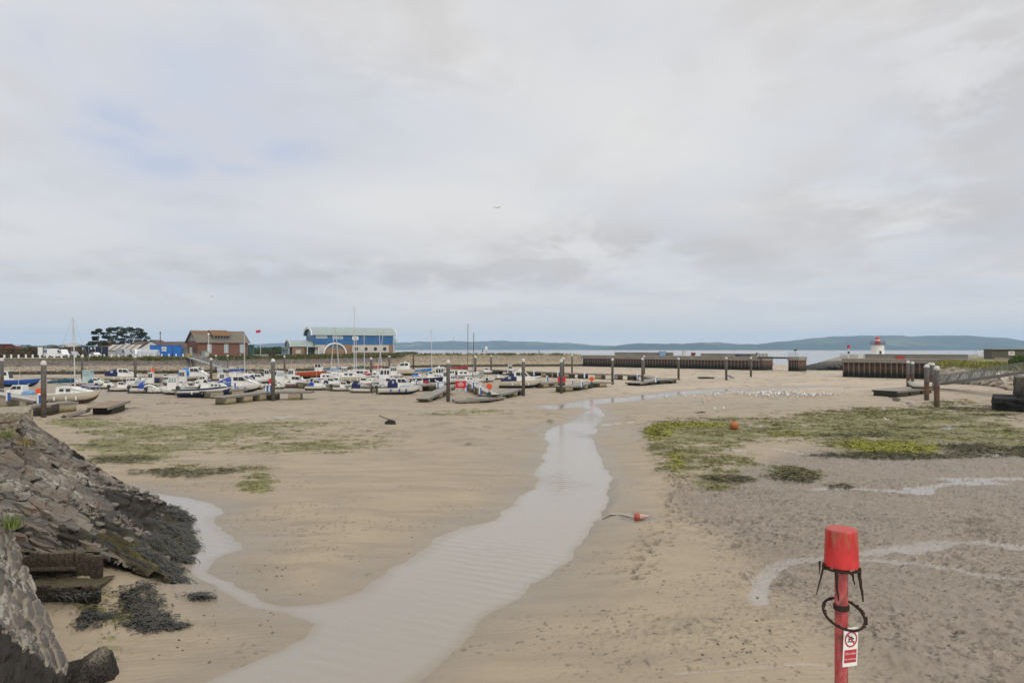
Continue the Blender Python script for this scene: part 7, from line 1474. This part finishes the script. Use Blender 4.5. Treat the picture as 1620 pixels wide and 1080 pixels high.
# walkers on the quay
def person(label, loc, rz, top, legs, hgt=1.72):
    t = thing('person', label, 'person', loc, rz); s_ = hgt / 1.72
    me = bpy.data.meshes.new('body'); J = [(0, 0, .95), (.0, 0, 1.2), (0, 0, 1.42), (0, .0, 1.52), (0, -.02, 1.62), (.09, 0, .9), (.11, -.06, .5), (.1, .04, .06), (.1, -.12, .03), (-.09, 0, .9), (-.11, .1, .5), (-.1, .22, .08), (-.1, .08, .03), (.19, 0, 1.38), (.25, .04, 1.1), (.24, -.1, .88), (-.19, 0, 1.38), (-.25, -.02, 1.1), (-.24, .1, .88)]
    E = [(0, 1), (1, 2), (2, 3), (3, 4), (0, 5), (5, 6), (6, 7), (7, 8), (0, 9), (9, 10), (10, 11), (11, 12), (2, 13), (13, 14), (14, 15), (2, 16), (16, 17), (17, 18)]
    Rr = [.13, .13, .14, .055, .1, .09, .065, .045, .035, .09, .065, .045, .035, .06, .045, .035, .06, .045, .035]
    me.from_pydata([Vector(p_) * s_ for p_ in J], E, []); ob = bpy.data.objects.new('body', me); link(ob, t); mo = ob.modifiers.new('skin', 'SKIN')
    for i_, r_ in enumerate(Rr): me.skin_vertices[0].data[i_].radius = (r_ * s_, r_ * s_ * .85)
    me.skin_vertices[0].data[0].use_root = True; ob.modifiers.new('sub', 'SUBSURF').levels = 1; ob.modifiers['sub'].render_levels = 1
    dg = bpy.context.evaluated_depsgraph_get(); m2 = bpy.data.meshes.new_from_object(ob.evaluated_get(dg)); ob.modifiers.clear(); ob.data = m2
    m2.materials.clear()
    for mm in (legs, top, paint('skin', (.42, .26, .19), .6)): m2.materials.append(mm)
    for p_ in m2.polygons: z_ = p_.center.z / s_; p_.material_index = 2 if z_ > 1.5 else (1 if z_ > .93 and (abs(p_.center.x) < .3) else 0); p_.use_smooth = True
    q = MB(); q.lathe([(.02, 1.6), (.1, 1.64), (.105, 1.7), (.06, 1.76), (.01, 1.77)], 10); q.build('hair', paint('brown_hair', (.06, .035, .02), .7), t)
    return t
person('person in dark clothes walking on the quay right of the blue container', qz(270.5, 2), R(80), paint('dark_jacket', (.03, .035, .06), .8), paint('dark_trousers', (.025, .025, .03), .8))

# trees and scrub
BARK = paint('bark', (.09, .065, .045), .9, .3, 2, bump=.4); LEAF = paint('pine_needles', (.028, .042, .018), .8, .6, .7, dirt=.3, dirtc=(.06, .075, .03)); LEAF2 = paint('bush_leaves', (.055, .08, .022), .8, .5, .6, dirt=.4, dirtc=(.14, .11, .04)); LEAF3 = paint('brown_scrub', (.10, .075, .04), .85, .5, .7, dirt=.4, dirtc=(.06, .07, .025))
def leafcloud(name, clumps, mat, n_, s_, parent, flat=.6):
    """clumps: (x, y, z, rx, ry, rz)"""
    rg = np.random.default_rng(len(clumps) * 31 + n_); V = []; wts = np.array([c_[3] * c_[5] for c_ in clumps]); cnt = rg.multinomial(n_, wts / wts.sum())
    for c_, k in zip(clumps, cnt):
        d = rg.normal(size=(k, 3)); d /= np.linalg.norm(d, axis=1, keepdims=True); r_ = rg.uniform(.35, 1.05, (k, 1)) ** .5
        ctr = np.array(c_[:3]) + d * r_ * np.array(c_[3:6]); u = rg.normal(size=(k, 3)); u[:, 2] *= flat; u /= np.linalg.norm(u, axis=1, keepdims=True); w_ = np.cross(u, rg.normal(size=(k, 3))); w_ /= np.linalg.norm(w_, axis=1, keepdims=True)
        sz = s_ * rg.uniform(.5, 1.3, (k, 1)); V.append(np.stack([ctr - u * sz - w_ * sz * .4, ctr + u * sz - w_ * sz * .4, ctr + u * sz * .8 + w_ * sz * .5, ctr - u * sz * .8 + w_ * sz * .5], 1))
    V = np.concatenate(V).reshape(-1, 3); return np_mesh(name, V, np.arange(len(V)).reshape(-1, 4), mat, smooth=False, parent=parent)
def pine(label, px, Y, top, wpx, lean, seed, dense=1.0):
    rr = random.Random(seed); g_ = atY(px, Y, 4.8); hh_ = ZP(top, Y) - 4.8; w_ = wpx / F * Y; t = thing('pine_tree', label, 'tree', g_, 0, 'pine trees behind the bungalow')
    q = MB(); bend = lean * hh_ * .35; pts = [(bend * (k / 5) ** 2, 0, hh_ * .9 * k / 5) for k in range(6)]; cl = []
    for k in range(5): q.cyl(pts[k], pts[k + 1], .26 * (1 - k / 6.5), .26 * (1 - (k + 1) / 6.5), 8)
    for k in range(19):
        s_ = rr.uniform(.3, .98); p_ = (bend * s_ * s_, 0, hh_ * .9 * s_); an = rr.uniform(0, 6.28); l_ = w_ * .5 * rr.uniform(.5, 1.0) * (1.15 - .55 * s_); e_ = (p_[0] + l_ * math.cos(an) + lean * .8, p_[1] + l_ * math.sin(an), p_[2] + l_ * .35); q.cyl(p_, e_, .07, .03, 6)
        cl.append((e_[0], e_[1], e_[2] + .2, l_ * .42 + .35, l_ * .42 + .35, .35 + .2 * rr.random()))
    cl.append((bend, 0, hh_ * .93, w_ * .22, w_ * .22, .6)); q.build('trunk', BARK, t); leafcloud('crown', cl, LEAF, int(2600 * dense), .17, t); return t
for a_ in [('dense rounded pine at the left end of the tree clump', 155, 262, 519, 24, .1, 1, 2.2), ('ragged pine second from the left, leaning right', 168, 265, 516.5, 22, .5, 2, 1.1), ('tall open crowned pine in the middle of the clump', 179, 262, 515.5, 24, .6, 3, 1.0), ('pine with flat wind combed crown right of the tallest', 192, 266, 516, 24, .8, 4, 1.2), ('wind swept pine sloping down to the right', 204, 262, 518, 24, 1.0, 5, 1.2), ('lowest pine at the right end of the clump over the bungalow roof', 216, 264, 525, 20, 1.0, 6, 1.2)]: pine(*a_)
def bushes(name, items, mat, n_, s_, label=None, cat=None):
    o = leafcloud(name, items, mat, n_, s_, None); return tag(o, kind='stuff') if label is None else tag(o, label, cat)
rg = random.Random(5)
bushes('pine_undergrowth', [(*P(150 + rg.random() * 68, 268)[:2], 4.6 + rg.uniform(.6, 2.6), 1.6, 1.2, 1.3) for _ in range(34)], LEAF, 5000, .22)
bushes('brown_scrub', [(*P(-60 + rg.random() * 190, 207 + rg.uniform(-3, 6))[:2], 4.6 + rg.uniform(.2, 2.6), 1.5, 1.3, 1.1) for _ in range(80)], LEAF3, 9000, .2)
bushes('brown_scrub', [(*P(-60 + rg.random() * 110, 203 + rg.uniform(-3, 3))[:2], 4.6 + rg.uniform(.1, 1.6), 1.5, 1.3, .9) for _ in range(50)], LEAF3, 6000, .2)
bushes('green_scrub', [(*P(-60 + rg.random() * 210, 222 + rg.uniform(-3, 6))[:2], 5.2 + rg.uniform(.2, 2.9), 1.8, 1.3, .8) for _ in range(50)], LEAF2, 5000, .22)
bushes('grass_bank_scrub', [(*P(392 + rg.random() * 64, 275 + rg.uniform(-8, 8))[:2], 5 + rg.uniform(.2, 2.4), 2.2, 2, .9) for _ in range(50)], LEAF2, 6500, .22)
bushes('grass_bank_scrub', [(*P(618 + rg.random() * 40, 285 + rg.uniform(-4, 8))[:2], 5.2 + rg.uniform(.0, .5), 1.6, 1.6, .4) for _ in range(16)], LEAF2, 1500, .2)
bushes('bush', [(*P(278, 232)[:2], 6.2, 1.0, 1, 1.4)], LEAF2, 700, .2, 'round green bush at the right end of the blue container', 'bush')
bushes('bush', [(*P(1606 + k * 6, 118)[:2], 5.1 + .3 * (k % 2), 1.0, 1.0, .8) for k in range(4)], paint('lime_leaves', (.10, .15, .03), .8, .4, .8), 2200, .14, 'leafy green bush at the right edge on the grassy bank', 'bush')
for k, (px_, Y_) in enumerate(((1580, 122), (1592, 121), (1610, 119))): bushes('bush', [(*P(px_, Y_)[:2], 3.9, .6, .6, .5), (*P(px_ + 3, Y_)[:2], 3.6, .5, .5, .4)], paint('reddish_shrub', (.09, .06, .025), .8, .4, 1), 500, .11, ('small dark shrub on the right bank slope, leftmost of three', 'small dark shrub in the middle of three on the right bank slope', 'small dark shrub on the right bank slope, nearest the right edge')[k], 'shrub')
t = thing('lamp_post', 'slender grey lamp post on the narrow quay left of the dark masts', 'lamp post', qz(726, 6)); g_ = t.location; hh_ = ZP(535, g_[1]) - g_[2]; q = MB(); q.cyl((0, 0, 0), (0, 0, hh_), .07, .05); q.build('post', GALV, t); q = MB(); q.box((0, 0, hh_ + .1), (.7, .35, .2)); q.build('lamp', GALV, t)
# small figures on the far quay
person('person in dark coat on the far harbour wall left of the white lantern', qz(767, 5), 0, paint('dark_jacket', (.03, .035, .06), .8), paint('dark_trousers', (.025, .025, .03), .8)); person('person in black standing on the far wall, right of the lantern', qz(858, 5), 1.0, paint('black_coat', (.02, .02, .02), .8), paint('dark_trousers', (.025, .025, .03), .8))

# ================================================================== things on the mud, gulls, marker post
GW = paint('gull_white', (.80, .79, .77), .7, .04, 4, dirt=.05); GG = paint('gull_grey', (.36, .38, .40), .7); GB = paint('gull_black', (.02, .02, .02), .6); GY_ = paint('beak_yellow', (.60, .40, .05), .5)
def gull_mesh():
    prof = [(-.24, .03, .25), (-.2, .05, .25), (-.1, .085, .25), (.02, .1, .27), (.1, .085, .31), (.15, .055, .37), (.18, .05, .42), (.225, .04, .43), (.25, .015, .425)]
    q = MB(); rows = [[(x_, r_ * .8 * math.cos(k * math.pi / 5), z_ + r_ * math.sin(k * math.pi / 5)) for k in range(11)] for x_, r_, z_ in prof]; q.grid(rows)
    o = q.build('gull', GW, smooth=80); return o
g0 = None
def gull(x, y, rz, label, s_=1.15, grp='gulls resting on the sand'):
    global g0
    if g0 is None:
        o = gull_mesh(); q = MB(); rows = [[(-.3 + .3 * k / 5, sgn * .095, .3 + .03 * math.sin(k)) for k in range(6)] for sgn in (-1, 1)]
        for sgn in (-1, 1): q.add([(-.32, sgn * .03, .29), (-.12, sgn * .09, .24), (.06, sgn * .095, .28), (.02, sgn * .07, .36), (-.14, sgn * .05, .35), (-.32, sgn * .02, .31), (-.12, sgn * .06, .25), (.06, sgn * .06, .28)], [(0, 1, 2, 3, 4, 5) if sgn < 0 else (5, 4, 3, 2, 1, 0), (0, 6, 1), (1, 6, 7, 2)])
        q.build('wing', GG, o); q = MB(); q.cyl((.25, 0, .425), (.31, 0, .41), .014, .004, 6); q.build('beak', GY_, o)
        for sgn in (-1, 1): q = MB(); q.cyl((.0, sgn * .035, 0), (.0, sgn * .035, .2), .008, n=5); q.build('leg', GY_, o)
        g0 = o
    else: o = copy_tree(g0)
    o.location = (x, y, GZ(x, y)); o.rotation_euler = (0, 0, rz); o.scale = (s_,) * 3; return tag(o, label, 'gull', grp)
rg = random.Random(12)
GL = [(rg.gauss(1240, 42), rg.gauss(629.5, 2.0)) for _ in range(78)] + [(rg.uniform(1130, 1320), rg.gauss(630, 2.5)) for _ in range(24)] + [(rg.gauss(1208, 6), rg.gauss(628, 1.2)) for _ in range(10)]
for px_, py_ in GL:
    x, y, _ = W(px_, py_); gull(x, y, rg.uniform(0, 6.28), 'white gull in the loose flock resting beside the stream')
for px_, py_ in ((1053, 633), (1085, 634), (1100, 634), (1111, 637), (1113, 643), (1121, 641), (1127, 630), (1133, 632), (1117, 632), (1080, 627), (1133, 656), (1145, 655), (1398, 658), (1402, 675)):
    x, y, _ = W(px_, py_); gull(x, y, rg.uniform(0, 6.28), 'white gull standing apart from the main flock', grp='gulls standing apart')
def flying(px_, py_, Y, s_, label, rz):
    t = thing('flying_gull', label, 'gull', (*P(px_, Y)[:2], ZP(py_, Y)), rz); q = MB(); prof = [(-.24, .01, 0), (-.15, .05, 0), (.0, .085, 0), (.12, .06, .01), (.2, .045, .02), (.27, .005, .01)]
    q.grid([[(x_, r_ * math.cos(k * math.pi / 4), z_ + r_ * math.sin(k * math.pi / 4)) for k in range(9)] for x_, r_, z_ in prof]); q.build('body', paint('gull_shade', (.25, .25, .25), .7), t, smooth=80)
    for sg in (-1, 1):
        q = MB(); sec = [(.0, .04, .0, .16), (.25, .03, .1, .15), (.5, -.04, .12, .12), (.72, -.18, .05, .03)]
        q.grid([[(c_ + w_ / 2, sg * y_, z_), (c_ - w_ / 2, sg * y_, z_ + .01)] for y_, c_, z_, w_ in sec] ); q.grid([[(c_ + w_ / 2, sg * y_, z_ + .02), (c_ - w_ / 2, sg * y_, z_ + .025)] for y_, c_, z_, w_ in sec]); q.build('wing', paint('gull_dark_wing', (.06, .06, .065), .7), t, smooth=60)
    t.scale = (s_,) * 3
flying(787, 329, 130, 1.2, 'dark gull flying high over the middle of the harbour', R(70)); flying(336, 469, 210, 1.0, 'small gull flying low over the brick boathouse', R(20))
x, y, z = WG(1161, 679); t = thing('mooring_buoy', 'round orange buoy lying at the edge of the green weed', 'buoy', (x, y, z - .05)); q = MB(); q.lathe([(.03, 0), (.22, .06), (.33, .2), (.38, .4), (.33, .6), (.2, .72), (.05, .76)], 18); q.build('float', paint('orange_buoy', (.38, .12, .025), .6, .2, 2, dirt=.35), t, smooth=60); q = MB(); q.torus((0, 0, .82), .09, .025, 12, 6, Matrix.Rotation(R(90), 3, 'X')); q.build('ring', PILED, t)
x, y, z = WG(1009, 822); t = thing('mooring_buoy', 'red and pale cone buoy lying on its side by the stream', 'buoy', (x, y, z + .10), R(-14), None, 0, R(80)); q = MB(); q.lathe([(.04, -.2), (.2, -.18), (.24, -.05), (.23, .05), (.17, .14)], 18); q.build('float', paint('red_buoy', (.34, .06, .035), .5, .2, 3, dirt=.35, dirtc=(.35, .28, .2)), t, smooth=60); q = MB(); q.lathe([(.17, .14), (.1, .42), (.05, .6), (.03, .62)], 14); q.build('cone', paint('pale_pink_cone', (.50, .33, .26), .7, .2, 3, dirt=.3), t, smooth=60); t.scale = (.78,) * 3
chm = paint('wet_chain', (.06, .05, .04), .6)
def chain(label, pts, r_=.03):
    q = MB(); q.tube([(a_, b_, GZ(a_, b_) + r_) for a_, b_ in [W(*p_)[:2] for p_ in pts]], r_, 6); tag(q.build('mooring_chain', chm), label, 'chain')
chain('dark mooring chain running from the cone buoy to the stream', [(1003, 823), (985, 822), (965, 819.5), (950, 821), (938, 822)], .018); chain('thin chain trailing across the mud to a dark lump', [(600, 663), (606, 666), (612, 668), (618, 670)], .04); chain('line running left from the orange buoy over the weed', [(1158, 678), (1143, 677), (1128, 676)], .035)
x, y, z = WG(618.5, 670.5); tag(lumpy('mooring_block', (x, y, z + .12), (.5, .35, .32), paint('black_block', (.03, .025, .02), .8), 3, 4, .3), 'dark lump at the end of a thin chain on the left mud', 'mooring block')
it = []
for _ in range(160):
    u = rg.random(); px_, py_ = rg.choice([(1050 + rg.gauss(0, 30), 830 + rg.gauss(0, 50)), (1150 + rg.gauss(0, 60), 1015 + rg.gauss(0, 30)), (640 + rg.gauss(0, 90), 880 + rg.gauss(0, 90)), (1400 + rg.gauss(0, 120), 900 + rg.gauss(0, 70)), (420 + rg.gauss(0, 60), 910 + rg.gauss(0, 25)), (330 + rg.gauss(0, 80), 1000 + rg.gauss(0, 35))]); x, y, z = WG(px_, py_)
    if poly_sdf(np.array([x]), np.array([y]), STREAM)[0] < .15: continue
    it.append((x, y, z, rg.uniform(.018, .05), .7))
tag(rocks('mud_pebbles', it, paint('wet_pebble', (.10, .08, .06), .6, .5, 3), True), kind='stuff')
# submerged frame in the far pool
x, y, z = WG(1115, 598.5); t = thing('sunken_frame', 'dark square frame lying in a pool before the rusty quay', 'frame', (x, y, z), R(12)); q = MB()
for (a_, b_) in (((-1.3, -1.5), (1.5, -1.5)), ((1.5, -1.5), (1.5, 1.6)), ((1.5, 1.6), (-1.0, 1.4)), ((-1.0, 1.4), (-1.3, -1.5))): q.cyl((*a_, .15), (*b_, .18), .16, n=8)
q.build('bars', paint('black_timber', (.03, .028, .025), .7), t)
x, y, z = W(1210, 574.5, -.5); t = thing('channel_buoy', 'distant red channel buoy seen under the footbridge', 'buoy', (*P(1221, 330)[:2], -.3)); q = MB(); q.lathe([(.9, 0), (.9, .5), (.5, .9), (.35, 2.2), (.5, 2.25), (.05, 2.9)], 12); q.build('body', RED, t); q = MB(); q.lathe([(.3, 2.95), (.3, 3.4), (.05, 3.6)], 10); q.build('topmark', RED, t)

# --- red marker post in the foreground
D = 8.0; mp = P(1331, D); t = thing('marker_post', 'red bucket-topped marker post with rusty spikes and a no swimming sign', 'marker post', (mp[0], mp[1], 0))
def zz(py): return ZP(py, D)
m, nt, b = newmat('faded_red_post'); p = worldpos(nt); n1 = noise(nt, mapping(nt, p, (1, 1, .35)), 14, 5, .7); n2 = noise(nt, p, 5, 3)
c = mixc(nt, maprange(nt, n1, .35, .65), (.36, .035, .035), (.46, .10, .09)); c = mixc(nt, maprange(nt, n1, .62, .72, 0, .6), c, (.50, .36, .33)); c = mixc(nt, maprange(nt, n2, .52, .66, 0, .75), c, (.15, .045, .03)); nt.links.new(c, b.inputs['Base Color']); b.inputs['Roughness'].default_value = .55; bumpn(nt, b, n1, .3, .005); POSTM = m
m, nt, b = newmat('bucket_red'); p = worldpos(nt); sz_ = nt.nodes.new('ShaderNodeSeparateXYZ'); nt.links.new(p, sz_.inputs[0]); n1 = noise(nt, mapping(nt, p, (1, 1, .15)), 30, 5, .7); n2 = noise(nt, p, 7, 4)
n3 = noise(nt, mapping(nt, p, (1, 1, .5)), 3.2, 5, .7); n4 = noise(nt, p, 60, 3, .6)
c = mixc(nt, maprange(nt, n3, .35, .65), (.40, .008, .010), (.58, .030, .026)); c = mixc(nt, maprange(nt, n4, .60, .72, 0, .5), c, (.30, .02, .015)); alg_ = mathn(nt, 'MULTIPLY', maprange(nt, sz_.outputs[2], zz(872), zz(846)), maprange(nt, n1, .42, .62)); c = mixc(nt, mathn(nt, 'MULTIPLY', alg_, .55), c, (.22, .14, .06)); c = mixc(nt, maprange(nt, n1, .66, .74, 0, .4), c, (.62, .25, .2)); nt.links.new(c, b.inputs['Base Color']); nt.links.new(maprange(nt, n3, .3, .7, .35, .62), b.inputs['Roughness']); bumpn(nt, b, n4, .25, .003); BUCK = m
RUSTI = paint('black_rusty_iron', (.045, .028, .02), .85, .5, 25, bump=.8, dirt=.5, dirtc=(.14, .055, .02))
r_p = 9.8 / F * D; q = MB(); q.cyl((0, 0, -.5), (0, 0, zz(895)), r_p, r_p, 28); po_ = q.build('pole', POSTM, t, smooth=40)
rb, rt_ = 25.3 / F * D, 23.6 / F * D
zb_, zt_ = zz(893), zz(836); q = MB(); q.lathe([(rb * .9, zb_ - .01), (rb, zb_ - .005), (rb, zb_ + .015), (rt_ * 1.005, zt_ - .03), (rt_ * .985, zt_ - .012), (rt_ * .94, zt_), (rt_ * .3, zt_ + .004), (.002, zt_ + .005)], 48); bk_ = q.build('bucket', BUCK, t, smooth=45)
q = MB(); q.torus((0, 0, zb_ - .03), rb * 1.03, .016, 40, 8)
rj = random.Random(4)
for k in range(40): a_ = rj.uniform(0, 6.28); q.box((rb * 1.03 * math.cos(a_), rb * 1.03 * math.sin(a_), zb_ - .03 + rj.uniform(-.02, .015)), (rj.uniform(.012, .03),) * 3, rj.uniform(0, 3))
for a_ in (0, math.pi / 2): q.box((0, 0, zb_ - .03), (rb * 2.04, .03, .012), a_)
q.cyl((0, 0, zb_ - .07), (0, 0, zb_ - .01), r_p * 1.25, n=20); q.build('iron_rim', RUSTI, t)
def spike(px0, py0, px1, py1, yy, r0=.014):
    r0 *= 1.15
    a_ = ((px0 - 1331) / F * D, yy, zz(py0)); b_ = ((px1 - 1331) / F * D, yy * 1.2, zz(py1)); q = MB(); n_ = 6; pts = [tuple(a_[i] + (b_[i] - a_[i]) * k / n_ + (rj.gauss(0, .004) if 0 < k < n_ else 0) for i in range(3)) for k in range(n_ + 1)]
    for k in range(n_): q.cyl(pts[k], pts[k + 1], r0 * (1 - .1 * k), r0 * (1 - .1 * (k + 1)), 7)
    q.build('spike', RUSTI, t)
for a_ in ((1303, 890, 1290.5, 938, -.02, .012), (1305, 892, 1304.5, 914, .12, .011), (1312, 895, 1314, 940, -.16, .019), (1316.5, 896, 1318, 908, .15, .012), (1350, 897, 1354, 943, -.14, .019), (1357, 894, 1365, 951, .0, .012), (1352, 896, 1355, 912, .14, .01), (1337, 898, 1338, 915, -.17, .014)): spike(*a_)
Mr = Matrix.Rotation(R(8), 3, 'Z') @ Matrix.Rotation(R(30), 3, 'X'); rR = 31 / F * D
q = MB(); q.torus((2 / F * D, -.03, zz(969)), rR, .0155, 44, 8, Mr)
for k in range(46):
    a_ = rj.uniform(0, 6.28); p_ = Mr @ Vector((rR * math.cos(a_), rR * math.sin(a_), 0)); q.box((p_.x + 4 / F * D, p_.y - .03, p_.z + zz(969)), (rj.uniform(.012, .032), rj.uniform(.012, .03), rj.uniform(.012, .03)), rj.uniform(0, 3))
q.build('iron_ring', RUSTI, t)
q = MB(); q.lathe([(r_p * 1.02, zz(964)), (r_p * 1.2, zz(963)), (r_p * 1.24, zz(959)), (r_p * 1.2, zz(955.5)), (r_p * 1.02, zz(955))], 24); q.build('collar', RUSTI, t, smooth=50)
# sign plate, turned a little and tilted
SY = 4; sw, sh_ = 29.0 / F * D, 60 / F * D
Ms = Matrix.Translation(((1338.5 - 1331) / F * D, -r_p - .03, zz(1016.5))) @ Matrix.Rotation(R(20), 4, 'Z') @ Matrix.Rotation(R(3), 4, 'Y')
def on_sign(o): o.matrix_local = Ms; return o
SIGNW = paint('sign_white', (.74, .73, .66), .5, .05, 6, dirt=.18, dirtc=(.35, .30, .2)); SIGR = paint('sign_red', (.42, .015, .03), .45, .08, 6, dirt=.1); SIGK = paint('sign_black', (.015, .015, .015), .5)
q = MB(); q.box((0, 0, 0), (sw, .006, sh_)); sp_ = on_sign(q.build('sign', SIGNW, t))
def sub(q, nm, mat): o = q.build(nm, mat, sp_); return o
q = MB(); ring = []; n_ = 40; R1, R2, yc = sw * .43, sw * .345, sh_ * .20
q.add([(R_ * math.cos(2 * math.pi * k / n_), -.0055 if 1 else 0, yc + R_ * math.sin(2 * math.pi * k / n_)) for R_ in (R1, R2) for k in range(n_)], [(k, (k + 1) % n_, n_ + (k + 1) % n_, n_ + k) for k in range(n_)])
c45 = math.cos(R(-45)); w_ = sw * .045; dv = Vector((c45, 0, -c45)); pv_ = Vector((c45, 0, c45)); cc_ = Vector((0, -.0062, yc))
q.add([tuple(cc_ + dv * (-R2 * 1.02) + pv_ * w_), tuple(cc_ + dv * (R2 * 1.02) + pv_ * w_), tuple(cc_ + dv * (R2 * 1.02) - pv_ * w_), tuple(cc_ + dv * (-R2 * 1.02) - pv_ * w_)], [(0, 1, 2, 3)]); sub(q, 'prohibition_ring', SIGR)
q = MB(); y_ = -.0048
def disc(cx_, cz_, r_): q.add([(cx_ + r_ * math.cos(k * math.pi / 8), y_, cz_ + r_ * math.sin(k * math.pi / 8)) for k in range(16)], [tuple(range(16))])
def stroke(pts, w_):
    for (ax, az), (bx_, bz) in zip(pts, pts[1:]):
        d_ = Vector((bx_ - ax, 0, bz - az)).normalized(); p_ = Vector((-d_.z, 0, d_.x)) * w_; q.add([(ax + p_.x, y_, az + p_.z), (bx_ + p_.x, y_, bz + p_.z), (bx_ - p_.x, y_, bz - p_.z), (ax - p_.x, y_, az - p_.z)], [(0, 1, 2, 3)])
disc(-sw * .13, yc - sw * .0, sw * .06); stroke([(-sw * .05, yc + sw * .12), (sw * .1, yc + sw * .10), (sw * .02, yc - sw * .02), (sw * .22, yc + sw * .03)], sw * .035); stroke([(-sw * .24, yc - sw * .14), (-sw * .12, yc - sw * .10), (0, yc - sw * .15), (sw * .12, yc - sw * .10), (sw * .24, yc - sw * .15)], sw * .03); sub(q, 'swimmer_symbol', SIGK)
q = MB(); q.box((0, -.004, -sh_ * .235), (sw * .84, .004, sh_ * .33)); sub(q, 'red_panel', SIGR)
def text(txt, size, x_, z_, mat):
    cu = bpy.data.curves.new('lettering', 'FONT'); cu.body = txt; cu.size = size; cu.align_x = 'CENTER'; cu.align_y = 'CENTER'; o = bpy.data.objects.new('lettering', cu); COL.objects.link(o)
    dg = bpy.context.evaluated_depsgraph_get(); me = bpy.data.meshes.new_from_object(o.evaluated_get(dg)); bpy.data.objects.remove(o); me.materials.clear(); me.materials.append(mat)
    o = bpy.data.objects.new('lettering', me); link(o, sp_); o.rotation_euler = (R(90), 0, 0); o.location = (x_, -.0075, z_); return o
text('Dim nofio', sh_ * .085, 0, -sh_ * .165, SIGNW); text('No swimming', sh_ * .068, 0, -sh_ * .305, SIGNW)
